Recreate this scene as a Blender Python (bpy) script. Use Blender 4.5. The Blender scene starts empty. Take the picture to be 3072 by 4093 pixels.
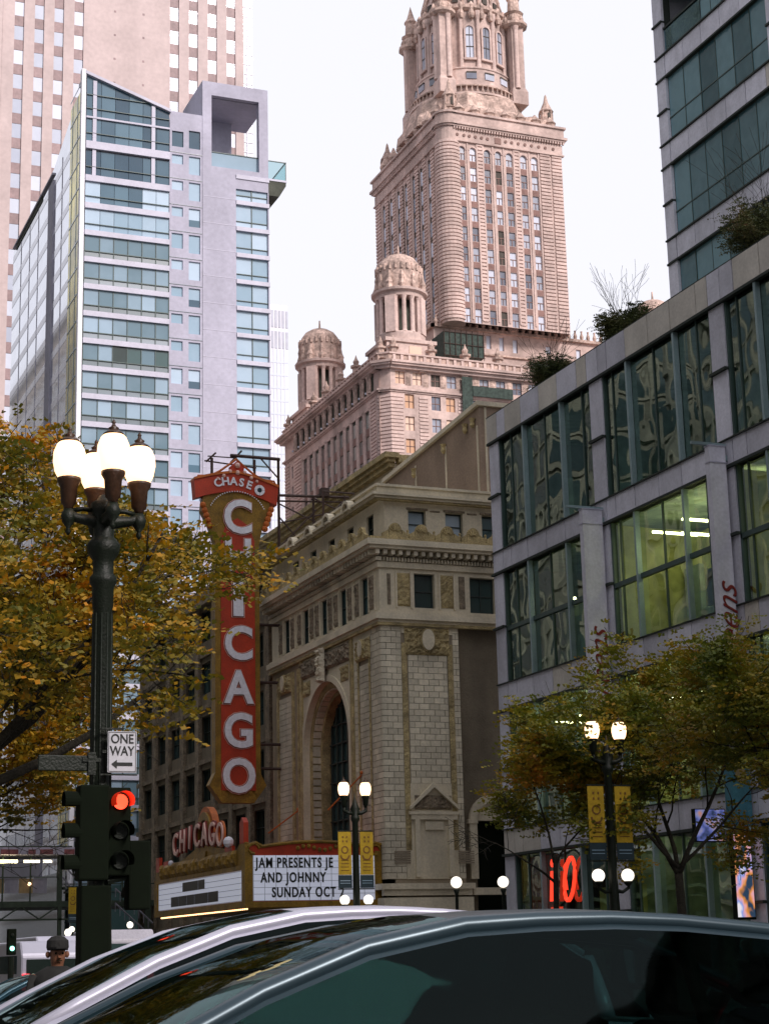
import bpy, bmesh, math, random
from mathutils import Vector, Matrix, noise

rad = math.radians
scene = bpy.context.scene
COL = scene.collection
random.seed(7)

# ------------------------------------------------------------------ camera
cam_data = bpy.data.cameras.new("camera")
cam = bpy.data.objects.new("camera", cam_data)
COL.objects.link(cam)
right = Vector((0.92817464, -0.37138359, -0.02379219))
up = Vector((-0.06673266, -0.22899517, 0.97113746))
fwd = Vector((0.36611281, 0.89979744, 0.23733093))
m = Matrix((right, up, -fwd)).transposed().to_4x4()
m.translation = Vector((0, 0, 1.5))
cam.matrix_world = m
cam_data.sensor_fit = 'HORIZONTAL'
cam_data.sensor_width = 36
cam_data.lens = 36 * 7283 / 3072
cam_data.clip_start = 0.2
cam_data.clip_end = 4000
scene.camera = cam

# ------------------------------------------------------------------ sky and sun
SUN_EL, SUN_AZ = 34, 157          # degrees; azimuth clockwise from the direction of the street
world = bpy.data.worlds.new("World")
scene.world = world
world.use_nodes = True
wn, wl = world.node_tree.nodes, world.node_tree.links
wn.clear()
w_out = wn.new("ShaderNodeOutputWorld")
bg = wn.new("ShaderNodeBackground")
sky = wn.new("ShaderNodeTexSky")
sky.sky_type = 'NISHITA'
sky.sun_disc = False
sky.sun_elevation = rad(SUN_EL)
sky.sun_rotation = rad(SUN_AZ)
sky.air_density = 2.0
sky.dust_density = 3.0
mixn = wn.new("ShaderNodeMixRGB")            # an even high overcast in front of the blue
mixn.inputs[0].default_value = 0.93
wl.new(sky.outputs[0], mixn.inputs[1])
mixn.inputs[2].default_value = (8.5, 8.45, 9.2, 1)
wl.new(mixn.outputs[0], bg.inputs[0])
bg.inputs[1].default_value = 0.1
wl.new(bg.outputs[0], w_out.inputs[0])

sun_d = bpy.data.lights.new("sun", 'SUN')
sun_d.energy = 2.95
sun_d.angle = rad(14)
sun_d.color = (1.0, 0.90, 0.87)
sun = bpy.data.objects.new("sun", sun_d)
COL.objects.link(sun)
sd = Vector((math.sin(rad(SUN_AZ)) * math.cos(rad(SUN_EL)), math.cos(rad(SUN_AZ)) * math.cos(rad(SUN_EL)), math.sin(rad(SUN_EL))))
sun.rotation_euler = sd.to_track_quat('Z', 'Y').to_euler()
sun.location = (60, -60, 150)

vs = scene.view_settings
vs.view_transform = 'Standard'
vs.look = 'None'
vs.exposure = 0.26
vs.gamma = 1.0
scene.cycles.max_bounces = 7
scene.cycles.transparent_max_bounces = 12
scene.cycles.sample_clamp_indirect = 4
scene.cycles.caustics_reflective = False
scene.cycles.caustics_refractive = False


# ------------------------------------------------------------------ materials
def new_mat(name):
    mt = bpy.data.materials.new(name)
    mt.use_nodes = True
    return mt, mt.node_tree.nodes, mt.node_tree.links, mt.node_tree.nodes["Principled BSDF"]


def stone(name, col, var=0.12, scale=1.2, rough=0.85, bump=0.25, fine=18.0, stain=0.25, metallic=0.0, rnd=0.0, spec=0.4):
    """Coloured rough surface: grain, broad weather stains, relief; rnd shifts each object's tone."""
    mt, n, l, p = new_mat(name)
    geo = n.new("ShaderNodeNewGeometry")
    n1 = n.new("ShaderNodeTexNoise"); n1.inputs["Scale"].default_value = scale; n1.inputs["Detail"].default_value = 5
    n2 = n.new("ShaderNodeTexNoise"); n2.inputs["Scale"].default_value = fine; n2.inputs["Detail"].default_value = 3
    mp = n.new("ShaderNodeMapping"); mp.inputs["Scale"].default_value = (1, 1, 0.18)
    n3 = n.new("ShaderNodeTexNoise"); n3.inputs["Scale"].default_value = scale * 0.7; n3.inputs["Detail"].default_value = 4
    l.new(geo.outputs["Position"], n1.inputs["Vector"]); l.new(geo.outputs["Position"], n2.inputs["Vector"])
    l.new(geo.outputs["Position"], mp.inputs["Vector"]); l.new(mp.outputs[0], n3.inputs["Vector"])
    a = n.new("ShaderNodeMapRange"); a.inputs[1].default_value = 0.3; a.inputs[2].default_value = 0.7
    a.inputs[3].default_value = 1 - var; a.inputs[4].default_value = 1 + var
    l.new(n1.outputs[0], a.inputs[0])
    b = n.new("ShaderNodeMapRange"); b.inputs[1].default_value = 0.3; b.inputs[2].default_value = 0.7
    b.inputs[3].default_value = 1 - var * 0.8; b.inputs[4].default_value = 1 + var * 0.8
    l.new(n2.outputs[0], b.inputs[0])
    c = n.new("ShaderNodeMapRange"); c.inputs[1].default_value = 0.45; c.inputs[2].default_value = 0.75
    c.inputs[3].default_value = 1; c.inputs[4].default_value = 1 - stain
    l.new(n3.outputs[0], c.inputs[0])
    m1 = n.new("ShaderNodeMath"); m1.operation = 'MULTIPLY'; l.new(a.outputs[0], m1.inputs[0]); l.new(b.outputs[0], m1.inputs[1])
    m2 = n.new("ShaderNodeMath"); m2.operation = 'MULTIPLY'; l.new(m1.outputs[0], m2.inputs[0]); l.new(c.outputs[0], m2.inputs[1])
    last = m2
    if rnd:
        oi = n.new("ShaderNodeObjectInfo")
        r = n.new("ShaderNodeMapRange"); r.inputs[3].default_value = 1 - rnd; r.inputs[4].default_value = 1 + rnd
        l.new(oi.outputs["Random"], r.inputs[0])
        m3 = n.new("ShaderNodeMath"); m3.operation = 'MULTIPLY'; l.new(m2.outputs[0], m3.inputs[0]); l.new(r.outputs[0], m3.inputs[1])
        last = m3
    vm = n.new("ShaderNodeVectorMath"); vm.operation = 'SCALE'
    vm.inputs[0].default_value = col
    l.new(last.outputs[0], vm.inputs["Scale"])
    l.new(vm.outputs[0], p.inputs["Base Color"])
    p.inputs["Roughness"].default_value = rough
    p.inputs["Metallic"].default_value = metallic
    p.inputs["Specular IOR Level"].default_value = spec
    if bump:
        bp = n.new("ShaderNodeBump"); bp.inputs["Strength"].default_value = bump; bp.inputs["Distance"].default_value = 0.05
        l.new(n2.outputs[0], bp.inputs["Height"]); l.new(bp.outputs[0], p.inputs["Normal"])
    return mt


def glass_far(name, dark, light, share=0.5, rough=0.08, wob=0.0, spec=0.9, wscale=0.8):
    """Window panes seen from outside: dark room or pale blind behind, differing pane by pane."""
    mt, n, l, p = new_mat(name)
    oi = n.new("ShaderNodeObjectInfo")
    cr = n.new("ShaderNodeMapRange"); cr.inputs[1].default_value = max(0, share - 0.3); cr.inputs[2].default_value = min(1, share + 0.3)
    l.new(oi.outputs["Random"], cr.inputs[0])
    geo = n.new("ShaderNodeNewGeometry")
    nz = n.new("ShaderNodeTexNoise"); nz.inputs["Scale"].default_value = wscale; nz.inputs["Detail"].default_value = 2
    l.new(geo.outputs["Position"], nz.inputs["Vector"])
    ad = n.new("ShaderNodeMath"); ad.operation = 'MULTIPLY_ADD'; ad.inputs[1].default_value = 0.5
    l.new(nz.outputs[0], ad.inputs[0]); 
    sb = n.new("ShaderNodeMath"); sb.operation = 'SUBTRACT'; sb.inputs[1].default_value = 0.25
    l.new(cr.outputs[0], sb.inputs[0]); l.new(sb.outputs[0], ad.inputs[2])
    mx = n.new("ShaderNodeMixRGB"); mx.use_clamp = True
    l.new(ad.outputs[0], mx.inputs[0])
    mx.inputs[1].default_value = (*light, 1); mx.inputs[2].default_value = (*dark, 1)
    l.new(mx.outputs[0], p.inputs["Base Color"])
    p.inputs["Roughness"].default_value = rough
    p.inputs["Specular IOR Level"].default_value = spec
    if wob:
        bp = n.new("ShaderNodeBump"); bp.inputs["Strength"].default_value = wob; bp.inputs["Distance"].default_value = 0.3
        l.new(nz.outputs[0], bp.inputs["Height"]); l.new(bp.outputs[0], p.inputs["Normal"])
    return mt


def clear_glass(name, tint, ior=1.8, wob=0.0, wscale=0.5, rough=0.01, base=0.0, gcol=(0.86, 0.97, 0.95)):
    """Real panes: what is inside shows through, the street is mirrored at grazing angles, slightly warped."""
    mt = bpy.data.materials.new(name); mt.use_nodes = True
    n, l = mt.node_tree.nodes, mt.node_tree.links
    n.clear()
    o = n.new("ShaderNodeOutputMaterial")
    mix = n.new("ShaderNodeMixShader"); tr = n.new("ShaderNodeBsdfTransparent"); gl = n.new("ShaderNodeBsdfGlossy")
    tr.inputs[0].default_value = (*tint, 1)
    gl.inputs["Roughness"].default_value = rough
    gl.inputs[0].default_value = (*gcol, 1)
    fr = n.new("ShaderNodeLayerWeight"); fr.inputs[0].default_value = 0.5      # Schlick, the same from both sides of a pane
    pw = n.new("ShaderNodeMath"); pw.operation = 'POWER'; pw.inputs[1].default_value = 4.0; l.new(fr.outputs["Facing"], pw.inputs[0])
    f0 = base + ((ior - 1) / (ior + 1)) ** 2
    ad = n.new("ShaderNodeMath"); ad.operation = 'MULTIPLY_ADD'; ad.use_clamp = True; ad.inputs[1].default_value = 1 - f0; ad.inputs[2].default_value = f0
    l.new(pw.outputs[0], ad.inputs[0])
    if wob:
        geo = n.new("ShaderNodeNewGeometry")
        nz = n.new("ShaderNodeTexNoise"); nz.inputs["Scale"].default_value = wscale; nz.inputs["Detail"].default_value = 1.0
        l.new(geo.outputs["Position"], nz.inputs["Vector"])
        bp = n.new("ShaderNodeBump"); bp.inputs["Strength"].default_value = wob; bp.inputs["Distance"].default_value = 0.2
        l.new(nz.outputs[0], bp.inputs["Height"])
        l.new(bp.outputs[0], gl.inputs["Normal"])
    l.new(ad.outputs[0], mix.inputs[0]); l.new(tr.outputs[0], mix.inputs[1]); l.new(gl.outputs[0], mix.inputs[2])
    l.new(mix.outputs[0], o.inputs[0])
    return mt


def emit(name, col, strength):
    mt, n, l, p = new_mat(name)
    p.inputs["Base Color"].default_value = (*[min(c, 0.8) for c in col], 1)
    p.inputs["Emission Color"].default_value = (*col, 1)
    p.inputs["Emission Strength"].default_value = strength
    p.inputs["Roughness"].default_value = 0.3
    return mt


def screen_mat(name, cols, scale, strength, stretch=(1, 1, 1)):
    """A lit picture of soft colour patches."""
    mt, n, l, p = new_mat(name)
    geo = n.new("ShaderNodeNewGeometry"); mp = n.new("ShaderNodeMapping"); mp.inputs["Scale"].default_value = stretch
    nz = n.new("ShaderNodeTexNoise"); nz.inputs["Scale"].default_value = scale; nz.inputs["Detail"].default_value = 2
    cr = n.new("ShaderNodeValToRGB")
    l.new(geo.outputs["Position"], mp.inputs[0]); l.new(mp.outputs[0], nz.inputs["Vector"]); l.new(nz.outputs[0], cr.inputs[0])
    cr.color_ramp.elements[0].position = 0.34; cr.color_ramp.elements[1].position = 0.68
    cr.color_ramp.elements[0].color = (*cols[0], 1); cr.color_ramp.elements[1].color = (*cols[-1], 1)
    for i, c in enumerate(cols[1:-1]):
        e = cr.color_ramp.elements.new(0.34 + 0.34 * (i + 1) / (len(cols) - 1)); e.color = (*c, 1)
    p.inputs["Base Color"].default_value = (0.02, 0.02, 0.02, 1)
    l.new(cr.outputs[0], p.inputs["Emission Color"]); p.inputs["Emission Strength"].default_value = strength
    return mt


def leafmat(name, cols, trans=0.25):
    mt, n, l, p = new_mat(name)
    geo = n.new("ShaderNodeNewGeometry")
    nz = n.new("ShaderNodeTexNoise"); nz.inputs["Scale"].default_value = 0.75; nz.inputs["Detail"].default_value = 3
    l.new(geo.outputs["Position"], nz.inputs["Vector"])
    ad = n.new("ShaderNodeMath"); ad.operation = 'MULTIPLY_ADD'; ad.inputs[1].default_value = 0.3
    l.new(geo.outputs["Random Per Island"], ad.inputs[0]); 
    sc = n.new("ShaderNodeMath"); sc.operation = 'MULTIPLY_ADD'; sc.inputs[1].default_value = 1.7; sc.inputs[2].default_value = -0.5
    l.new(nz.outputs[0], sc.inputs[0]); l.new(sc.outputs[0], ad.inputs[2])
    cr = n.new("ShaderNodeValToRGB")
    cr.color_ramp.elements[0].position = 0.2; cr.color_ramp.elements[1].position = 0.95
    cr.color_ramp.elements[0].color = (*cols[0], 1); cr.color_ramp.elements[1].color = (*cols[-1], 1)
    for i, c in enumerate(cols[1:-1]):
        e = cr.color_ramp.elements.new(0.2 + 0.75 * (i + 1) / (len(cols) - 1)); e.color = (*c, 1)
    l.new(ad.outputs[0], cr.inputs[0])
    l.new(cr.outputs[0], p.inputs["Base Color"])
    p.inputs["Roughness"].default_value = 0.6
    out = n["Material Output"]
    tl = n.new("ShaderNodeBsdfTranslucent"); l.new(cr.outputs[0], tl.inputs[0])
    mx = n.new("ShaderNodeMixShader"); mx.inputs[0].default_value = trans
    l.new(p.outputs[0], mx.inputs[1]); l.new(tl.outputs[0], mx.inputs[2]); l.new(mx.outputs[0], out.inputs[0])
    return mt


M = {}
M['pink'] = stone("pink terracotta", (0.56, 0.425, 0.38), 0.18, 0.35, 0.9, 0.5, 2.2, 0.42)
M['pink_course'] = stone("pink terracotta course", (0.58, 0.44, 0.395), 0.16, 0.4, 0.9, 0.4, 2.5, 0.2, rnd=0.08)
M['pink_orn'] = stone("pink carved terracotta", (0.49, 0.36, 0.305), 0.38, 0.9, 0.9, 0.9, 3.0, 0.35)
M['pink_groove'] = stone("red brown joint", (0.24, 0.15, 0.13), 0.1, 0.5, 0.9, 0.0)
M['red_panel'] = stone("red brown spandrel", (0.25, 0.145, 0.125), 0.2, 1.5, 0.8, 0.4)
M['jw_glass'] = glass_far("old tower panes", (0.10, 0.11, 0.15), (0.55, 0.58, 0.68), 0.5, 0.12)
M['jw_dark'] = stone("dark loggia", (0.07, 0.06, 0.05), 0.3, 1.0, 0.8, 0.2)
M['jw_amber'] = glass_far("amber blinds", (0.55, 0.30, 0.16), (0.7, 0.48, 0.36), 0.5, 0.2)
M['green_void'] = stone("shaded green recess", (0.06, 0.065, 0.05), 0.3, 0.8, 0.8, 0.3)  # near-black stands for the shade in voids, undersides and arcades
M['green_net'] = stone("green netting", (0.045, 0.065, 0.055), 0.4, 3, 0.9, 0.3)
M['cream'] = stone("cream terracotta", (0.69, 0.61, 0.45), 0.12, 0.8, 0.6, 0.25, 9, 0.3)
M['cream_tile'] = stone("cream glazed tile", (0.69, 0.62, 0.47), 0.12, 0.8, 0.5, 0.15, 9, 0.42, rnd=0.16)
M['cream_joint'] = stone("tile joint", (0.34, 0.28, 0.20), 0.1, 1, 0.9, 0.0)
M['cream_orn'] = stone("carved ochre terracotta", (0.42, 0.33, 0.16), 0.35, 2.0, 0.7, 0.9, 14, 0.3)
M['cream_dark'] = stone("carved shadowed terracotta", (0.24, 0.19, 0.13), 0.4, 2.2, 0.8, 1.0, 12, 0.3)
M['brown_brick'] = stone("brown brick", (0.20, 0.165, 0.115), 0.15, 1.0, 0.9, 0.4, 12, 0.3)
M['tan_brick'] = stone("tan brick", (0.30, 0.22, 0.16), 0.15, 0.6, 0.9, 0.5, 7, 0.3)
M['dark_glass'] = glass_far("dark panes", (0.012, 0.022, 0.018), (0.05, 0.10, 0.10), 0.5, 0.06)
M['blue_glass'] = glass_far("blue panes", (0.10, 0.20, 0.25), (0.38, 0.45, 0.52), 0.5, 0.06)
M['win_frame'] = stone("window frame green", (0.035, 0.05, 0.045), 0.1, 3, 0.5, 0.1)
M['grey_panel'] = stone("grey lavender stone panel", (0.60, 0.59, 0.66), 0.10, 1.4, 0.6, 0.2, 9, 0.18, rnd=0.15)
M['tan_panel'] = stone("warm grey stone panel", (0.56, 0.52, 0.46), 0.10, 1.4, 0.6, 0.2, 9, 0.2, rnd=0.08)
M['joint'] = stone("dark joint", (0.02, 0.028, 0.022), 0.1, 2, 0.7, 0.0)
M['fin'] = stone("blue grey aluminium fin", (0.30, 0.40, 0.42), 0.08, 2, 0.35, 0.05, metallic=0.3)
M['thin_frame'] = stone("dark green mullion", (0.05, 0.085, 0.075), 0.1, 2, 0.4, 0.0)
M['abc_glass'] = clear_glass("warped green glass", (0.62, 0.76, 0.62), 1.75, 0.16, 0.42, 0.012, 0.16, (0.75, 0.92, 0.84))
M['abc_upper'] = clear_glass("upper teal glass", (0.45, 0.68, 0.72), 1.8, 0.10, 1.3, 0.03, 0.22, (0.50, 0.82, 0.90))
M['upper_pane'] = glass_far("teal tower panes", (0.045, 0.11, 0.13), (0.16, 0.29, 0.33), 0.5, 0.09, 0.12, 0.9, 1.6)
M['room'] = stone("olive lit room wall", (0.50, 0.50, 0.20), 0.25, 0.5, 0.9, 0.1, 2)
M['room_dark'] = stone("dim room wall", (0.24, 0.30, 0.24), 0.4, 0.4, 0.9, 0.1, 2)
M['room_teal'] = stone("teal room", (0.34, 0.48, 0.48), 0.4, 0.6, 0.9, 0.1, 2)
M['wit_wall'] = stone("pale lavender concrete", (0.42, 0.41, 0.50), 0.09, 0.3, 0.7, 0.1, 3, 0.25)
M['wit_band'] = stone("white slab edge", (0.52, 0.51, 0.60), 0.06, 0.5, 0.6, 0.1, 4, 0.12)
M['wit_glass'] = glass_far("green grey panes", (0.13, 0.21, 0.26), (0.34, 0.46, 0.57), 0.4, 0.07, 0.03, 0.8, 0.5)
M['wit_span'] = glass_far("frosted spandrel panes", (0.10, 0.14, 0.16), (0.20, 0.25, 0.29), 0.5, 0.25)
M['wit_top'] = glass_far("blue penthouse panes", (0.03, 0.07, 0.11), (0.10, 0.18, 0.24), 0.5, 0.07, 0.05, 0.8, 0.4)
M['wit_pale'] = glass_far("pale blue panes", (0.26, 0.38, 0.48), (0.46, 0.58, 0.70), 0.4, 0.07, 0.02)
M['wit_mirror'] = stone("mirror curtain glass", (0.70, 0.72, 0.78), 0.05, 0.5, 0.04, 0.0, 1.0, 0.05, metallic=0.9)
M['wit_pearl'] = stone("pearl white glass band", (0.72, 0.72, 0.80), 0.05, 0.5, 0.12, 0.0, 1.0, 0.05, metallic=0.35)
M['gold_glass'] = stone("gold glass strip", (0.62, 0.52, 0.10), 0.45, 0.25, 0.12, 0.05, 1.0, 0.6, metallic=0.5)
M['white_fin'] = stone("white metal fin", (0.80, 0.80, 0.86), 0.04, 0.5, 0.4, 0.0)
M['tower_stone'] = stone("pale pink granite", (0.56, 0.455, 0.44), 0.08, 0.25, 0.8, 0.1, 1.5, 0.12)
M['tower_win'] = glass_far("pale sky panes", (0.40, 0.44, 0.54), (0.62, 0.66, 0.76), 0.5, 0.15)
M['tower_dark'] = stone("brown granite panel", (0.28, 0.19, 0.19), 0.15, 0.8, 0.5, 0.1, 3, 0.1, rnd=0.15)
M['pale_far'] = stone("pale cladding and far haze", (0.80, 0.80, 0.86), 0.03, 0.1, 0.7, 0.0)  # the far tower's washed-out haze is put into this pale colour
M['far_win'] = stone("far hazed window", (0.45, 0.46, 0.54), 0.1, 0.5, 0.5, 0.0)  # dark panels of the far tower, greyed by haze in the colour
M['red_sign'] = stone("red enamel", (0.46, 0.042, 0.012), 0.14, 1.4, 0.45, 0.1, 10, 0.25)
M['gold'] = stone("gold painted border", (0.26, 0.145, 0.012), 0.3, 1.8, 0.5, 0.5, 14, 0.3)
M['orange'] = stone("orange painted ornament", (0.52, 0.13, 0.02), 0.2, 2, 0.5, 0.2)
M['bulb_white'] = stone("white bulb letters", (0.80, 0.80, 0.86), 0.08, 6, 0.5, 0.2, 16, 0.08)
M['neon_pink'] = stone("pale pink tubing", (0.80, 0.50, 0.42), 0.1, 3, 0.4, 0.0)
M['board_white'] = emit("backlit letter board", (0.60, 0.63, 0.75), 0.32)
M['board_line'] = stone("board rail", (0.25, 0.28, 0.33), 0.1, 3, 0.6, 0.0)
M['black_letter'] = stone("black plastic letter", (0.012, 0.014, 0.012), 0.1, 3, 0.4, 0.0)
M['iron'] = stone("rusty iron", (0.06, 0.035, 0.028), 0.3, 3, 0.7, 0.3)
M['black'] = stone("black green paint", (0.006, 0.010, 0.005), 0.2, 5, 0.5, 0.2, 40, 0.2, spec=0.3)
M['black_matt'] = stone("matt black housing", (0.004, 0.007, 0.003), 0.1, 5, 0.9, 0.0, spec=0.12)
M['cap'] = stone("glow-tinted lantern cap", (0.05, 0.024, 0.012), 0.2, 8, 0.4, 0.2)  # dark metal with the lamps' orange glow mixed into its colour
M['lamp_near'] = emit("lit lantern glass", (1.0, 0.60, 0.33), 2.2)
M['lamp_mid'] = emit("lit lantern glass far", (1.0, 0.62, 0.36), 2.4)
M['globe'] = emit("white globe", (1.0, 0.90, 0.76), 1.3)
M['globe_green'] = emit("green signal", (0.3, 1.0, 0.75), 3.0)
M['red_lens'] = emit("lit red lens", (1.0, 0.05, 0.02), 3.0)
M['red_dim'] = emit("red glow hood", (0.55, 0.02, 0.005), 0.5)  # lens light on the visor, put in as the visor's own glow
M['tail_red'] = emit("tail light", (1.0, 0.06, 0.08), 2.0)
M['tube'] = emit("fluorescent tube", (1.0, 0.86, 0.50), 13.0)
M['tube_dim'] = emit("fluorescent tube dim", (0.95, 0.85, 0.6), 3.0)
M['neon_red'] = emit("red neon script", (1.0, 0.05, 0.02), 1.1)
M['yellow_banner'] = stone("yellow banner cloth", (0.42, 0.27, 0.008), 0.15, 3, 0.7, 0.1)
M['navy'] = stone("navy cloth", (0.012, 0.03, 0.04), 0.1, 3, 0.7, 0.0)
M['banner_ink'] = stone("brown banner print", (0.16, 0.07, 0.01), 0.2, 6, 0.7, 0.0)
M['teal_banner'] = stone("teal banner cloth", (0.05, 0.17, 0.22), 0.15, 2, 0.7, 0.0)
M['script_red'] = stone("dark red lettering", (0.20, 0.018, 0.012), 0.1, 4, 0.5, 0.0)
M['sign_white'] = stone("white sign sheet", (0.55, 0.56, 0.60), 0.06, 3, 0.5, 0.0)
M['asphalt'] = stone("asphalt", (0.05, 0.05, 0.05), 0.2, 1.5, 0.8, 0.4, 30)
M['paving'] = stone("paving concrete", (0.22, 0.21, 0.20), 0.12, 0.9, 0.85, 0.3, 20)
M['paint'] = stone("road paint", (0.7, 0.7, 0.66), 0.15, 3, 0.7, 0.1)
M['bark'] = stone("dark bark", (0.028, 0.024, 0.016), 0.4, 4, 0.9, 0.8, 20)
M['leaf_left'] = leafmat("autumn leaves olive", [(0.09, 0.10, 0.010), (0.21, 0.165, 0.010), (0.42, 0.235, 0.010), (0.70, 0.25, 0.010)], 0.4)
M['leaf_right'] = leafmat("autumn leaves deep", [(0.09, 0.13, 0.014), (0.19, 0.20, 0.016), (0.32, 0.24, 0.016), (0.50, 0.20, 0.016)], 0.35)
M['leaf_roof'] = leafmat("roof shrub leaves", [(0.04, 0.055, 0.02), (0.09, 0.10, 0.03), (0.16, 0.08, 0.04)])
M['silver'] = stone("silver car paint", (0.48, 0.48, 0.57), 0.03, 1, 0.38, 0.0, 5, 0.05, metallic=0.25)
M['dark_car'] = stone("dark blue black car paint", (0.03, 0.055, 0.07), 0.05, 1, 0.32, 0.0, 5, 0.05, metallic=0.4, spec=0.6)
M['car_glass'] = clear_glass("tinted car glass", (0.11, 0.20, 0.19), 1.4, 0.05, 1.5, 0.03, 0.0, (0.30, 0.40, 0.40))
M['interior'] = stone("car interior", (0.02, 0.024, 0.018), 0.2, 5, 0.9, 0.1)
M['rubber'] = stone("tyre rubber", (0.02, 0.02, 0.02), 0.1, 5, 0.9, 0.1)
M['rim'] = stone("alloy rim", (0.5, 0.5, 0.52), 0.05, 5, 0.3, 0.0, metallic=0.8)
M['blue_car'] = stone("slate blue car paint", (0.03, 0.075, 0.10), 0.1, 1, 0.25, 0.0, metallic=0.4)
M['van_white'] = stone("white van paint", (0.36, 0.35, 0.40), 0.15, 1, 0.4, 0.0)
M['concrete'] = stone("street wall concrete", (0.30, 0.28, 0.26), 0.12, 0.3, 0.85, 0.2, 4)
M['west_stone'] = stone("west side limestone", (0.27, 0.25, 0.21), 0.18, 0.4, 0.85, 0.3, 3)
M['west_glass'] = glass_far("west side panes", (0.02, 0.035, 0.04), (0.12, 0.16, 0.19), 0.5, 0.08)
M['station'] = stone("station steel green", (0.05, 0.07, 0.045), 0.2, 3, 0.7, 0.2)
M['station_white'] = stone("station canopy fascia", (0.50, 0.46, 0.54), 0.15, 4, 0.7, 0.1)
M['graffiti'] = stone("rust stain", (0.30, 0.10, 0.10), 0.4, 5, 0.7, 0.1)
M['panel_tan'] = stone("windbreak tan panel", (0.30, 0.22, 0.11), 0.2, 4, 0.7, 0.1)
M['panel_grey'] = stone("windbreak grey panel", (0.30, 0.29, 0.34), 0.1, 4, 0.7, 0.1)
M['skin'] = stone("skin", (0.20, 0.085, 0.045), 0.1, 8, 0.6, 0.1)
M['coat'] = stone("dark coat", (0.015, 0.015, 0.014), 0.2, 8, 0.9, 0.2)
M['planter_red'] = stone("red shop panel with neon glow", (0.55, 0.06, 0.03), 0.2, 1.5, 0.7, 0.2)  # red brown wall, its colour brightened for the neon glow on it


# ------------------------------------------------------------------ mesh helpers
class MB:
    def __init__(s):
        s.v, s.f = [], []

    def quad(s, *pts):
        k = len(s.v); s.v += [tuple(p) for p in pts]; s.f.append(tuple(range(k, k + len(pts))))

    def box(s, x0, x1, y0, y1, z0, z1):
        k = len(s.v)
        s.v += [(x0, y0, z0), (x1, y0, z0), (x1, y1, z0), (x0, y1, z0), (x0, y0, z1), (x1, y0, z1), (x1, y1, z1), (x0, y1, z1)]
        s.f += [(k + 3, k + 2, k + 1, k), (k + 4, k + 5, k + 6, k + 7), (k, k + 1, k + 5, k + 4), (k + 1, k + 2, k + 6, k + 5),
                (k + 2, k + 3, k + 7, k + 6), (k + 3, k, k + 4, k + 7)]
        return s

    def lathe(s, cx, cy, prof, n=16, a0=0.0):
        k = len(s.v)
        for r, z in prof:
            for i in range(n):
                a = a0 + 2 * math.pi * i / n
                s.v.append((cx + r * math.cos(a), cy + r * math.sin(a), z))
        for j in range(len(prof) - 1):
            for i in range(n):
                i2 = (i + 1) % n
                s.f.append((k + j * n + i, k + j * n + i2, k + (j + 1) * n + i2, k + (j + 1) * n + i))
        s.f.append(tuple(k + i for i in reversed(range(n))))
        s.f.append(tuple(k + (len(prof) - 1) * n + i for i in range(n)))
        return s

    def cyl(s, cx, cy, z0, z1, r, n=12, r1=None):
        return s.lathe(cx, cy, [(r, z0), (r if r1 is None else r1, z1)], n)

    def tube(s, pts, rs, n=6):
        pts = [Vector(p) for p in pts]
        if not isinstance(rs, (list, tuple)):
            rs = [rs] * len(pts)
        k = len(s.v)
        for j, p in enumerate(pts):
            d = (pts[min(j + 1, len(pts) - 1)] - pts[max(j - 1, 0)]).normalized()
            a = d.cross(Vector((0, 0, 1)))
            if a.length < 0.05:
                a = d.cross(Vector((0, 1, 0)))
            a.normalize(); b = d.cross(a)
            for i in range(n):
                t = 2 * math.pi * i / n
                s.v.append(tuple(p + (a * math.cos(t) + b * math.sin(t)) * rs[j]))
        for j in range(len(pts) - 1):
            for i in range(n):
                i2 = (i + 1) % n
                s.f.append((k + j * n + i, k + (j + 1) * n + i, k + (j + 1) * n + i2, k + j * n + i2))
        s.f.append(tuple(k + i for i in range(n)))
        s.f.append(tuple(k + (len(pts) - 1) * n + i for i in reversed(range(n))))
        return s

    def prism(s, poly, axis, a, b):
        def P(u, w, t):
            return {'x': (t, u, w), 'y': (u, t, w), 'z': (u, w, t)}[axis]
        k, n = len(s.v), len(poly)
        s.v += [P(u, w, a) for u, w in poly] + [P(u, w, b) for u, w in poly]
        s.f.append(tuple(k + i for i in range(n))); s.f.append(tuple(k + n + i for i in reversed(range(n))))
        for i in range(n):
            j = (i + 1) % n
            s.f.append((k + i, k + n + i, k + n + j, k + j))
        return s

    def ball(s, c, r, n=12, mm=8, sz=1.0):
        prof = []
        for j in range(mm + 1):
            t = -math.pi / 2 + math.pi * j / mm
            prof.append((max(r * math.cos(t), 0.001), c[2] + r * sz * math.sin(t)))
        return s.lathe(c[0], c[1], prof, n)


BASE = {}


def mesh_of(mb, mat, off=(0, 0, 0), smooth=False, name="mesh"):
    me = bpy.data.meshes.new(name)
    ox, oy, oz = off
    me.from_pydata([(x - ox, y - oy, z - oz) for x, y, z in mb.v], [], mb.f)
    me.materials.append(M[mat] if isinstance(mat, str) else mat)
    bm = bmesh.new(); bm.from_mesh(me)
    bmesh.ops.recalc_face_normals(bm, faces=bm.faces)
    bm.to_mesh(me); bm.free()
    if smooth:
        me.polygons.foreach_set("use_smooth", [True] * len(me.polygons))
    me.update()
    return me


def thing(name, label, cat, loc, group=None):
    o = bpy.data.objects.new(name, None); COL.objects.link(o)
    o.location = loc; o.empty_display_size = 0.3
    o['label'] = label; o['category'] = cat
    if group:
        o['group'] = group
    BASE[o.name] = Vector(loc)
    return o


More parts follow.
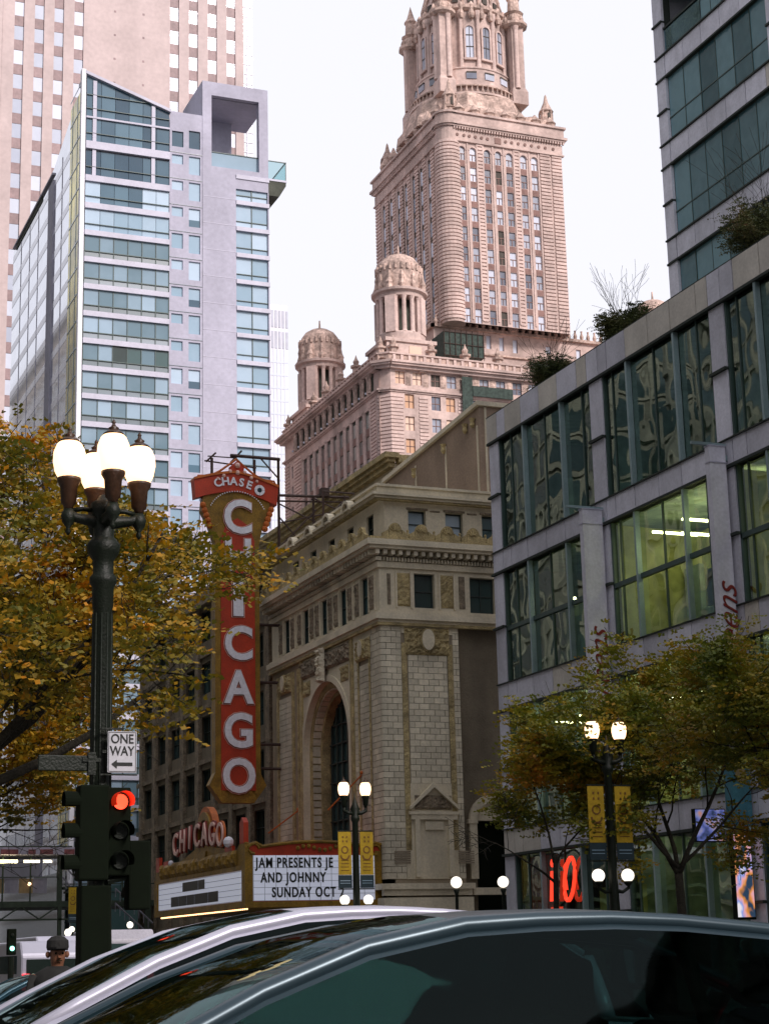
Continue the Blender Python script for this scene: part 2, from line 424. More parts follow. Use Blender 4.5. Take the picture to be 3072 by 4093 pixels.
def part(name, mb, mat, parent=None, smooth=False, kind=None, label=None, autos=None):
    base = BASE[parent.name] if parent is not None else Vector((0, 0, 0))
    me = mesh_of(mb, mat, base, smooth, name)
    o = bpy.data.objects.new(name, me); COL.objects.link(o)
    if parent is not None:
        o.parent = parent
    if kind:
        o['kind'] = kind
    if label:
        o['label'] = label
    BASE[o.name] = base
    if autos:
        md = o.modifiers.new("edges", 'BEVEL'); md.width = autos; md.segments = 2; md.limit_method = 'ANGLE'
    return o


def put(name, me, parent, pos, rot=None, label=None, scale=None):
    """Place shared mesh data as a part at a world position."""
    o = bpy.data.objects.new(name, me); COL.objects.link(o)
    o.parent = parent
    o.location = Vector(pos) - BASE[parent.name]
    if rot:
        o.rotation_euler = rot
    if scale:
        o.scale = scale
    if label:
        o['label'] = label
    BASE[o.name] = Vector(pos)
    return o


def single(name, mb, mat, label, cat, loc=(0, 0, 0), smooth=False, group=None, kind=None):
    me = mesh_of(mb, mat, loc, smooth, name)
    o = bpy.data.objects.new(name, me); COL.objects.link(o); o.location = loc
    if kind:
        o['kind'] = kind
    if label:
        o['label'] = label
    if cat:
        o['category'] = cat
    if group:
        o['group'] = group
    BASE[o.name] = Vector(loc)
    return o


def copy_tree(o, parent=None):
    c = o.copy(); COL.objects.link(c); c.parent = parent
    BASE[c.name] = BASE.get(o.name, Vector((0, 0, 0)))
    for ch in list(o.children):
        copy_tree(ch, c)
    return c


def facade(mb, axis, plane, u0, u1, z0, z1, holes, depth=0.3):
    """Wall sheet facing -y (axis 'y') or -x (axis 'x') with rectangular openings and their reveals."""
    us = sorted({u0, u1, *[h[0] for h in holes], *[h[1] for h in holes]})
    zs = sorted({z0, z1, *[h[2] for h in holes], *[h[3] for h in holes]})
    us = [u for u in us if u0 <= u <= u1]; zs = [z for z in zs if z0 <= z <= z1]

    def P(u, z, d=0.0):
        return (u, plane + d, z) if axis == 'y' else (plane + d, u, z)
    for i in range(len(us) - 1):
        run = None
        for j in range(len(zs) - 1):
            cu, cz = (us[i] + us[i + 1]) / 2, (zs[j] + zs[j + 1]) / 2
            hole = any(h[0] < cu < h[1] and h[2] < cz < h[3] for h in holes)
            if hole:
                if run is not None:
                    mb.quad(P(us[i], run), P(us[i + 1], run), P(us[i + 1], zs[j]), P(us[i], zs[j])); run = None
            elif run is None:
                run = zs[j]
        if run is not None:
            mb.quad(P(us[i], run), P(us[i + 1], run), P(us[i + 1], zs[-1]), P(us[i], zs[-1]))
    for a, b, c, d in holes:
        mb.quad(P(a, c), P(a, d), P(a, d, depth), P(a, c, depth))
        mb.quad(P(b, c), P(b, c, depth), P(b, d, depth), P(b, d))
        mb.quad(P(a, d), P(b, d), P(b, d, depth), P(a, d, depth))
        mb.quad(P(a, c), P(a, c, depth), P(b, c, depth), P(b, c))


def arch_wall(mb, axis, plane, c, r, zs, zb, u0, u1, z1, depth, n=24):
    def P(u, z, d=0.0):
        return (u, plane + d, z) if axis == 'y' else (plane + d, u, z)
    mb.quad(P(u0, zb), P(c - r, zb), P(c - r, z1), P(u0, z1))
    mb.quad(P(c + r, zb), P(u1, zb), P(u1, z1), P(c + r, z1))
    mb.quad(P(c - r, zb), P(c - r, zs), P(c - r, zs, depth), P(c - r, zb, depth))
    mb.quad(P(c + r, zb), P(c + r, zs), P(c + r, zs, depth), P(c + r, zb, depth))
    for i in range(n):
        a, b = math.pi * i / n, math.pi * (i + 1) / n
        p, q = (c + r * math.cos(a), zs + r * math.sin(a)), (c + r * math.cos(b), zs + r * math.sin(b))
        mb.quad(P(*p), P(*q), P(q[0], z1), P(p[0], z1))
        mb.quad(P(*p), P(*q), P(*q, depth), P(*p, depth))


def arch_poly(c, r, zs, zb, n=16, r2=None):
    pts = [(c - r, zb)] if zb < zs else []
    pts += [(c + r * math.cos(math.pi * (1 - i / n)), zs + (r2 or r) * math.sin(math.pi * (1 - i / n))) for i in range(n + 1)]
    if zb < zs:
        pts.append((c + r, zb))
    return pts


def arch_ring(mb, axis, c, zs, r0, r1, a, b, n=20, t0=0.0, t1=math.pi):
    for i in range(n):
        p, q = t0 + (t1 - t0) * i / n, t0 + (t1 - t0) * (i + 1) / n
        mb.prism([(c + r0 * math.cos(p), zs + r0 * math.sin(p)), (c + r1 * math.cos(p), zs + r1 * math.sin(p)),
                  (c + r1 * math.cos(q), zs + r1 * math.sin(q)), (c + r0 * math.cos(q), zs + r0 * math.sin(q))], axis, a, b)


def relief(mb, axis, plane, u0, u1, z0, z1, step, amp, seed=0, out=-1):
    """Carved foliage panel: a lumpy grid, mirrored about its middle."""
    nu, nz = max(2, int((u1 - u0) / step)), max(2, int((z1 - z0) / step))
    k = len(mb.v)
    for j in range(nz + 1):
        for i in range(nu + 1):
            u, z = u0 + (u1 - u0) * i / nu, z0 + (z1 - z0) * j / nz
            mu = abs(u - (u0 + u1) / 2)
            h = 0.5 + 0.5 * math.sin(9 * mu + 3 * math.sin(6.5 * z + seed)) * math.sin(8 * z + 2.5 * math.sin(7 * mu + seed))
            h += 0.6 * abs(noise.noise(Vector((mu * 5, z * 5, seed))))
            if i in (0, nu) or j in (0, nz):
                h = 0
            d = out * amp * h
            mb.v.append((u, plane + d, z) if axis == 'y' else (plane + d, u, z))
    for j in range(nz):
        for i in range(nu):
            a = k + j * (nu + 1) + i
            mb.f.append((a, a + 1, a + nu + 2, a + nu + 1))


def text_mesh(s, size, mat, facing='y', extrude=0.03, offset=0.0, shear=0.0, spacing=1.0, name="lettering", rot90=False, sx=1.0):
    cu = bpy.data.curves.new(name, 'FONT')
    cu.body = s; cu.size = size; cu.extrude = extrude; cu.offset = offset; cu.shear = shear
    cu.space_character = spacing; cu.align_x = 'CENTER'; cu.align_y = 'CENTER'; cu.resolution_u = 4
    tmp = bpy.data.objects.new("tmp_text", cu); COL.objects.link(tmp)
    dg = bpy.context.evaluated_depsgraph_get(); dg.update()
    me = bpy.data.meshes.new_from_object(tmp.evaluated_get(dg))
    bpy.data.objects.remove(tmp); bpy.data.curves.remove(cu)
    for v in me.vertices:
        x, y, z = v.co
        x *= sx
        if rot90:
            x, y = -y, x
        v.co = (x, -z, y) if facing == 'y' else (-z, -x, y)
    me.materials.clear(); me.materials.append(M[mat])
    me.name = name
    return me

# ================================================================== ground
g = MB(); g.quad((-1500, -1500, 0), (2500, -1500, 0), (2500, 2500, 0), (-1500, 2500, 0))
single("ground", g, 'paving', None, None, kind='structure')
g = MB(); g.box(4.9, 22.0, -200, 900, 0.004, 0.01)
single("state_road", g, 'asphalt', None, None, kind='structure')
g = MB()
for a, b in ((-200, 4.9), (22.0, 400)):
    g.box(a, b, 2.5, 15.5, 0.004, 0.01); g.box(a, b, 126, 140, 0.004, 0.01)
single("cross_road", g, 'asphalt', None, None, kind='structure')
g = MB()
for (x0, x1) in ((-7, 4.9), (22.0, 34)):
    for (y0, y1) in ((15.5, 126), (140, 400), (-200, 2.5)):
        g.box(x0, x1, y0, y1, 0.0, 0.14)
single("pavement", g, 'paving', None, None, kind='structure')
g = MB()
for y in range(20, 124, 6):
    g.box(13.3, 13.45, y, y + 3, 0.012, 0.016)
for x in range(5, 22):
    g.box(x + 0.2, x + 0.6, 16.0, 18.6, 0.012, 0.016); g.box(x + 0.2, x + 0.6, -0.6, 2.0, 0.012, 0.016)
single("road_markings", g, 'paint', None, None, kind='structure')


# ================================================================== theatre
T = thing("theatre_building", "cream terracotta theatre with tall arched window, carved frieze and scalloped cornice crest", "theatre", (34, 84.5, 0))
WY = [86.55, 89.7, 92.7, 95.7, 99.0]           # window centres on the street side
w = MB()
holes = [(c - 0.55, c + 0.55, 18.75, 20.7) for c in WY]
facade(w, 'x', 34.0, 84.5, 101.8, 18.0, 22.3, holes, 0.4)
facade(w, 'y', 84.5, 34.0, 46.0, 18.0, 22.3, [(35.92, 37.07, 18.85, 20.65), (39.05, 40.5, 18.72, 20.6), (41.5, 43.0, 18.72, 20.6)], 0.4)
AY = [86.5, 89.4, 92.3, 95.3, 98.3]
facade(w, 'x', 34.35, 84.5, 101.8, 22.3, 24.6, [(c - 0.5, c + 0.5, 22.65, 24.05) for c in AY], 0.4)
SX = [(35.84, 36.84), (37.95, 38.95), (40.05, 41.05), (42.1, 43.1)]
facade(w, 'y', 84.85, 34.35, 46.0, 22.3, 24.6, [(a, b, 22.68, 24.08) for a, b in SX], 0.4)
w.quad((34, 101.8, 0), (46, 101.8, 0), (46, 101.8, 24.6), (34, 101.8, 24.6))
w.quad((34.35, 84.85, 24.9), (46, 84.85, 24.9), (46, 101.8, 24.9), (34.35, 101.8, 24.9))
w.quad((46, 84.5, 0), (46, 101.8, 0), (46, 101.8, 24.6), (46, 84.5, 24.6))
arch_wall(w, 'x', 34.0, 92.7, 3.9, 12.6, 0.0, 88.3, 96.9, 18.0, 0.5)
part("wall", w, 'cream', T)
b = MB()
facade(b, 'y', 84.9, 38.3, 46.0, 0, 18.0, [(39.1, 40.9, 0, 8.1)], 0.5)
part("side_wall", b, 'brown_brick', T)
b = MB(); b.box(39.05, 40.95, 85.35, 85.5, 0.1, 9.3)
part("door", b, 'black_matt', T)
b = MB(); arch_ring(b, 'y', 40.0, 8.1, 0.9, 1.3, 84.7, 85.0, 14); b.box(38.7, 39.1, 84.7, 85.0, 5.2, 8.1); b.box(38.6, 39.12, 84.65, 85.02, 7.95, 8.15)
b.prism(arch_poly(40, 0.9, 8.1, 8.1), 'y', 84.86, 84.88)
part("door_arch", b, 'cream', T)
# cores behind the tile skins
b = MB(); b.box(34.03, 38.3, 84.53, 85.3, 0, 18.0); b.box(34.03, 34.5, 84.53, 88.3, 0, 18.0); b.box(34.03, 34.5, 96.9, 101.8, 0, 18)
part("joint_bed", b, 'cream_joint', T)
# tiles: the largest ones as single pieces
tile_count = 0
rest = MB()


def tile_field(axis, plane, u0, u1, z0, z1, tw, th, skip=None, out=-0.0):
    global tile_count
    rows = int(round((z1 - z0) / th)); th = (z1 - z0) / rows
    for r in range(rows):
        offs = 0.5 * tw if r % 2 else 0.0
        u = u0 - offs
        while u < u1 - 0.02:
            a, b_ = max(u, u0), min(u + tw, u1)
            u += tw
            if b_ - a < 0.05:
                continue
            zc = z0 + (r + 0.5) * th; uc = (a + b_) / 2
            if skip and skip(uc, zc):
                continue
            j = 0.014
            pr = random.uniform(0, 0.012)
            if tile_count < 298 and zc > 7.2 and b_ - a > tw * 0.8:
                tile_count += 1
                mb = MB()
                tgt = mb
            else:
                mb = None; tgt = rest
            if axis == 'y':
                tgt.box(a + j, b_ - j, plane - 0.02 - pr, plane + 0.03, z0 + r * th + j, z0 + (r + 1) * th - j)
            else:
                tgt.box(plane - 0.02 - pr, plane + 0.03, a + j, b_ - j, z0 + r * th + j, z0 + (r + 1) * th - j)
            if mb:
                part("tile", mb, 'cream_tile', T)


inner = lambda u, z: False
tile_field('y', 84.5, 35.45, 37.62, 9.9, 16.4, 0.56, 0.31)
tile_field('y', 84.5, 34.0, 35.1, 5.2, 17.9, 0.55, 0.31)
tile_field('y', 84.5, 37.95, 38.3, 5.2, 17.9, 0.35, 0.31)
tile_field('x', 34.0, 84.5, 85.9, 5.2, 17.9, 0.56, 0.31)
tile_field('x', 34.0, 86.2, 87.5, 5.2, 16.2, 0.6, 0.31)
tile_field('x', 34.0, 87.8, 88.3, 5.2, 17.9, 0.5, 0.31)
tile_field('x', 34.0, 98.2, 100.5, 5.2, 16.2, 0.6, 0.31)
part("tile_field", rest, 'cream_tile', T, kind='stuff')
# plain top blocks around the cartouches
for bx_ in ((35.1, 37.95, 84.46, 84.6, 17.5, 17.95), (33.96, 34.1, 85.9, 88.3, 17.5, 17.95), (35.1, 37.95, 84.47, 84.6, 5.2, 9.9)):
    b = MB(); b.box(*bx_); part("wall_panel", b, 'cream', T)
# vertical carved strips
b = MB()
for x in (35.1, 37.65):
    b = MB(); relief(b, 'y', 84.46, x, x + 0.3, 6.6, 17.0, 0.12, 0.07, 1); part("carved_strip", b, 'cream_orn', T)
for y in (85.92, 87.52):
    b = MB(); relief(b, 'x', 33.96, y, y + 0.26, 5.2, 17.0, 0.12, 0.07, 2); part("carved_strip", b, 'cream_orn', T)
for y in (96.95, 97.9, 100.55):
    b = MB(); b.box(33.9, 34.05, y, y + 0.25, 4, 17.5); part("wall_strip", b, 'cream_orn', T)
for y in (96.35, 88.35):
    b = MB(); b.box(33.88, 34.05, y, y + 0.35, 4, 18); part("wall_strip", b, 'cream_orn', T)


def cartouche(axis, plane, uc, zc, s=1.0):
    bb = MB(); relief(bb, axis, plane, uc - 1.25 * s, uc + 1.25 * s, zc - 0.75 * s, zc + 0.65 * s, 0.1, 0.16, 3 + uc)
    part("carved_garland", bb, 'cream_orn', T)
    bb = MB(); ring = [(uc + 0.42 * s * math.cos(t / 18 * 2 * math.pi), zc + 0.02 + 0.62 * s * math.sin(t / 18 * 2 * math.pi)) for t in range(18)]
    inn = [(uc + 0.34 * s * math.cos(t / 18 * 2 * math.pi), zc + 0.02 + 0.54 * s * math.sin(t / 18 * 2 * math.pi)) for t in range(18)]
    bb.prism(ring, axis, plane - 0.18, plane)
    part("cartouche_rim", bb, 'cream_orn', T)
    bb = MB(); bb.prism(inn, axis, plane - 0.24, plane - 0.18)
    part("cartouche", bb, 'cream', T)


cartouche('y', 84.45, 36.52, 17.15)
cartouche('x', 33.95, 86.85, 17.0, 0.8)
cartouche('x', 33.95, 99.3, 17.0, 0.8)
# pediment over the blind door on the south side
b = MB()
b.box(35.25, 37.95, 84.25, 84.5, 8.35, 8.5); b.box(35.35, 37.85, 84.3, 84.5, 8.1, 8.35)
b.prism([(35.3, 8.6), (36.6, 9.7), (37.9, 8.6), (37.9, 8.75), (36.6, 9.95), (35.3, 8.75)], 'y', 84.2, 84.5)
for x in (35.55, 37.35):
    b.box(x, x + 0.25, 84.3, 84.5, 5.3, 8.1)
b.box(36.1, 37.1, 84.36, 84.5, 7.6, 8.0)
part("pediment", b, 'cream', T)
b = MB(); relief(b, 'y', 84.44, 35.6, 37.6, 8.6, 9.3, 0.1, 0.1, 5)
part("pediment_carving", b, 'cream_dark', T)
for x in (34.45, 37.9):
    b = MB()
    for k in range(6):
        b.box(x, x + 0.85, 84.42, 84.47, 5.95 + k * 0.11, 6.02 + k * 0.11)
    part("vent", b, 'cream_joint', T)
# base courses
for bx_ in ((33.6, 38.6, 84.05, 84.5, 4.7, 4.98), (33.75, 38.5, 84.2, 84.5, 4.4, 4.7), (33.7, 38.5, 84.1, 84.5, 0.14, 4.3),
            (38.6, 46, 84.3, 84.9, 4.4, 4.75), (33.6, 34.0, 84.5, 88.2, 4.7, 4.98), (33.7, 34.0, 84.5, 88.2, 0.14, 4.3), (33.6, 34.0, 97, 101.9, 4.7, 4.98)):
    b = MB(); b.box(*bx_); part("base_course", b, 'cream', T)
# arch: stepped carved reveal with voussoirs, then the great window
for i, (r0, r1, x0, x1) in enumerate(((3.55, 3.9, 33.92, 34.3), (3.2, 3.6, 34.3, 34.8), (2.9, 3.25, 34.8, 35.3))):
    b = MB()
    arch_ring(b, 'x', 92.7, 12.6, r0, r1, x0, x1, 24)
    for sgn in (-1, 1):
        ya, yb = sorted((92.7 + sgn * r0, 92.7 + sgn * r1)); b.box(x0, x1, ya, yb, 0.14, 12.6)
    part("arch_moulding", b, 'cream' if i == 0 else 'cream_orn', T)
vm_i = 0
for sgn in (1, -1):
    for k in range(24):
        b = MB(); z = 3.2 + k * 0.4
        y0, y1 = sorted((92.7 + sgn * 3.16, 92.7 + sgn * 3.3))
        b.box(34.34 + 0.02, 35.2, y0 - (0.05 if sgn > 0 else 0), y1, z + 0.04, z + 0.36)
        part("voussoir", b, 'cream_tile', T)
for k in range(24):
    a0, a1 = math.pi * (k + 0.08) / 24, math.pi * (k + 0.92) / 24
    b = MB(); arch_ring(b, 'x', 92.7, 12.6, 3.12, 3.3, 34.36, 35.2, 1, a0, a1)
    part("voussoir", b, 'cream_tile', T)
b = MB(); b.prism(arch_poly(92.7, 3.0, 12.6, 0.14), 'x', 35.35, 35.4)
part("great_window", b, 'dark_glass', T)
b = MB()
for k in range(-3, 4):
    y = 92.7 + k * 0.85; b.box(35.22, 35.34, y - 0.05, y + 0.05, 3, 12.6 + math.sqrt(max(0, 9 - (k * 0.85) ** 2)))
for k in range(12):
    z = 3.5 + k * 1.05; hw = 3.0 if z < 12.6 else math.sqrt(max(0.1, 9 - (z - 12.6) ** 2)); b.box(35.24, 35.36, 92.7 - hw, 92.7 + hw, z, z + 0.07)
part("window_lattice", b, 'win_frame', T)
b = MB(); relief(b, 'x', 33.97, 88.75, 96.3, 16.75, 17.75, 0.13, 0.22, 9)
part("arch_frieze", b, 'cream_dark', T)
b = MB()
for sgn in (-1, 1):
    relief(b, 'x', 33.98, *sorted((92.7 + sgn * 2.4, 92.7 + sgn * 3.6)), 15.75, 16.6, 0.12, 0.12, 11 + sgn)
part("spandrel_carving", b, 'cream_orn', T)
b = MB(); relief(b, 'x', 33.8, 92.25, 93.15, 16.1, 18.0, 0.11, 0.3, 4)
part("keystone", b, 'cream', T)


def ring_course(mb, z0, z1, o, y_end=101.9, x_end=46):
    """A moulding that runs along both street fronts, standing o proud of the wall."""
    mb.box(34 - o, 34.1, 84.5 - o, y_end, z0, z1)
    mb.box(34.1, x_end, 84.5 - o, 84.6, z0, z1)


b = MB(); ring_course(b, 18.15, 18.45, 0.35); ring_course(b, 18.0, 18.15, 0.18); ring_course(b, 18.45, 18.6, 0.15)
part("string_course", b, 'cream', T)
b = MB(); ring_course(b, 17.85, 18.0, 0.22)
part("egg_and_dart_course", b, 'cream_orn', T)
b = MB(); ring_course(b, 20.85, 21.15, 0.15); ring_course(b, 21.85, 22.15, 0.95); ring_course(b, 21.7, 21.85, 0.8)
part("cornice", b, 'cream', T)
b = MB(); ring_course(b, 22.15, 22.32, 0.72)
part("cornice_top", b, 'cream_orn', T)
d = MB()
y = 84.2
while y < 101.6:
    d.box(33.72, 34, y, y + 0.09, 21.18, 21.36); y += 0.17
x = 33.8
while x < 46:
    d.box(x, x + 0.09, 84.22, 84.5, 21.18, 21.36); x += 0.17
part("dentils", d, 'cream_tile', T, kind='stuff')
b = MB(); b.box(0, 0.2, 0, 0.55, 0, 0.24); mod_y = mesh_of(b, 'cream_tile', name="modillion")
b = MB(); b.box(0, 0.55, 0, 0.2, 0, 0.24); mod_x = mesh_of(b, 'cream_tile', name="modillion")
x = 33.6
while x < 42:
    put("modillion", mod_y, T, (x, 83.85, 21.44)); x += 0.42
y = 84.2
while y < 101.5:
    put("modillion", mod_x, T, (33.35, y, 21.44)); y += 0.42
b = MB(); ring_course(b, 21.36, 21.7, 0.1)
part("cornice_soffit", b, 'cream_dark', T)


def crest_mesh(axis):
    bb = MB()
    def R_(p, a, b_):
        bb.prism(p, axis, a, b_)
    n = 12
    out = [(0.34 * math.cos(t * math.pi / n), 0.36 + 0.42 * math.sin(t * math.pi / n)) for t in range(n + 1)]
    R_([(-0.36, 0)] + [(-p[0], p[1]) for p in out] + [(0.36, 0)], -0.1, 0.1)
    for t in range(1, n, 2):
        c, s_ = math.cos(t * math.pi / n), math.sin(t * math.pi / n)
        R_([(c * 0.1 - 0.03, 0.3 + s_ * 0.1), (c * 0.1 + 0.03, 0.3 + s_ * 0.1), (c * 0.3 + 0.04, 0.36 + s_ * 0.36), (c * 0.3 - 0.04, 0.36 + s_ * 0.36)], -0.16, -0.1)
    for sg in (-1, 1):
        R_([(sg * 0.36, 0), (sg * 0.7, 0), (sg * 0.72, 0.22), (sg * 0.55, 0.3), (sg * 0.38, 0.42)], -0.09, 0.09)
    bb.lathe(0.72, 0, [(0.04, 0.05), (0.09, 0.25), (0.05, 0.35), (0.08, 0.42), (0.01, 0.5)], 6)
    return bb


cm = crest_mesh('y'); crest_y = mesh_of(cm, 'cream_orn', name="crest")
cm2 = MB(); cm2.v = [(yy, xx, zz) for xx, yy, zz in cm.v]; cm2.f = cm.f
crest_x = mesh_of(cm2, 'cream_orn', name="crest")
x = 34.1
while x < 45:
    put("crest", crest_y, T, (x + 0.6, 83.95, 22.32)); x += 1.46
y = 84.4
while y < 101:
    put("crest", crest_x, T, (33.42, y + 0.9, 22.32)); y += 1.46
# upper parapet
b = MB(); ring_course(b, 24.5, 24.62, 0.25); ring_course(b, 24.62, 24.75, 0.4); ring_course(b, 24.75, 25.15, 0.02); ring_course(b, 25.15, 25.28, 0.12)
part("parapet", b, 'cream', T)
b = MB(); ring_course(b, 24.4, 24.5, 0.15)
part("parapet_moulding", b, 'cream_orn', T)
b = MB()
for c in (88.0, 91, 94, 97):
    arch_ring(b, 'x', c, 24.55, 0.45, 0.62, 33.5, 33.9, 8)
part("parapet_scroll", b, 'cream', T)
# carved panels between the windows
for c in WY:
    for s in (-1, 1):
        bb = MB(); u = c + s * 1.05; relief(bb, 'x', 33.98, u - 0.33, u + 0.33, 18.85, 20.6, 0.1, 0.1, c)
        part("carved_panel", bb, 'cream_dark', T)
        bb = MB(); e = u - s * 0.42; bb.box(33.93, 34.0, e - 0.05, e + 0.05, 18.75, 20.75)
        e = u + s * 0.42; bb.box(33.93, 34.0, e - 0.05, e + 0.05, 18.75, 20.75)
        part("panel_frame", bb, 'cream', T)
for a, c in ((34.95, 35.68), (37.36, 38.1)):
    bb = MB(); relief(bb, 'y', 84.48, a, c, 18.9, 20.62, 0.09, 0.1, a)
    part("carved_panel", bb, 'cream_orn', T)
    bb = MB(); bb.box(a - 0.1, a, 84.42, 84.5, 18.8, 20.7); bb.box(c, c + 0.1, 84.42, 84.5, 18.8, 20.7)
    part("panel_frame", bb, 'cream', T)
bb = MB(); bb.box(34.42, 34.6, 84.46, 84.5, 18.95, 20.55); bb.box(38.42, 38.75, 84.46, 84.5, 18.9, 20.6)
part("plain_panel", bb, 'cream_dark', T)


def sash(parent, axis, plane, u0, u1, z0, z1, pane='dark_glass', frame='win_frame', bars=1, sill=None, t=0.06, verts=0):
    """One window: frame part with a pane under it."""
    f = MB()
    def B(a, c, p0, p1, d, e):
        if axis == 'y': f.box(a, c, p0, p1, d, e)
        else: f.box(p0, p1, a, c, d, e)
    p0, p1 = plane, plane + 0.08
    B(u0, u0 + t, p0, p1, z0, z1); B(u1 - t, u1, p0, p1, z0, z1)
    B(u0 + t, u1 - t, p0, p1, z0, z0 + t); B(u0 + t, u1 - t, p0, p1, z1 - t, z1)
    for i in range(bars):
        zz = z0 + (z1 - z0) * (i + 1) / (bars + 1)
        B(u0 + t, u1 - t, p0 + 0.01, p1 - 0.01, zz - t * 0.4, zz + t * 0.4)
    for i in range(verts):
        uu = u0 + (u1 - u0) * (i + 1) / (verts + 1)
        B(uu - t * 0.35, uu + t * 0.35, p0 + 0.015, p1 - 0.015, z0 + t, z1 - t)
    fo = part("window", f, frame, parent)
    g_ = MB()
    if axis == 'y': g_.box(u0 + 0.01, u1 - 0.01, plane + 0.09, plane + 0.12, z0 + 0.01, z1 - 0.01)
    else: g_.box(plane + 0.09, plane + 0.12, u0 + 0.01, u1 - 0.01, z0 + 0.01, z1 - 0.01)
    part("pane", g_, pane, fo)
    return fo


for c in WY:
    sash(T, 'x', 34.12, c - 0.55, c + 0.55, 18.75, 20.7, bars=1)
for c in AY:
    sash(T, 'x', 34.47, c - 0.5, c + 0.5, 22.65, 24.05)
sash(T, 'y', 84.78, 35.92, 37.07, 18.85, 20.65)
sash(T, 'y', 84.78, 39.05, 40.5, 18.72, 20.6, verts=1)
sash(T, 'y', 84.78, 41.5, 43.0, 18.72, 20.6, verts=1)
for i, (a, c) in enumerate(SX):
    sash(T, 'y', 85.1, a, c, 22.68, 24.08, pane='blue_glass' if i < 2 else 'dark_glass')
b = MB()
for i, (a, c) in enumerate(SX):
    b.box(a - 0.1, c + 0.1, 84.78, 84.85, 24.1, 24.2)
    b.box(c + 0.25, c + 0.8, 84.8, 84.85, 24.05, 24.12)
part("lintel", b, 'cream_dark', T)
b = MB(); b.box(36.2, 36.55, 85.3, 85.4, 18.98, 19.03); b.box(36.65, 36.85, 85.3, 85.4, 19.0, 19.06)
# stage house on the roof
SH = MB()
SH.quad((41, 86.7, 24.9), (41, 86.7, 30.8), (41, 100.5, 29.9), (41, 100.5, 24.9))
SH.quad((41, 86.7, 24.9), (64, 86.7, 24.9), (64, 86.7, 30.8), (41, 86.7, 30.8))
SH.quad((41, 86.7, 30.8), (64, 86.7, 30.8), (64, 100.5, 29.9), (41, 100.5, 29.9))
SH.quad((64, 86.7, 24.9), (64, 100.5, 24.9), (64, 100.5, 29.9), (64, 86.7, 30.8))
SH.quad((41, 100.5, 24.9), (41, 100.5, 29.9), (64, 100.5, 29.9), (64, 100.5, 24.9))
part("stage_house_wall", SH, 'tan_brick', T)
b = MB()
b.prism([(86.5, 30.75), (100.6, 29.85), (100.6, 30.1), (86.5, 31.0)], 'x', 40.8, 41.3)
b.box(41.3, 64, 86.5, 86.9, 30.75, 31.0)
for y in (86.9, 91.2, 95.6, 99.9):
    b.box(40.94, 41.0, y, y + 0.12, 24.9, 29.7)
for x in (41.3, 43.0, 44.8):
    b.box(x, x + 0.12, 86.64, 86.7, 24.9, 30.7)
part("stage_house_trim", b, 'cream', T)
for y, z in ((87.3, 30.0), (88.3, 29.95), (91.3, 29.6), (95.7, 29.3)):
    b = MB(); b.lathe(40.85, y, [(0.05, z - 0.35), (0.16, z - 0.2), (0.12, z), (0.2, z + 0.2), (0.02, z + 0.25)], 6); part("roof_ornament", b, 'cream_orn', T)
# flagpole arms on the front
b = MB()
b.tube([(34, 87.5, 10.6), (32.6, 88.8, 8.9)], 0.04); b.ball((33.95, 87.4, 10.7), 0.1, 8, 5)
b.tube([(34, 97.3, 9.6), (32.6, 98.6, 8.4)], 0.04); b.ball((33.95, 97.3, 9.65), 0.1, 8, 5)
part("flagpole", b, 'orange', T)

# ------------------------------------------------------------------ vertical sign on the theatre
V = thing("vertical_theatre_sign", "tall red vertical sign reading CHICAGO with gold border, hung on the theatre front", "sign", (31.3, 100, 9.9))
b = MB()
neck = [(29.95, 11.5), (29.95, 25.6), (30.1, 26.3), (30.5, 27.1), (31.3, 27.55), (32.1, 27.1), (32.5, 26.3), (32.65, 25.6), (32.65, 11.5)]
b.prism(neck, 'y', 100.0, 100.7)
b.prism([(29.15, 27.2), (29.3, 28.5), (33.3, 28.5), (33.4, 27.0), (32.9, 26.4), (32.62, 25.2), (29.98, 25.2), (29.6, 26.4)], 'y', 100.05, 100.62)
part("border", b, 'gold', V)
b = MB(); b.prism([(30.28, 10.9), (30.28, 25.5), (30.6, 26.4), (31.3, 26.85), (32.0, 26.4), (32.34, 25.5), (32.34, 10.9)], 'y', 99.92, 99.99)
part("panel", b, 'red_sign', V)
b = MB(); b.prism([(30.35, 10.2), (29.6, 11.2), (29.95, 11.9), (32.65, 11.9), (33.0, 11.2), (32.25, 10.2)], 'y', 100.02, 100.68)
for t in range(7):
    b.box(29.9 + t * 0.4, 30.1 + t * 0.4, 99.96, 100.0, 10.7, 11.0)
part("foot", b, 'gold', V)
b = MB()
head = []
for i in range(25):
    t = i / 24; x = 28.65 + 5.2 * t; u = abs(t - 0.5) * 2
    head.append((x, 29.62 - 0.62 * u ** 1.4 - 0.12 * t))
low = []
for i in range(17):
    t = 1 - i / 16; x = 28.75 + 5.0 * t; u = abs(t - 0.5) * 2
    low.append((x, 28.45 - 0.62 * u ** 1.6 - 0.12 * (t - 0.5)))
b.prism(head + low, 'y', 99.9, 100.6)
part("header", b, 'red_sign', V)
b = MB()
for i in range(24):
    x0, z0 = head[i]; x1, z1 = head[i + 1]
    b.prism([(x0, z0), (x1, z1), (x1, z1 + 0.14), (x0, z0 + 0.14)], 'y', 99.8, 100.7)
part("header_rim", b, 'orange', V)
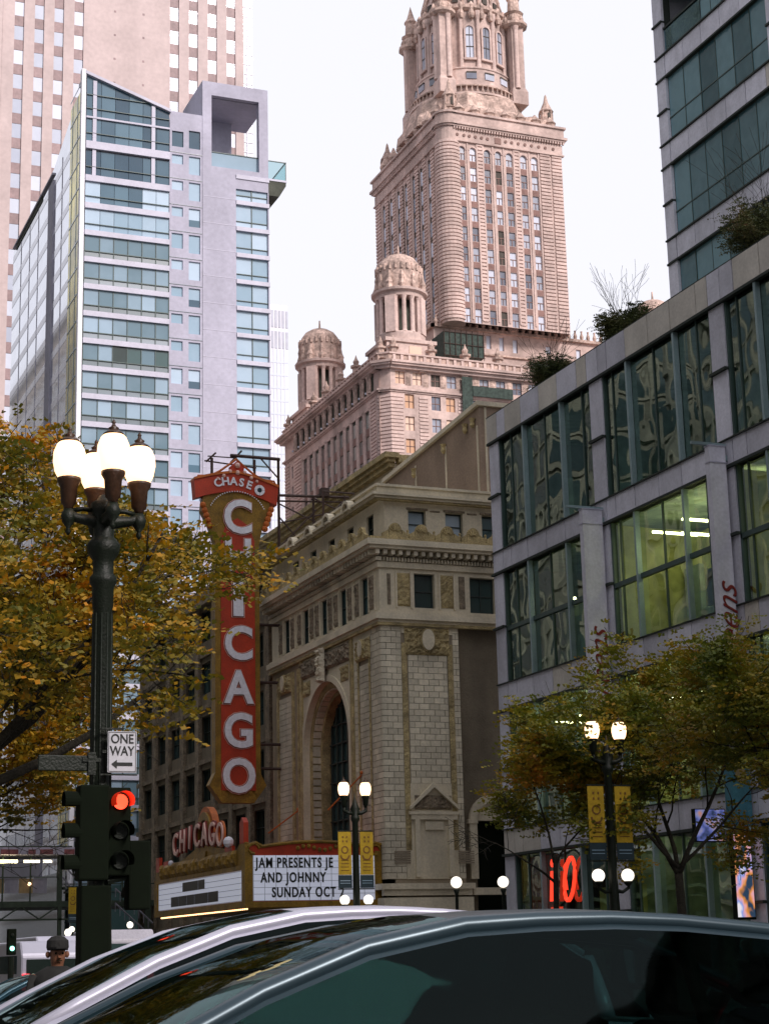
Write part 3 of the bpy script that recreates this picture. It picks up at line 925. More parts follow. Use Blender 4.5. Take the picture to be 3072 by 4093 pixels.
for sg in (-1, 1):
    b = MB()
    pts = [(31.3 + sg * 2.5, 29.0), (31.3 + sg * 2.35, 29.3), (31.3 + sg * 1.6, 29.35), (31.3 + sg * 1.0, 29.7), (31.3 + sg * 0.35, 30.2), (31.3, 30.5)]
    b.tube([(x, 100.1, z) for x, z in pts], 0.07, 5)
    for k in range(5):
        b.ball((31.3 + sg * (2.1 - 0.1 * k), 99.95, 27.5 - 0.3 * k), 0.2, 7, 5)
    part("scroll", b, 'orange', V)
b = MB(); b.prism([(30.95, 29.4), (30.85, 29.95), (31.3, 30.35), (31.75, 29.95), (31.65, 29.4)], 'y', 99.95, 100.2)
part("crown", b, 'red_sign', V)
b = MB()
for x, z, r in ((31.3, 30.05, 0.17), (31.3, 29.6, 0.15), (30.85, 29.65, 0.12), (31.75, 29.65, 0.12), (30.45, 29.35, 0.12), (32.15, 29.35, 0.12), (30.1, 29.15, 0.1), (32.5, 29.15, 0.1)):
    b.ball((x, 99.86, z), r, 8, 5)
part("rosette", b, 'neon_pink', V)
bulb = mesh_of(MB().ball((0, 0, 0), 0.045, 6, 4), 'bulb_white', name="bulb")
for i in range(27):
    a = math.pi * (0.12 + 0.76 * i / 26)
    put("bulb", bulb, V, (31.3 + 1.75 * math.cos(a), 99.88, 26.95 + 1.5 * math.sin(a)))
for s_, zc, hh in (("C", 26.8, 2.05), ("H", 24.5, 2.0), ("I", 21.95, 2.3), ("C", 19.27, 2.0), ("A", 16.7, 1.93), ("G", 14.2, 2.0), ("O", 11.62, 1.97)):
    zc -= 0.0
    size = hh / 0.74
    sxx = 0.92 if s_ != "I" else 1.4
    ln = put("letter_outline", text_mesh(s_, size, 'neon_pink', 'y', 0.02, 0.135, name="letter_outline", sx=sxx), V, (31.3, 99.89, zc))
    ln2 = put("letter_gap", text_mesh(s_, size, 'script_red', 'y', 0.02, 0.102, name="letter_gap", sx=sxx), V, (31.3, 99.87, zc))
    put("letter", text_mesh(s_, size, 'bulb_white', 'y', 0.06, 0.066, name="letter", sx=sxx), V, (31.3, 99.84, zc))
arcs = "CHASE"
for i, ch in enumerate(arcs):
    a = math.pi / 2 + 0.315 - i * 0.158
    R0 = 3.1
    put("letter", text_mesh(ch, 0.68, 'bulb_white', 'y', 0.03, 0.018, name="small_letter"), V, (31.05 + R0 * math.cos(a), 99.86, 25.93 + R0 * math.sin(a)), rot=(0, -(a - math.pi / 2), 0))
b = MB()
for k in range(4):       # ring emblem of four notched pieces
    a0 = k * math.pi / 2 + 0.05; a1 = a0 + math.pi / 2 - 0.1
    n = 4
    for i in range(n):
        p, q = a0 + (a1 - a0) * i / n, a0 + (a1 - a0) * (i + 1) / n
        b.prism([(32.66 + 0.15 * math.cos(p), 28.62 + 0.15 * math.sin(p)), (32.66 + 0.32 * math.cos(p), 28.62 + 0.32 * math.sin(p)),
                 (32.66 + 0.32 * math.cos(q), 28.62 + 0.32 * math.sin(q)), (32.66 + 0.15 * math.cos(q), 28.62 + 0.15 * math.sin(q))], 'y', 99.82, 99.88)
part("emblem", b, 'bulb_white', V)
b = MB(); b.box(32.54, 32.78, 99.84, 99.89, 28.50, 28.74); part("emblem_core", b, 'navy', V)
b = MB()   # brackets and truss
for z in (20.6, 17.2, 13.6, 12.2):
    b = MB(); b.tube([(32.6, 100.35, z), (34.0, 100.35, z)], 0.09, 5); part("bracket", b, 'iron', V)
for (p, q, r) in (((29.85, 100.3, 28.6), (29.85, 100.3, 30.5), 0.09), ((34.0, 100.3, 24.9), (34.0, 100.3, 30.8), 0.09), ((32.5, 100.3, 28.6), (32.5, 100.3, 30.6), 0.08),
                  ((31.0, 100.3, 30.75), (34.1, 100.3, 30.75), 0.11), ((29.4, 100.3, 30.3), (32.6, 100.3, 30.1), 0.05), ((29.6, 100.3, 30.6), (31.4, 100.3, 30.62), 0.04),
                  ((32.9, 100.3, 30.7), (33.95, 100.3, 29.6), 0.05), ((33.8, 100.3, 28.5), (38.5, 100.3, 28.7), 0.09), ((33.8, 100.3, 28.15), (38.5, 100.3, 28.4), 0.06),
                  ((34.0, 100.3, 28.0), (36.6, 100.3, 26.9), 0.05), ((34.0, 100.3, 27.2), (36.0, 100.3, 25.0), 0.05), ((34.0, 100.3, 25.3), (36.4, 100.3, 27.8), 0.05),
                  ((36.2, 100.3, 24.9), (36.2, 100.3, 28.6), 0.08), ((38.2, 100.3, 24.9), (38.2, 100.3, 28.8), 0.08), ((36.2, 98.6, 24.9), (36.2, 98.6, 28.5), 0.07),
                  ((36.2, 100.3, 28.5), (38.2, 98.4, 26.9), 0.05), ((38.2, 100.3, 28.5), (36.2, 98.6, 26.6), 0.05), ((36.2, 98.6, 28.5), (38.2, 98.6, 28.5), 0.06),
                  ((36.2, 100.3, 26.7), (38.2, 100.3, 28.4), 0.05), ((34, 100.3, 26.8), (38.2, 100.3, 27.9), 0.05), ((29.5, 100.3, 30.25), (30.1, 100.3, 30.85), 0.06), ((31.0, 100.3, 30.3), (31.7, 100.3, 31.1), 0.06)):
    b = MB(); b.tube([p, q], r, 5); part("truss_beam", b, 'iron', V)
b = MB(); b.box(36.6, 37.1, 99.9, 100.4, 28.6, 29.1)
part("truss_box", b, 'iron', V)

# ------------------------------------------------------------------ marquee
Q = thing("theatre_marquee", "gold and red theatre marquee with white letter boards over the entrance", "marquee", (27, 85, 3.9))
X0, X1, Y0, Y1 = 27.0, 33.95, 85.0, 101.8
b = MB(); b.box(X0 + 0.12, X1, Y0 + 0.12, Y1, 4.05, 6.5)
part("box", b, 'red_sign', Q)
b = MB()
b.box(X0 - 0.1, X0 + 0.12, Y0 - 0.05, Y0 + 0.5, 3.95, 6.95)     # corner post
b.box(X0 - 0.1, X0 + 0.12, Y0 + 0.5, Y1, 3.95, 4.25); b.box(X0 - 0.1, X0 + 0.12, Y0 + 0.5, Y1, 5.75, 5.95)
b.box(X0 - 0.1, X0 + 0.12, Y1 - 0.6, Y1, 4.25, 5.75)
b.box(X0 + 0.12, X1, Y0 - 0.05, Y0 + 0.12, 3.95, 4.22); b.box(X1 - 0.35, X1, Y0 - 0.05, Y0 + 0.12, 4.22, 6.6)
b.box(X0 + 0.12, X0 + 0.3, Y0 - 0.05, Y0 + 0.12, 4.22, 6.6)
part("frame", b, 'gold', Q)
b = MB()
curve = []
for i in range(21):
    t = i / 20; x = X0 + 0.1 + (X1 - X0 - 0.1) * t
    curve.append((x, 6.62 + 0.42 * math.sin(math.pi * t) ** 0.7 + (0.25 if t < 0.06 or t > 0.94 else 0)))
b.prism([(X0 + 0.1, 6.4)] + curve + [(X1, 6.4)], 'y', Y0 + 0.0, Y0 + 0.1)
part("south_crest", b, 'red_sign', Q)
b = MB(); b.tube([(x, Y0 - 0.02, z + 0.02) for x, z in curve], 0.09, 6)
for t in range(9):
    b.ball((X0 + 2.6 + t * 0.28, Y0 - 0.03, 6.75 + 0.1 * math.sin(t)), 0.11, 7, 5)
b.tube([(X0 + 0.3, Y0 - 0.05, 6.4 + 0.45 * math.sin(i * 0.6)) if False else (X0 + 0.35 + 0.28 * math.cos(i * 0.7), Y0 - 0.05, 6.72 + 0.25 * math.sin(i * 0.7)) for i in range(8)], 0.07, 5)
b.tube([(X1 - 0.3 + 0.25 * math.cos(i * 0.7), Y0 - 0.05, 6.65 + 0.25 * math.sin(i * 0.7)) for i in range(8)], 0.07, 5)
part("crest_scroll", b, 'gold', Q)
# south letter board
b = MB(); b.box(X0 + 0.32, X1 - 0.37, Y0 - 0.02, Y0 + 0.1, 4.25, 6.4)
bd = part("letter_board", b, 'board_white', Q)
b = MB()
for k in range(7):
    z = 4.25 + k * 0.31; b.box(X0 + 0.32, X1 - 0.37, Y0 - 0.035, Y0 - 0.022, z, z + 0.018)
for k in range(11):
    x = X0 + 0.32 + k * 0.57; b.box(x, x + 0.018, Y0 - 0.034, Y0 - 0.023, 4.25, 6.4)
part("board_rails", b, 'board_line', bd)
for s_, xc, zc in (("JAM PRESENTS JE", X0 + 2.42, 6.02), ("AND JOHNNY", X0 + 2.35, 5.32), ("SUNDAY OCT 2", X0 + 3.1, 4.62)):
    put("lettering", text_mesh(s_, 0.66, 'black_letter', 'y', 0.02, 0.016, spacing=1.16, sx=0.70, name="lettering"), bd, (xc, Y0 - 0.055, zc))
# west letter board (parallel to the street)
b = MB(); b.box(X0 - 0.02, X0 + 0.1, Y0 + 0.6, Y1 - 0.7, 4.28, 5.72)
bw = part("letter_board", b, 'board_white', Q, label="west letter board with two dark rows of small letters")
b = MB()
for k in range(6):
    z = 4.28 + k * 0.28; b.box(X0 - 0.035, X0 - 0.022, Y0 + 0.6, Y1 - 0.7, z, z + 0.02)
part("board_rails", b, 'board_line', bw)
b = MB()
for (ya, yb, z0, z1) in ((92.0, 93.1, 5.12, 5.6), (93.2, 96.1, 5.12, 5.6), (89.6, 91.3, 4.4, 4.92), (91.4, 93.8, 4.4, 4.92), (93.9, 95.3, 4.4, 4.92), (95.4, 96.9, 4.4, 4.92), (97.0, 98.4, 4.4, 4.92)):
    b.box(X0 - 0.06, X0 - 0.037, ya, yb, z0, z1)
part("letter_rows", b, 'black_letter', bw)
# gold ornament above the west board, sunburst ring and letters
b = MB()
prof = [(Y0, 5.95), (Y0, 7.0), (Y0 + 0.8, 7.15), (Y0 + 1.6, 6.7), (88.5, 6.9), (90.5, 7.1), (91.5, 7.3), (93.3, 7.3), (94.5, 7.1), (96.5, 6.75), (98.5, 6.4), (99.8, 6.9), (100.8, 6.5), (101.6, 7.2), (101.8, 5.95)]
b.prism(prof, 'x', X0 - 0.02, X0 + 0.14)
part("west_crest", b, 'gold', Q)
b = MB(); relief(b, 'x', X0 - 0.04, 86.4, 100.8, 5.95, 6.75, 0.16, 0.18, 8)
part("crest_carving", b, 'gold', Q)
b = MB(); arch_ring(b, 'x', 92.4, 7.7, 0.95, 1.35, X0 - 0.0, X0 + 0.35, 24, 0, 2 * math.pi)
part("sun_ring", b, 'gold', Q)
b = MB(); arch_ring(b, 'x', 92.4, 7.7, 1.3, 1.62, X0 + 0.1, X0 + 0.45, 24, 0, math.pi)
part("sun_ring_outer", b, 'orange', Q)
b = MB(); b.prism([(92.4 + 0.95 * math.cos(t / 16 * 2 * math.pi), 7.7 + 0.95 * math.sin(t / 16 * 2 * math.pi)) for t in range(16)], 'x', X0 + 0.15, X0 + 0.2)
part("ring_disc", b, 'navy', Q)
b = MB(); b.prism([(91.6, 7.0), (93.2, 7.0), (92.9, 6.2), (92.4, 5.97), (91.9, 6.2)], 'x', X0 - 0.1, X0 - 0.02)
part("shield", b, 'gold', Q)
for i, ch in enumerate("CHICAGO"):
    yy = 97.3 - i * 1.38
    zz = 7.62 + 0.22 * math.sin(math.pi * i / 6)
    put("letter_back", text_mesh(ch, 1.72, 'orange' if i == 6 else 'script_red', 'x', 0.05, 0.07, sx=0.95, name="letter_back"), Q, (X0 - 0.04, yy, zz))
    put("letter", text_mesh(ch, 1.66, 'neon_pink', 'x', 0.05, 0.014, sx=0.95, name="letter"), Q, (X0 - 0.11, yy, zz))
b = MB()
b.box(X0 - 0.08, X0 + 0.1, 100.8, 101.5, 6.4, 7.2); b.box(X0 - 0.08, X0 + 0.1, 98.8, 99.9, 6.3, 6.9)
b.prism([(85.3, 7.0), (85.3, 8.0), (85.6, 8.25), (85.95, 8.0), (85.95, 7.0)], 'x', X0 - 0.05, X0 + 0.2); b.box(X0 - 0.05, X0 + 0.1, 87.2, 88.4, 6.75, 7.0)
part("red_finial", b, 'red_sign', Q)
b = MB(); b.ball((X0 - 0.1, 98.3, 6.75), 0.16, 8, 5); b.ball((X0 - 0.1, 87.6, 7.2), 0.28, 8, 5)
part("light", b, 'bulb_white', Q)
bl = mesh_of(MB().ball((0, 0, 0), 0.05, 6, 4), emit("warm bulb", (1.0, 0.55, 0.25), 3.0), name="bulb")
for k in range(50):
    put("bulb", bl, Q, (X0 + 0.2, Y0 + 0.6 + k * 0.32, 3.9))
b = MB(); b.box(X0, X1, Y0, Y1, 3.93, 4.02); part("soffit", b, 'gold', Q)

# ================================================================== glass shop and office building on the right
A = thing("glass_office_building", "grey stone and green glass street building with projecting fins, right of the theatre", "office building", (34, 22, 0))
FX = 34.0
# bays: (glass y0, glass y1, pier y0, pier y1 north of it)
bays = []
top = 69.98
PIER = 1.0
y = 70.95
piers = [(69.98, 70.95)]
yy = 60.42
bays.append((61.5, 69.98)); piers.append((60.42, 61.5))
bays.append((52.5, 60.42)); piers.append((51.5, 52.5))
for k in range(3):
    a = 51.5 - 9.0 * k
    bays.append((a - 8.0, a)); piers.append((a - 9.0, a - 8.0))
YS = piers[-1][0]
bands = [(23.68, 24.85), (17.72, 18.62), (11.7, 12.78), (5.6, 6.6)]
glassz = [(18.62, 23.68), (12.78, 17.72), (6.6, 11.7), (0.3, 5.6)]
core = MB()
for z0, z1 in bands:
    core.box(FX + 0.10, FX + 0.5, YS, 70.9, z0 + 0.02, z1 - 0.02)
for a, c in piers:
    core.box(FX + 0.10, FX + 0.35, a + 0.02, c - 0.02, 0, 24.8)
part("joint_frame", core, 'joint', A)
# floors, rear wall, roof, north wall
b = MB()
for z0, z1 in bands[:3]:
    b.box(FX + 0.5, 62, YS, 70.9, z0 + 0.25, z1 - 0.1)
part("floor_slab", b, 'room_dark', A)
b = MB(); b.box(FX + 0.2, 62, 70.7, 70.95, 0, 24.7); b.box(61.7, 62, YS, 70.7, 0, 24.7); b.box(FX + 0.2, 62, YS - 0.25, YS, 0, 24.7); b.box(FX + 0.5, 61.7, YS, 70.7, 24.4, 24.7)
part("outer_wall", b, 'concrete', A)
random.seed(3)


def room(y0, y1, z0, z1, x1, mat, name="room_wall"):
    r = MB()
    r.quad((x1, y0, z0), (x1, y1, z0), (x1, y1, z1), (x1, y0, z1))
    r.quad((FX + 0.6, y1, z0), (x1, y1, z0), (x1, y1, z1), (FX + 0.6, y1, z1))
    part(name, r, mat, A)


for bi, (y0, y1) in enumerate(bays):
    room(y0, y1 + 0.9, 18.5, 23.7, 39, 'room_teal' if bi % 2 else 'room_dark')
    room(y0, y1 + 0.9, 12.8, 17.8, 38.6, 'room' if bi != 0 else 'room_dark')
    room(y0, y1 + 0.9, 6.6, 11.8, 39.5, 'room' if bi in (0, 1) else 'room_dark')
    room(y0, y1 + 0.9, 0.1, 5.7, 39.0, 'room_dark')
# partitions and furniture-like masses inside, so that the depth reads
b = MB()
for _ in range(46):
    bi = random.randrange(3); y0, y1 = bays[bi]; yv = random.uniform(y0, y1)
    zb = random.choice((12.9, 12.9, 6.7, 6.7, 18.7)); xv = random.uniform(35.2, 38)
    b.box(xv, xv + random.uniform(0.2, 1.2), yv, yv + random.uniform(0.3, 1.6), zb, zb + random.uniform(0.8, 3.6))
part("interior_partitions", b, 'room_dark', A, kind='stuff')
b = MB()
for _ in range(22):
    bi = random.randrange(3); y0, y1 = bays[bi]; yv = random.uniform(y0, y1)
    zb = random.choice((13.0, 7.0, 13.0)); b.box(38.2, 38.5, yv, yv + random.uniform(0.6, 2.0), zb, zb + random.uniform(1.5, 4.2))
part("interior_panels", b, 'room', A, kind='stuff')

tube_me = mesh_of(MB().box(-0.07, 0.07, -0.75, 0.75, -0.04, 0.04), 'tube', name="light_tube")
tube_me2 = mesh_of(MB().box(-0.05, 0.05, -0.45, 0.45, -0.03, 0.03), 'tube', name="light_tube")
tube_x = mesh_of(MB().box(-1.0, 1.0, -0.06, 0.06, -0.04, 0.04), 'tube', name="light_tube")
for p in ((36.2, 57.2, 16.6), (36.6, 55.2, 16.9)):
    put("light_tube", tube_x, A, p)
for p in ((36.0, 53.2, 17.0),):
    put("light_tube", tube_x, A, p)
for k in range(5):
    put("light_tube", tube_me, A, (36.4, 66.2 - k * 2.1, 10.9))
for k in range(5):
    put("light_tube", tube_me, A, (36.6, 59.0 - k * 2.1, 10.6))
for k in range(4):
    put("light_tube", tube_me2, A, (38.2, 58.6 - k * 2.3, 10.9))
for k in range(3):
    put("light_tube", tube_me2, A, (37.2, 56.0 - k * 1.1, 13.3 - 1.9))
for p in ((36.3, 47.0, 16.9), (36.3, 44.0, 16.9), (36.4, 49.4, 10.9), (36.4, 46.4, 10.9), (36.3, 63.2, 16.7)):
    put("light_tube", tube_me, A, p)
for k in range(4):  # extra tubes added to brighten the lit floors
    put("light_tube", tube_x, A, (36.4, 68.5 - k * 2.2, 10.95)); put("light_tube", tube_x, A, (36.4, 59.6 - k * 2.2, 17.2))
for k in range(5):
    put("light_tube", tube_x, A, (37.4, 59.6 - k * 1.8, 11.1)); put("light_tube", tube_me2, A, (36.0, 50.5 - k * 1.8, 17.0))
dot = mesh_of(MB().ball((0, 0, 0), 0.09, 6, 4), 'tube', name="spot")
for p in ((35.6, 66.6, 15.9), (36, 63.6, 16.8), (36, 63.3, 15.8), (37.5, 56.2, 13.8), (35.4, 54.6, 4.3), (35.8, 60.6, 10.2)):
    put("spot", dot, A, p)
for k in range(14):
    put("spot", dot, A, (38.0, 55.6 - (k % 5) * 0.55, 3.0 + (k // 5) * 0.35), scale=(0.8, 0.8, 0.5))
# panes, fins and thin mullions
for bi, (y0, y1) in enumerate(bays):
    n = 5
    cuts = [y0 + (y1 - y0) * t for t in ((0, 0.10, 0.29, 0.495, 0.70, 0.875, 1.0) if bi == 0 else (0, 0.13, 0.30, 0.52, 0.745, 0.92, 1.0))]
    for zi, (z0, z1) in enumerate(glassz):
        zc = [z0, z1]
        if zi == 1: zc = [z0, z0 + 2.36, z1]
        if zi == 2: zc = [z0, z0 + 2.5, z1]
        for i in range(len(cuts) - 1):
            for j in range(len(zc) - 1):
                pb = MB(); dx = random.uniform(-0.012, 0.012)
                pb.quad((FX + 0.12 + dx, cuts[i] + 0.02, zc[j] + 0.02), (FX + 0.12 - dx, cuts[i + 1] - 0.02, zc[j] + 0.02),
                        (FX + 0.12 - dx, cuts[i + 1] - 0.02, zc[j + 1] - 0.02), (FX + 0.12 + dx, cuts[i] + 0.02, zc[j + 1] - 0.02))
                part("pane", pb, 'abc_glass', A)
        fb = MB()
        for i, c in enumerate(cuts[1:-1]):
            if i in (1, 3):
                pf = MB(); pf.box(FX - 0.10, FX + 0.11, c - 0.06, c + 0.06, z0, z1)
                part("fin", pf, 'fin', A)
            else:
                fb.box(FX + 0.07, FX + 0.15, c - 0.03, c + 0.03, z0, z1)
        for c in (y0, y1):
            fb.box(FX + 0.02, FX + 0.16, c - 0.07, c + 0.07, z0, z1)
        fb.box(FX + 0.05, FX + 0.16, y0, y1, z0, z0 + 0.07); fb.box(FX + 0.05, FX + 0.16, y0, y1, z1 - 0.1, z1)
        for c in zc[1:-1]:
            fb.box(FX + 0.02, FX + 0.17, y0, y1, c - 0.09, c + 0.09)
        part("mullion", fb, 'thin_frame', A)
# stone panels on bands and piers, each its own piece
jn = [70.95, 69.93, 69.11, 67.53, 65.77, 64.1, 62.36, 61.52, 60.57, 59.84, 58.35, 56.59, 54.96, 53.14, 52.37, 51.54, 50.68, 49.03]
yv = 49.03
while yv > YS + 1:
    yv -= random.choice((1.7, 1.7, 0.9)); jn.append(max(yv, YS))
for bi, (z0, z1) in enumerate(bands):
    for i in range(len(jn) - 1):
        pb = MB(); pr = random.uniform(0, 0.012)
        pb.box(FX - 0.02 - pr - (0.08 if bi == 0 else 0), FX + 0.10, jn[i + 1] + 0.022, jn[i] - 0.022, z0 + 0.0, z1)
        part("stone_panel", pb, 'tan_panel' if random.random() < (0.42 if bi == 0 else 0.12) else 'grey_panel', A)
    # shadow gap and steel channel under every band
    pb = MB(); pb.box(FX - 0.14, FX + 0.2, YS, 70.98, z0 - 0.10, z0); pb.box(FX - 0.10, FX + 0.2, YS, 70.98, z1, z1 + 0.05)
    part("channel", pb, 'joint', A)
for (a, c) in piers:
    for zi, (z0, z1) in enumerate(glassz):
        zm = (z0 + z1) / 2
        for (p, q) in ((z0 + 0.06, zm - 0.05), (zm + 0.05, z1 - 0.12)):
            pb = MB(); pb.box(FX - 0.03, FX + 0.10, a + 0.03, c - 0.03, p, q)
            part("stone_panel", pb, 'grey_panel', A)
        pb = MB(); pb.box(FX - 0.16, FX + 0.1, a - 0.02, c + 0.02, zm - 0.05, zm + 0.05)
        part("pier_channel", pb, 'joint', A)
# red shop wall and neon behind the ground floor glass at the corner
b = MB()
for k in range(7):
    b.box(34.55, 34.62, 67.3 + k * 0.37, 67.3 + k * 0.37 + 0.34, 0.4, 5.4)
part("shop_wall", b, 'planter_red', A)
b = MB(); b.box(34.5, 34.6, 67.0, 67.9, 3.0, 3.3)
part("shop_sign", b, 'neon_red', A)
put("neon_script", text_mesh("i", 2.5, 'neon_red', 'x', 0.05, 0.03, shear=0.15, sx=0.9, name="neon_script"), A, (33.9, 66.55, 4.28))
b = MB(); b.tube([(33.88, 64.95 + 0.42 * math.cos(t * math.pi / 9) - 0.2 * math.sin(t * math.pi / 9), 4.3 + 0.82 * math.sin(t * math.pi / 9)) for t in range(-13, 6)], 0.085, 6)
b.tube([(33.88, 65.25, 3.9), (33.88, 65.3, 4.8), (33.88, 64.95, 5.0)], 0.08, 6)
part("neon_script", b, 'neon_red', A)
b = MB(); b.box(34.8, 34.9, 61.6, 69.9, 0.2, 5.5)
part("shop_backing", b, 'black_matt', A)
b = MB()
for k in range(5):
    b.box(34.5, 34.7, 63.2 - k * 0.7, 63.7 - k * 0.7, 1.2, 3.9)
part("shop_fixture", b, 'room', A)
# hanging script pylons (blade signs)
for idx, (yp, z0, z1, xl) in enumerate(((60.9, 5.9, 18.25, 33.0), (52.0, 5.3, 18.4, 33.22))):
    S_ = thing("blade_sign", ["tall narrow white blade sign with red script, north one by the theatre side", "tall narrow white blade sign with red script, south one above the video screen"][idx], "sign", (33.5, yp, z0), "white script blade signs on the glass building")
    b = MB(); b.box(xl, 33.86, yp - 0.14, yp + 0.14, z0, z1)
    part("body", b, 'grey_panel', S_)
    b = MB(); b.box(xl - 0.62, 34.0, yp - 0.05, yp + 0.05, z1 + 0.02, z1 + 0.12); b.box(33.86, 34.1, yp - 0.09, yp + 0.09, z1 - 0.5, z1 - 0.3); b.box(33.86, 34.1, yp - 0.09, yp + 0.09, z0 + 1.0, z0 + 1.2)
    b.box(33.86, 34.1, yp - 0.09, yp + 0.09, 11.9, 12.1)
    part("bracket", b, 'fin', S_)
    b = MB(); b.box(xl - 0.02, 33.88, yp - 0.17, yp + 0.16, z1 - 0.62, z1 - 0.58); b.box(xl - 0.02, 33.88, yp - 0.17, yp + 0.16, z1 - 0.03, z1 + 0.01)
    part("band", b, 'wit_wall', S_)
    put("lettering", text_mesh("Walgreens", 1.2, 'script_red', 'y', 0.02, -0.008, shear=0.5, rot90=True, sx=0.98, name="lettering"), S_, ((xl + 33.86) / 2, yp - 0.17, 10.9 if idx == 0 else 10.9))
    if idx == 1:
        b = MB(); b.box(xl - 0.1, 33.9, yp - 0.19, yp + 0.17, 5.35, 7.9); part("teal_panel", b, 'teal_banner', S_)
        b = MB(); b.prism([(33.55 + 0.22 * math.cos(t / 14 * 6.2832), 7.05 + 0.26 * math.sin(t / 14 * 6.2832)) for t in range(14)], 'y', yp - 0.22, yp - 0.19)
        part("roundel", b, 'panel_tan', S_)
        b = MB(); b.tube([(32.5, yp - 0.25, 5.3), (34.1, yp - 0.25, 5.25)], 0.12, 8); part("bottom_rod", b, 'fin', S_)
D = thing("video_screen", "tall lit video screen with pink and orange picture by the shop entrance", "screen", (33.5, 51.9, 2.4))
b = MB(); b.box(33.12, 33.86, 51.95, 52.15, 2.4, 5.2); part("case", b, 'black_matt', D)
b = MB(); b.quad((33.16, 51.93, 2.48), (33.82, 51.93, 2.48), (33.82, 51.93, 5.15), (33.16, 51.93, 5.15))
part("picture", b, screen_mat("screen picture", [(0.02, 0.05, 0.10), (0.75, 0.28, 0.05), (0.9, 0.42, 0.42), (0.25, 0.35, 0.8), (0.9, 0.85, 0.9)], 1.7, 0.75, (1.3, 1, 0.8)), D)
D2 = thing("poster_lightbox", "small blue and orange lit picture panel under the teal banner", "lightbox", (32.9, 53.6, 5.2))
b = MB(); b.box(32.75, 33.95, 53.55, 53.75, 5.0, 6.1); part("case", b, 'black_matt', D2)
b = MB(); b.quad((32.78, 53.54, 5.03), (33.92, 53.54, 5.03), (33.92, 53.54, 6.07), (32.78, 53.54, 6.07))
part("picture", b, screen_mat("lightbox picture", [(0.03, 0.05, 0.12), (0.16, 0.2, 0.6), (0.35, 0.35, 0.6), (0.7, 0.3, 0.2)], 2.4, 0.5), D2)

# upper setback tower of the same block
U = thing("glass_office_tower", "teal glass tower with lavender stone bands rising behind the roof parapet", "office tower", (46, 20, 24.4))
UX = 46.0
ubands = [(29.8 + 5.12 * k, 31.0 + 5.12 * k) for k in range(9)]
ubands = [(35.0 + 5.1 * k, 36.2 + 5.03 * k - 0.0) for k in range(-2, 8)]
ubands = [(a, a + 1.18) for a in (24.9, 29.9, 35.0, 40.13, 44.95, 49.95, 55, 60, 65, 70)]
upiers = [(73.42, 74.3), (63.4, 64.4), (53.4, 54.4), (43.4, 44.4), (33.4, 34.4), (23.4, 24.4)]
b = MB()
for z0, z1 in ubands: b.box(UX + 0.08, UX + 0.5, 23.4, 74.25, z0 + 0.03, z1 - 0.03)
for a, c in upiers: b.box(UX + 0.1, UX + 0.5, a + 0.03, c - 0.03, 24.4, 71)
part("joint_frame", b, 'joint', U)
b = MB(); b.box(UX + 0.3, 78, 74.0, 74.3, 24.4, 71); b.box(77.7, 78, 23.4, 74, 24.4, 71); b.box(UX + 0.3, 78, 23.2, 23.4, 24.4, 71); b.box(UX + 0.5, 77.7, 23.4, 74, 70.7, 71)
part("outer_wall", b, 'grey_panel', U)
b = MB()
for z0, z1 in ubands: b.box(UX + 0.5, 60, 23.4, 74, z0 + 0.3, z1 - 0.2)
b.box(51, 51.2, 23.4, 74, 24.4, 70.7)
part("floor_slab", b, 'room_teal', U)
for z0, z1 in ubands:
    yj = 73.4
    while yj > 24:
        yn = max(yj - 1.72, 23.4)
        pb = MB(); pb.box(UX - 0.03 - random.uniform(0, 0.01), UX + 0.08, yn + 0.02, yj - 0.02, z0, z1)
        part("stone_panel", pb, 'grey_panel' if random.random() < 0.85 else 'tan_panel', U)
        yj = yn
    for a, c in upiers[:1]:
        pb = MB(); pb.box(UX - 0.05, UX + 0.08, a + 0.02, c, z0 + 0.06, z1 - 0.03); part("stone_panel", pb, 'grey_panel', U)
    pb = MB(); pb.box(UX - 0.12, UX + 0.2, 23.4, 74.32, z0 - 0.1, z0); pb.box(UX - 0.12, UX + 0.2, 23.4, 74.32, z1, z1 + 0.08)
    part("channel", pb, 'joint', U)
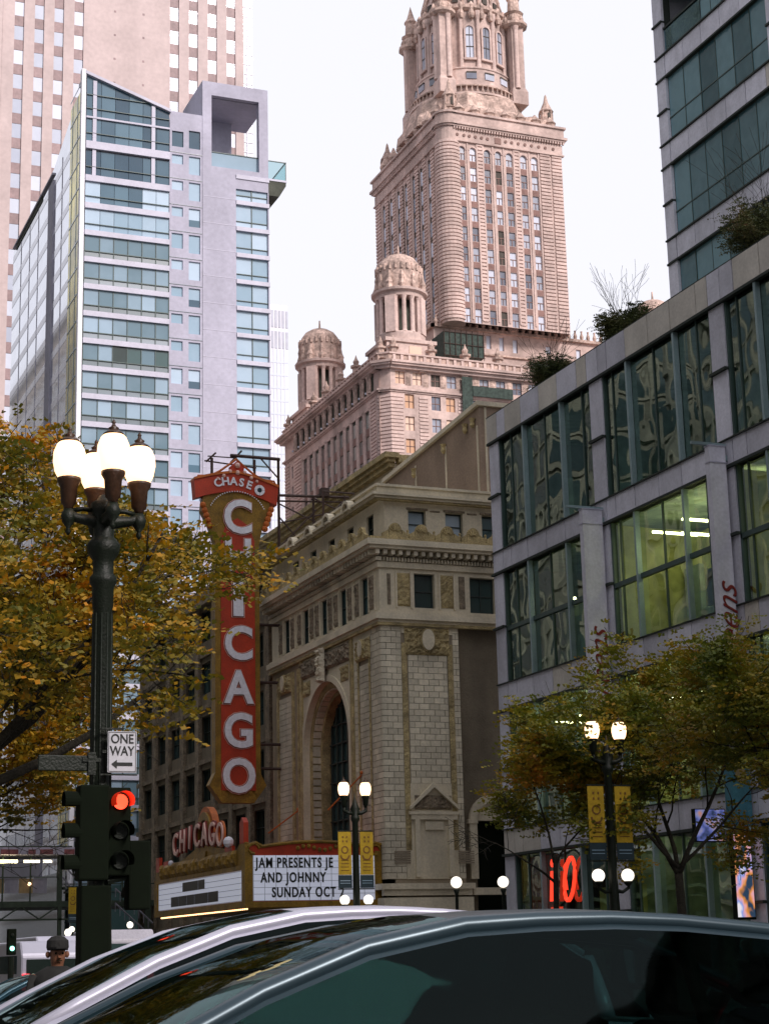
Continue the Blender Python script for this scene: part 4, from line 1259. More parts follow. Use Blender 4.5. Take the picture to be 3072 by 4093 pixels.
for i in range(len(ubands) - 1):
    z0, z1 = ubands[i][1] + 0.08, ubands[i + 1][0] - 0.1
    for a, c in upiers:
        zm = (z0 + z1) / 2
        for p, q in ((z0, zm - 0.05), (zm + 0.05, z1)):
            pb = MB(); pb.box(UX - 0.05, UX + 0.1, a + 0.02, c, p, q); part("stone_panel", pb, 'grey_panel', U)
        pb = MB(); pb.box(UX - 0.14, UX + 0.1, a, c + 0.03, zm - 0.05, zm + 0.05); part("pier_channel", pb, 'joint', U)
    for j in range(5):
        ya, yb = upiers[j + 1][1], upiers[j][0]
        if i == 4 and j == 0:
            ya2 = ya
            yb2 = 70.0
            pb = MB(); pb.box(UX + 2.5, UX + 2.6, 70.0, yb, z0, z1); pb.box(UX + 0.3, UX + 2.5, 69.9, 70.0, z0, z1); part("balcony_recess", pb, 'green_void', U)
            pb = MB(); pb.quad((UX + 0.05, 70.0, z0), (UX + 0.05, yb, z0), (UX + 0.05, yb, z0 + 1.35), (UX + 0.05, 70.0, z0 + 1.35)); rl = part("balcony_glass", pb, 'abc_upper', U)
            pb = MB(); pb.box(UX - 0.02, UX + 0.08, 70.0, yb, z0 + 1.35, z0 + 1.45); part("rail", pb, 'joint', rl)
            yb = 70.0
        n = 6
        for k in range(n):
            p, q = ya + (yb - ya) * k / n, ya + (yb - ya) * (k + 1) / n
            pb = MB(); dx = random.uniform(-0.015, 0.015)
            pb.quad((UX + 0.09 + dx, p + 0.015, z0), (UX + 0.09 - dx, q - 0.015, z0), (UX + 0.09 - dx, q - 0.015, z1), (UX + 0.09 + dx, p + 0.015, z1))
            part("pane", pb, 'upper_pane', U)
        pb = MB()
        for k in range(1, n):
            p = ya + (yb - ya) * k / n; pb.box(UX + 0.06, UX + 0.12, p - 0.02, p + 0.02, z0, z1)
        pb.box(UX + 0.06, UX + 0.12, ya, yb, z0 + 1.2, z0 + 1.26)
        part("mullion", pb, 'thin_frame', U)

# ================================================================== slanted glass hotel
H = thing("glass_hotel", "lavender hotel tower with slanted glass top, white corner fin and balcony slab", "hotel", (34, 155.5, 0))
HY = 155.5
fz = [66.87 - 2.63 * k for k in range(0, 23)]
b = MB()
b.box(34.3, 42.1, HY + 0.45, 190.9, 0, 72)        # mass behind the glass
b.box(42.1, 45.4, HY + 0.9, 185, 0, 80.3)
b.box(45.4, 52.0, HY + 4.0, 185, 0, 73.5)
b.prism([(34.3, 72), (34.3, 82.7), (42.2, 80.2), (42.2, 72)], 'y', HY + 0.45, HY + 3)
part("core", b, 'wit_wall', H)
b = MB(); b.box(33.62, 34.02, HY - 0.15, HY + 0.5, 8, 83.5)
part("corner_fin", b, 'white_fin', H)
# curtain wall on the left
def ztop(x): return 83.3 - (x - 34.18) * 0.326
slab = MB(); slab.box(0, 8.05, -0.12, 0.45, 0, 0.5); slab_me = mesh_of(slab, 'wit_band', name="slab_edge")
xs = [34.15, 35.58, 36.91, 38.25, 39.59, 40.91, 42.17]
for k, z in enumerate(fz):
    put("slab_edge", slab_me, H, (34.12, HY, z))
    nz = z - 2.63
    b = MB()
    for i in range(6):
        b.box(xs[i] + 0.02, xs[i + 1] - 0.02, HY + 0.12, HY + 0.16, nz + 0.5, nz + 1.08)
    part("spandrel", b, 'wit_span', H)
    b = MB(); b.box(34.12, 42.17, HY + 0.02, HY + 0.14, nz + 1.06, nz + 1.14)
    for x in xs: b.box(x - 0.03, x + 0.03, HY + 0.04, HY + 0.14, nz + 0.5, z)
    part("mullion", b, 'thin_frame', H)
    for i in range(6):
        b = MB(); b.box(xs[i] + 0.03, xs[i + 1] - 0.03, HY + 0.12, HY + 0.15, nz + 1.14, z - 0.0)
        dark = (k == 4 and i in (2, 3)) or (k == 4 and i == 5)
        part("pane", b, 'dark_glass' if dark else 'wit_glass', H)
for (z0, z1, mt) in ((67.4, 69.5, 'wit_pale'), (70.1, 72.2, 'wit_pale'), (72.9, 75.4, 'wit_top'), (76.3, 78.6, 'wit_top')):
    for i in range(6):
        b = MB(); b.box(xs[i] + 0.02, xs[i + 1] - 0.02, HY + 0.14, HY + 0.18, z0, z1)
        part("pane", b, 'wit_top' if (mt == 'wit_pale' and i in (1, 2, 3) and z0 > 70) else mt, H)
for i in range(6):
    b = MB(); zt0, zt1 = ztop(xs[i]) - 0.3, ztop(xs[i + 1]) - 0.3
    b.prism([(xs[i] + 0.02, 78.8), (xs[i + 1] - 0.02, 78.8), (xs[i + 1] - 0.02, max(zt1, 78.9)), (xs[i] + 0.02, zt0)], 'y', HY + 0.14, HY + 0.18)
    part("pane", b, 'wit_top', H)
b = MB()
b.box(34.12, 42.17, HY - 0.1, HY + 0.4, 69.55, 70.1); b.box(34.12, 42.17, HY - 0.1, HY + 0.4, 72.25, 72.85)
b.box(34.12, 42.17, HY - 0.15, HY + 0.4, 75.5, 76.25); b.box(34.12, 42.17, HY - 0.05, HY + 0.3, 78.62, 78.8)
b.prism([(34.0, ztop(34.0)), (42.25, ztop(42.25)), (42.25, ztop(42.25) - 0.3), (34.0, ztop(34.0) - 0.3)], 'y', HY - 0.2, HY + 3)
b.box(34.75, 35.1, HY + 0.0, HY + 0.12, 72.9, 82.5); b.box(40.4, 40.75, HY + 0.0, HY + 0.12, 72.9, 80.8)
part("upper_slab", b, 'wit_band', H)
b = MB()
for z in (68.0, 70.75, 73.7, 77.1, 79.6, 81.0): b.box(34.15, min(42.17, 34.18 + (83.0 - z) / 0.326), HY + 0.0, HY + 0.1, z, z + 0.06)
part("rail", b, 'thin_frame', H)
# middle bay: punched windows
holes = []
for k in range(28):
    z = 77.0 - 2.67 * k
    if z < 5: break
    holes.append((44.07, 45.19, z - 0.0, z + 1.85)); 
    if k == 0: holes.append((42.4, 43.53, z, z + 1.6))
    else: holes.append((42.4, 43.5, z + (0.9 if k in (1, 2, 3, 5, 6, 7, 8) else 0.35), z + 1.85))
b = MB(); facade(b, 'y', HY + 0.05, 42.18, 45.42, 0, 80.6, holes, 0.25)
part("middle_wall", b, 'wit_wall', H)
for i, (a, c, z0, z1) in enumerate(holes):
    f = MB(); f.box(a, c, HY + 0.2, HY + 0.24, z0, z1); fw = part("window", f, 'wit_top' if i < 2 else 'wit_pale', H)
    if (c > 45) and i % 3 == 0:
        f = MB(); f.box(a + 0.03, c - 0.03, HY + 0.17, HY + 0.2, z0, z0 + (z1 - z0) * 0.4); part("lower_pane", f, 'wit_top', fw)
b = MB()
for k in range(28): b.box(42.2, 45.38, HY + 0.0, HY + 0.05, 76.4 - 2.67 * k, 76.44 - 2.67 * k)
part("score_line", b, 'wit_span', H)
# right shaft: framed roof opening, blank wall, window stack
b = MB()
b.box(45.4, 46.3, HY, HY + 7, 73.5, 84.3); b.box(51.08, 52.0, HY, HY + 0.7, 73.5, 84.3)
b.box(46.3, 51.08, HY, HY + 0.5, 82.9, 84.3); b.box(46.3, 51.08, HY, HY + 5.5, 73.5, 75.5)
b.box(46.3, 52.0, HY + 0.7, HY + 7, 82.9, 84.2)
b.box(46.3, 50.0, HY + 5.5, HY + 6, 75.5, 82.9)
part("roof_frame", b, 'wit_wall', H)
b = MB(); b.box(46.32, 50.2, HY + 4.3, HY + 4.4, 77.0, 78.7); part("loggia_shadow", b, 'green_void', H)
b = MB(); b.quad((46.3, HY + 0.4, 75.5), (51.08, HY + 0.4, 75.5), (51.08, HY + 0.4, 77.1), (46.3, HY + 0.4, 77.1)); part("loggia_glass", b, 'wit_glass', H)
b = MB(); b.box(46.3, 51.08, HY + 0.33, HY + 0.4, 77.1, 77.18); part("loggia_rail", b, 'thin_frame', H)
rz = [72.3 - 2.68 * k for k in range(27)]
b = MB(); facade(b, 'y', HY, 45.42, 48.72, 0, 73.5, [], 0.1); b.box(51.92, 52.02, HY, HY + 4, 0, 73.5)
b.quad((48.72, HY, 0), (48.72, HY + 0.4, 0), (48.72, HY + 0.4, 73.5), (48.72, HY, 73.5))
b.box(48.72, 51.92, HY + 0.5, HY + 4, 0, 73.5)
part("shaft_wall", b, 'wit_wall', H)
b = MB()
for z in rz: b.box(45.44, 48.7, HY - 0.02, HY, z, z + 0.05)
part("score_line", b, 'wit_band', H)
rs = mesh_of(MB().box(0, 3.32, -0.1, 0.4, 0, 0.42), 'wit_band', name="slab_edge")
for z in rz + [74.95]:
    if z > 1: put("slab_edge", rs, H, (48.74, HY, z - 0.42))
for z in rz:
    if z < 3: continue
    for i in range(2):
        b = MB(); b.box(48.78 + i * 1.58, 50.3 + i * 1.6, HY + 0.2, HY + 0.25, z + 0.6, z + 2.24); part("pane", b, 'wit_pale' if z < 72 else 'wit_glass', H)
    b = MB(); b.box(48.76, 51.9, HY + 0.2, HY + 0.24, z, z + 0.6); part("spandrel", b, 'wit_pale', H)
    b = MB(); b.box(48.74, 51.92, HY + 0.1, HY + 0.2, z + 0.56, z + 0.63); b.box(50.3, 50.36, HY + 0.1, HY + 0.2, z, z + 2.24); part("mullion", b, 'thin_frame', H)
# balcony slab on the right edge
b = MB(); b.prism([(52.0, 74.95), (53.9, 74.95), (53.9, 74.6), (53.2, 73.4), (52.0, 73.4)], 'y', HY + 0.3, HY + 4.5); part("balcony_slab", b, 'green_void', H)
b = MB(); b.box(52.0, 53.95, HY + 0.25, HY + 4.5, 74.95, 75.15); part("balcony_edge", b, 'wit_band', H)
b = MB(); b.box(53.86, 53.9, HY + 0.35, HY + 4.4, 75.2, 77.0); b.box(52.0, 53.86, HY + 0.35, HY + 0.39, 75.2, 77.0); bg_ = part("balcony_glass", b, clear_glass("balcony glass", (0.75, 0.86, 0.88), 1.4), H)
b = MB(); b.box(52.0, 53.95, HY + 0.3, HY + 0.4, 77.0, 77.08); b.box(53.83, 53.93, HY + 0.3, HY + 4.4, 77.0, 77.08); b.box(53.86, 53.93, HY + 0.3, HY + 0.37, 75.15, 77.0); part("balcony_rail", b, 'thin_frame', H)
# west face: gold strip, mirror glass with sloping white bands, pier, roof overhang
b = MB(); b.box(33.9, 34.0, 157.3, 161.4, 8, 82.0); part("gold_strip", b, 'gold_glass', H)
b = MB()
for k in range(29): b.box(33.86, 33.9, 157.3, 161.4, 9 + k * 2.63, 9.12 + k * 2.63)
for y in (158.2, 160.4): b.box(33.86, 33.9, y, y + 0.08, 8, 82)
part("gold_strip_bars", b, 'wit_pale', H)
b = MB(); b.prism([(161.4, 8), (161.4, 81.5), (169.4, 79.4), (191, 78.5), (191, 8)], 'x', 34.0, 34.2); part("mirror_glass", b, 'wit_mirror', H)
for k in range(26):
    z = 11.5 + 2.63 * k
    b = MB(); b.box(33.98, 34.01, 161.4, 169.0, z, z + 0.75); b.box(33.98, 34.01, 171.4, 191, z, z + 0.75); part("white_band", b, 'wit_pearl', H)
b = MB()
for y in (165.2, 176.8, 181.4, 186.2): b.box(33.96, 34.02, y, y + 0.14, 8, 78.8)
part("white_mullion", b, 'wit_band', H)
b = MB(); b.box(33.85, 34.1, 169.0, 171.4, 0, 78.0); b.box(33.85, 34.3, 191, 196, 0, 30); b.box(33.85, 34.2, 171.4, 191, 9.6, 12.5); part("pier", b, 'wit_wall', H)
b = MB(); b.box(33.8, 34.4, 169.4, 190.5, 78.75, 78.95); part("roof_edge", b, 'wit_band', H)
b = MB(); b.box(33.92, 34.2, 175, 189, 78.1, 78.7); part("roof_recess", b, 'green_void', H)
for bx_ in ((33.7, 33.8, 157, 230, 0, 9.3), (33.9, 34.0, 161.5, 169, 0, 8), (33.9, 42, HY + 0.1, HY + 0.3, 0, 8)):
    b = MB(); b.box(*bx_); part("base_glass", b, 'dark_glass', H)

# ================================================================== pale granite tower
G = thing("granite_tower", "tall pale pink granite tower with checkered window strips behind the hotel", "tower", (36, 240, 0))
GY = 240.0
wx = [42.0, 44.9, 47.75, 50.68, 65.06, 67.98, 70.93, 73.85]
WW = 1.38
holes = []
for x in wx:
    holes.append((x, x + WW, 40, 160.0))
holes.append((39.1, 39.1 + 0.9, 40, 160.0))
b = MB(); facade(b, 'y', GY, 36.0, 76.5, 0, 160, holes[:-1], 0.35)
b.quad((36, GY, 0), (36, GY + 40, 0), (36, GY + 40, 160), (36, GY, 160))
b.quad((76.5, GY, 0), (76.5, GY + 1.2, 0), (76.5, GY + 1.2, 160), (76.5, GY, 160))
b.quad((36, GY, 160), (76.5, GY, 160), (76.5, GY + 40, 160), (36, GY + 40, 160))
b.quad((36, GY + 40, 0), (78.3, GY + 40, 0), (78.3, GY + 40, 160), (36, GY + 40, 160))
part("wall", b, 'tower_stone', G)
wi = mesh_of(MB().box(0, WW - 0.04, 0, 0.08, 0, 2.16), 'tower_win', name="window")
dk = mesh_of(MB().box(0, WW - 0.04, 0, 0.1, 0, 1.60), 'tower_dark', name="dark_panel")
for x in wx:
    for k in range(22):
        z = 135.02 + 3.83 * 2 - 3.83 * k + (-0.45 if x > 60 else 0)
        if (x > 60 and z < 108) or (36 < x < 60 and z < 60): continue
        if x > 51.9 and z < 108: continue
        if x == 50.68 and z < 118: continue
        put("window", wi, G, (x + 0.02, GY + 0.22, z))
        put("dark_panel", dk, G, (x + 0.02, GY + 0.2, z - 1.62))
b = MB(); b.box(36.3, 76, GY + 0.36, GY + 1.0, 40, 160); part("backing", b, 'tower_dark', G)
b = MB(); b.box(76.5, 78.3, GY + 1.2, GY + 40, 0, 160); part("glass_corner", b, 'tower_win', G)
b = MB()
for k in range(40): b.box(76.5, 78.3, GY + 1.12, GY + 1.2, 100 + k * 1.6, 100.12 + k * 1.6)
b.box(77.35, 77.5, GY + 1.1, GY + 1.2, 90, 160)
part("corner_bars", b, 'pale_far', G)
vent = mesh_of(MB().box(-0.16, 0.16, -0.02, 0.1, -0.16, 0.16), 'tower_dark', name="vent")
for k in range(8):
    for x in (56.7, 61.0):
        put("vent", vent, G, (x, GY, 141.8 - 3.83 * k + (0.2 if x < 60 else 0.5)))
b = MB()
for x in (38.6, 40.3): b.box(x, x + 0.12, GY - 0.05, GY, 30, 160)
part("edge_strip", b, 'tower_stone', G)

# ================================================================== far pale tower
F_ = thing("far_white_tower", "distant haze-pale tower with rows of grey windows at its top, right of the hotel", "tower", (118, 400, 0))
b = MB(); b.box(118, 138.3, 400, 425, 0, 157.5); part("wall", b, 'pale_far', F_)
fw_ = mesh_of(MB().box(0, 0.55, -0.1, 0.1, 0, 4.4), 'far_win', name="window")
for k in range(8):
    for zz in (151.6, 146.2):
        put("window", fw_, F_, (131.4 + k * 0.92, 400, zz))
b = MB()
for k in range(26): b.box(118, 138.3, 399.93, 400, 60 + k * 3.3, 60.5 + k * 3.3)
for k in range(22): b.box(118 + k * 0.92, 118.2 + k * 0.92, 399.9, 400, 20, 146)
part("grid", b, 'tower_win', F_)

# ================================================================== cream building behind the theatre roof
E_ = thing("cream_cornice_building", "narrow strip of cream building with moulded cornice above the theatre parapet", "building", (44, 106.5, 0))
b = MB(); facade(b, 'x', 44, 106.5, 135, 0, 33.0, [(108 + 1.55 * k, 108.55 + 1.55 * k, 30.4, 32.0) for k in range(7)], 0.2)
b.quad((44, 106.5, 0), (60, 106.5, 0), (60, 106.5, 33), (44, 106.5, 33)); b.box(44.2, 60, 106.6, 135, 32.7, 33.0)
part("wall", b, 'cream', E_)
b = MB(); b.box(43.4, 44.0, 106.0, 135, 32.9, 33.15); b.box(43.6, 44.0, 106.2, 135, 32.6, 32.9); b.box(43.2, 44.2, 105.8, 135, 33.15, 33.5); b.box(44.2, 60, 105.9, 106.5, 32.9, 33.4)
part("cornice", b, 'cream_orn', E_)
for k in range(7):
    b = MB(); b.box(44.12, 44.16, 108 + 1.55 * k, 108.55 + 1.55 * k, 30.4, 32.0); part("window", b, 'tower_win', E_)

# ================================================================== office block left of the theatre
B_ = thing("old_brick_office", "old brown brick office block with pilasters between its windows, left of the red sign", "building", (34, 102.2, 0))
holes = []
for c in range(8):
    for r in range(6):
        holes.append((104.1 + c * 3.75, 106.3 + c * 3.75, 3.6 + r * 3.55 + 1.0, 3.6 + r * 3.55 + 3.1))
b = MB(); facade(b, 'x', 34.2, 102.2, 134, 0, 25.5, holes, 0.35)
b.quad((34.2, 102.2, 0), (60, 102.2, 0), (60, 102.2, 25.5), (34.2, 102.2, 25.5)); b.quad((34.2, 102.2, 25.5), (60, 102.2, 25.5), (60, 134, 25.5), (34.2, 134, 25.5))
b.quad((34.2, 134, 0), (60, 134, 0), (60, 134, 25.5), (34.2, 134, 25.5))
part("wall", b, 'brown_brick', B_)
for (a, c, z0, z1) in holes:
    sash(B_, 'x', 34.4, a, c, z0, z1, bars=1, verts=1)
b = MB()
for c in range(9):
    y = 102.3 + c * 3.75
    if y < 133.8: b.box(33.95, 34.2, y, y + 0.75, 0, 24.6)
part("pilaster", b, 'cream_dark', B_)
b = MB()
for r in range(7): b.box(34.0, 34.2, 102.2, 134, 3.5 + r * 3.55, 3.8 + r * 3.55)
b.box(33.6, 34.2, 102.2, 134.2, 24.6, 25.0); b.box(33.8, 34.2, 102.2, 134.2, 25.0, 25.8)
part("band_course", b, 'cream_dark', B_)
b = MB(); b.box(34.6, 34.66, 117.7, 118.1, 14.5, 16.6); part("lit_lamp", b, 'tube_dim', B_)

# ================================================================== domed terracotta skyscraper
J = thing("domed_skyscraper", "pink terracotta skyscraper with domed crown and columned corner turrets", "skyscraper", (80, 196.6, 0))
JX, JY = 80.0, 196.6
# lower block --------------------------------------------------------
holesS, kinds = [], []
r1 = [81.85, 84.15, 86.6, 88.75, 91.0, 93.2, 95.5, 97.8, 100.0, 102.3, 104.6, 107, 109.3, 111.6, 114, 116.4]
for i, x in enumerate(r1):
    holesS.append((x, x + 1.25, 69.75, 71.35)); kinds.append(['jw_amber', 'jw_amber', 'jw_dark', 'jw_glass'][i % 4] if i < 4 else 'jw_glass')
for r in range(9):
    z = 66.7 - 2.85 * r
    for i, x in enumerate([83.05, 86.6, 88.55, 92.2, 94.6, 98.2, 100.6, 104.2, 106.6, 110.2, 112.6, 116.5]):
        holesS.append((x, x + 1.22, z, z + 1.8)); kinds.append('jw_amber' if i in (0, 2) and r < 3 else 'jw_glass')
b = MB(); facade(b, 'y', JY, JX + 1.2, 127, 0, 72.0, holesS, 0.35)
holesW = []
for r in range(9):
    z = 66.5 - 2.85 * r; holesW.append((197.55, 198.15, z, z + 1.7))
for c in range(11):
    y = 200.9 + c * 2.3; holesW.append((y, y + 1.45, 30, 67.4))
for r in range(9):
    z = 66.0 - 2.85 * r; holesW.append((229.6, 230.3, z, z + 1.7))
facade(b, 'x', JX, 197.4, 233.0, 0, 72.0, holesW, 0.22)
b.quad((127, JY, 0), (127, 233, 0), (127, 233, 72), (127, JY, 72)); b.quad((JX, 233, 0), (JX, 233, 72), (127, 233, 72), (127, 233, 0))
b.quad((JX, JY, 72.9), (127, JY, 72.9), (127, 233, 72.9), (JX, 233, 72.9))
b.quad((JX, 197.8, 0), (JX, 197.8, 72), (JX + 1.2, JY, 72), (JX + 1.2, JY, 0))
part("lower_wall", b, 'pink', J)
for (h, kd) in zip(holesS, kinds):
    f = MB(); f.box(h[0], h[1], JY + 0.22, JY + 0.3, h[2], h[3]); fo = part("window", f, kd, J)
    f = MB(); f.box(h[0], h[1], JY + 0.17, JY + 0.22, (h[2] + h[3]) / 2 - 0.04, (h[2] + h[3]) / 2 + 0.04); f.box((h[0] + h[1]) / 2 - 0.04, (h[0] + h[1]) / 2 + 0.04, JY + 0.17, JY + 0.215, h[2], h[3]); part("frame", f, 'pink_groove', fo)
for h in holesW:
    if h[3] - h[2] < 3:
        f = MB(); f.box(JX + 0.3, JX + 0.36, h[0], h[1], h[2], h[3]); part("window", f, 'tower_win', J)
for c in range(11):
    y = 200.9 + c * 2.3
    b = MB(); b.box(JX + 0.18, JX + 0.22, y, y + 1.45, 30, 67.4); strip = part("window_strip", b, 'green_void', J)
    for k in range(11):
        b = MB(); b.box(JX + 0.12, JX + 0.18, y + 0.05, y + 1.4, 64.2 - 2.85 * k, 65.2 - 2.85 * k); part("spandrel", b, 'pink_groove', strip)
        b = MB(); b.box(JX + 0.14, JX + 0.18, y + 0.1, y + 1.35, 65.2 - 2.85 * k, 66.9 - 2.85 * k); part("pane", b, 'dark_glass', strip)
b = MB()
for c in range(12):
    y = 200.9 + c * 2.3 - 0.45; b.lathe(JX + 0.12, y, [(0.26, 30), (0.26, 67.2), (0.4, 67.5)], 8)
part("pilaster", b, 'pink', J)
# banded corner courses (rustication)
cr = MB()
for k in range(54):
    z = 68.0 - 0.47 * k
    cr.box(JX - 0.0 + 1.15, 83.0 - 0.2, JY - 0.1, JY + 0.05, z, z + 0.3)
    cr.prism([(JX - 0.09, 197.75), (JX + 1.15, JY - 0.1), (JX + 1.25, JY + 0.0), (JX, 197.9)], 'z', z, z + 0.3)
    cr.box(84.9, 86.1, JY - 0.1, JY + 0.05, z, z + 0.3); cr.box(90.2, 91.8, JY - 0.1, JY + 0.05, z, z + 0.3)
    for x in (96.0, 102.0, 108.0, 114.0): cr.box(x, x + 1.8, JY - 0.1, JY + 0.05, z, z + 0.3)
    cr.box(JX - 0.1, JX + 0.05, 198.6, 200.3, z, z + 0.3); cr.box(JX - 0.1, JX + 0.05, 226.2, 229.0, z, z + 0.3); cr.box(JX - 0.1, JX + 0.05, 231, 233, z, z + 0.3)
part("corner_courses", cr, 'pink_course', J, kind='stuff')


def jcourse(mb, z0, z1, o, x1=127):
    mb.box(JX - o, JX + 0.3, 197.2, 233 + o, z0, z1)
    mb.box(JX + 1.0, x1, JY - o, JY + 0.3, z0, z1)
    mb.prism([(JX - o, 197.4 - o * 0.2), (JX + 1.0 - o * 0.2, JY - o), (JX + 1.2, JY + 0.1), (JX + 0.1, 197.8)], 'z', z0, z1)


b = MB(); jcourse(b, 68.85, 69.1, 0.35); jcourse(b, 68.65, 68.85, 0.15); jcourse(b, 71.9, 72.15, 1.0); jcourse(b, 72.15, 72.45, 1.2); jcourse(b, 71.55, 71.9, 0.6)
jcourse(b, 73.45, 73.65, 0.35)
part("cornice", b, 'pink', J)
b = MB(); jcourse(b, 72.45, 73.45, 0.15)
part("parapet", b, 'pink_orn', J)
bal_w = mesh_of(MB().box(-0.35, -0.1, 0, 0.35, 0, 0.9), 'pink_course', name="baluster")
bal_s = mesh_of(MB().box(0, 0.35, -0.3, -0.12, 0, 0.9), 'pink_course', name="baluster")
for k in range(34):
    put("baluster", bal_w, J, (JX, 198 + k * 1.05, 72.5))
for k in range(40):
    put("baluster", bal_s, J, (81.5 + k * 1.02, JY, 72.5))
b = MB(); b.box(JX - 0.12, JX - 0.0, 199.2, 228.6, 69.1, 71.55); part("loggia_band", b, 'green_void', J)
b = MB()
for c in range(13):
    y = 199.6 + c * 2.3
    b.lathe(JX - 0.35, y, [(0.3, 69.1), (0.22, 69.4), (0.22, 71.0), (0.38, 71.5)], 8)
    b.lathe(JX - 0.3, y + 0.8, [(0.18, 69.1), (0.16, 70.8), (0.28, 71.5)], 6)
part("loggia_column", b, 'pink_orn', J)
lt = mesh_of(MB().ball((0, 0, 0), 0.16, 8, 5), 'tower_win', name="lamp")
for c in range(13):
    put("lamp", lt, J, (JX - 0.5, 200.6 + c * 2.3, 69.35))
for i, x in enumerate([83.4, 85.75, 88.1, 90.3, 92.6, 94.9, 97.2, 99.5]):
    b = MB(); relief(b, 'y', JY - 0.02, x - 0.25, x + 0.5, 69.6, 71.4, 0.2, 0.12, i); part("carved_pier", b, 'pink_orn', J)
b = MB()
for x in (85.0, 90.6): b.box(x, x + 0.9, JY - 0.4, JY, 71.4, 71.6)
part("window_hood", b, 'pink_orn', J)
# urns on the parapet
urn = MB(); urn.lathe(0, 0, [(0.5, 0), (0.5, 0.9), (0.75, 1.0), (0.75, 1.25), (0.3, 1.35), (0.42, 1.8), (0.2, 2.15), (0.06, 2.6), (0.02, 2.7)], 8)
urn_me = mesh_of(urn, 'pink_orn', name="urn")
for p in ((80.4, 206, 73.5), (80.4, 211.5, 73.5), (80.4, 217, 73.5), (80.4, 222, 73.5), (80.4, 197.6, 73.3), (81.8, 196.9, 73.4), (86.9, 196.9, 73.3), (91.5, 196.9, 73.2), (96, 196.9, 73.2), (101, 196.9, 73.2), (106, 196.9, 73.2), (80.4, 232.6, 73.3)):
    put("urn", urn_me, J, p)


# corner turrets: plinth, ring of columns, entablature, drum and dome
def turret(cx, cy, z0=73.0, crown=True, zadd=0.0):
    b = MB(); b.box(cx - 3.2, cx + 3.2, cy - 3.2, cy + 3.2, z0, 75.3)
    b.box(cx - 3.45, cx + 3.45, cy - 3.45, cy + 3.45, 75.3, 75.75)
    t = part("turret", b, 'pink', J)
    b = MB(); b.box(cx - 0.2, cx + 1.4, cy - 3.26, cy - 3.2, 73.7, 74.9); part("turret_window", b, 'jw_amber', t)
    b = MB(); b.box(cx - 3.26, cx - 3.2, cy - 0.9, cy + 0.6, 73.6, 74.8); part("turret_window", b, 'tower_win', t)
    b = MB(); b.lathe(cx, cy, [(3.15, 75.75), (3.15, 76.8), (3.0, 77.0)], 24)
    part("turret_base", b, 'pink', t)
    b = MB()
    for k in range(16):
        a = 2 * math.pi * (k + 0.5) / 16
        big = (k % 4) in (1, 2)
        r = 0.30
        b.lathe(cx + 2.75 * math.cos(a), cy + 2.75 * math.sin(a), [(r + 0.1, 76.9), (r, 77.2), (r * 0.9, 81.3), (r + 0.12, 81.7)], 8)
    for k in range(4):
        a = 2 * math.pi * k / 4 + math.pi / 4 + 0.0
        bx, by = cx + 2.55 * math.cos(a), cy + 2.55 * math.sin(a)
        b.lathe(bx, by, [(0.95, 76.9), (0.95, 81.7)], 4, a0=a + math.pi / 4)
    part("turret_columns", b, 'pink_course', t, smooth=False)
    b = MB(); b.lathe(cx, cy, [(1.5, 76.9), (1.5, 81.7)], 12)
    part("turret_core", b, 'green_void', t)
    b = MB(); b.lathe(cx, cy, [(3.1, 81.7), (3.15, 82.2), (3.55, 82.35), (3.6, 82.65), (3.0, 82.7), (2.9, 83.0)], 24)
    part("turret_entablature", b, 'pink', t)
    b = MB()
    prof = [(2.85, 82.9), (2.8, 84.0), (2.85, 85.0), (2.9, 85.8), (2.75, 86.0), (2.6, 86.6), (2.1, 87.3), (1.3, 87.8), (0.4, 88.1), (0.15, 88.3), (0.1, 89.3), (0.02, 89.4)]
    b.lathe(cx, cy, prof, 24)
    k0 = len(b.v)
    for k in range(24):
        a = 2 * math.pi * k / 24
        b.box(cx + 2.9 * math.cos(a) - 0.14, cx + 2.9 * math.cos(a) + 0.14, cy + 2.9 * math.sin(a) - 0.14, cy + 2.9 * math.sin(a) + 0.14, 85.3, 86.1)
    for k in range(12):
        a = 2 * math.pi * (k + 0.5) / 12
        b.lathe(cx + 2.85 * math.cos(a), cy + 2.85 * math.sin(a), [(0.3, 82.8), (0.4, 83.3), (0.22, 83.9), (0.3, 84.4), (0.15, 85.0)], 6)
    part("turret_dome", b, 'pink_orn', t)
    b = MB()
    for k in range(4):
        a = 2 * math.pi * k / 4 + math.pi / 4
        b.lathe(cx + 3.2 * math.cos(a), cy + 3.2 * math.sin(a), [(0.45, 82.6), (0.4, 83.2), (0.5, 83.4), (0.25, 84.0), (0.08, 85.0), (0.02, 85.1)], 6)
    part("turret_finial", b, 'pink_orn', t)
    return t


turret(84.2, 200.2); turret(84.2, 229.6); turret(123.6, 204.5)
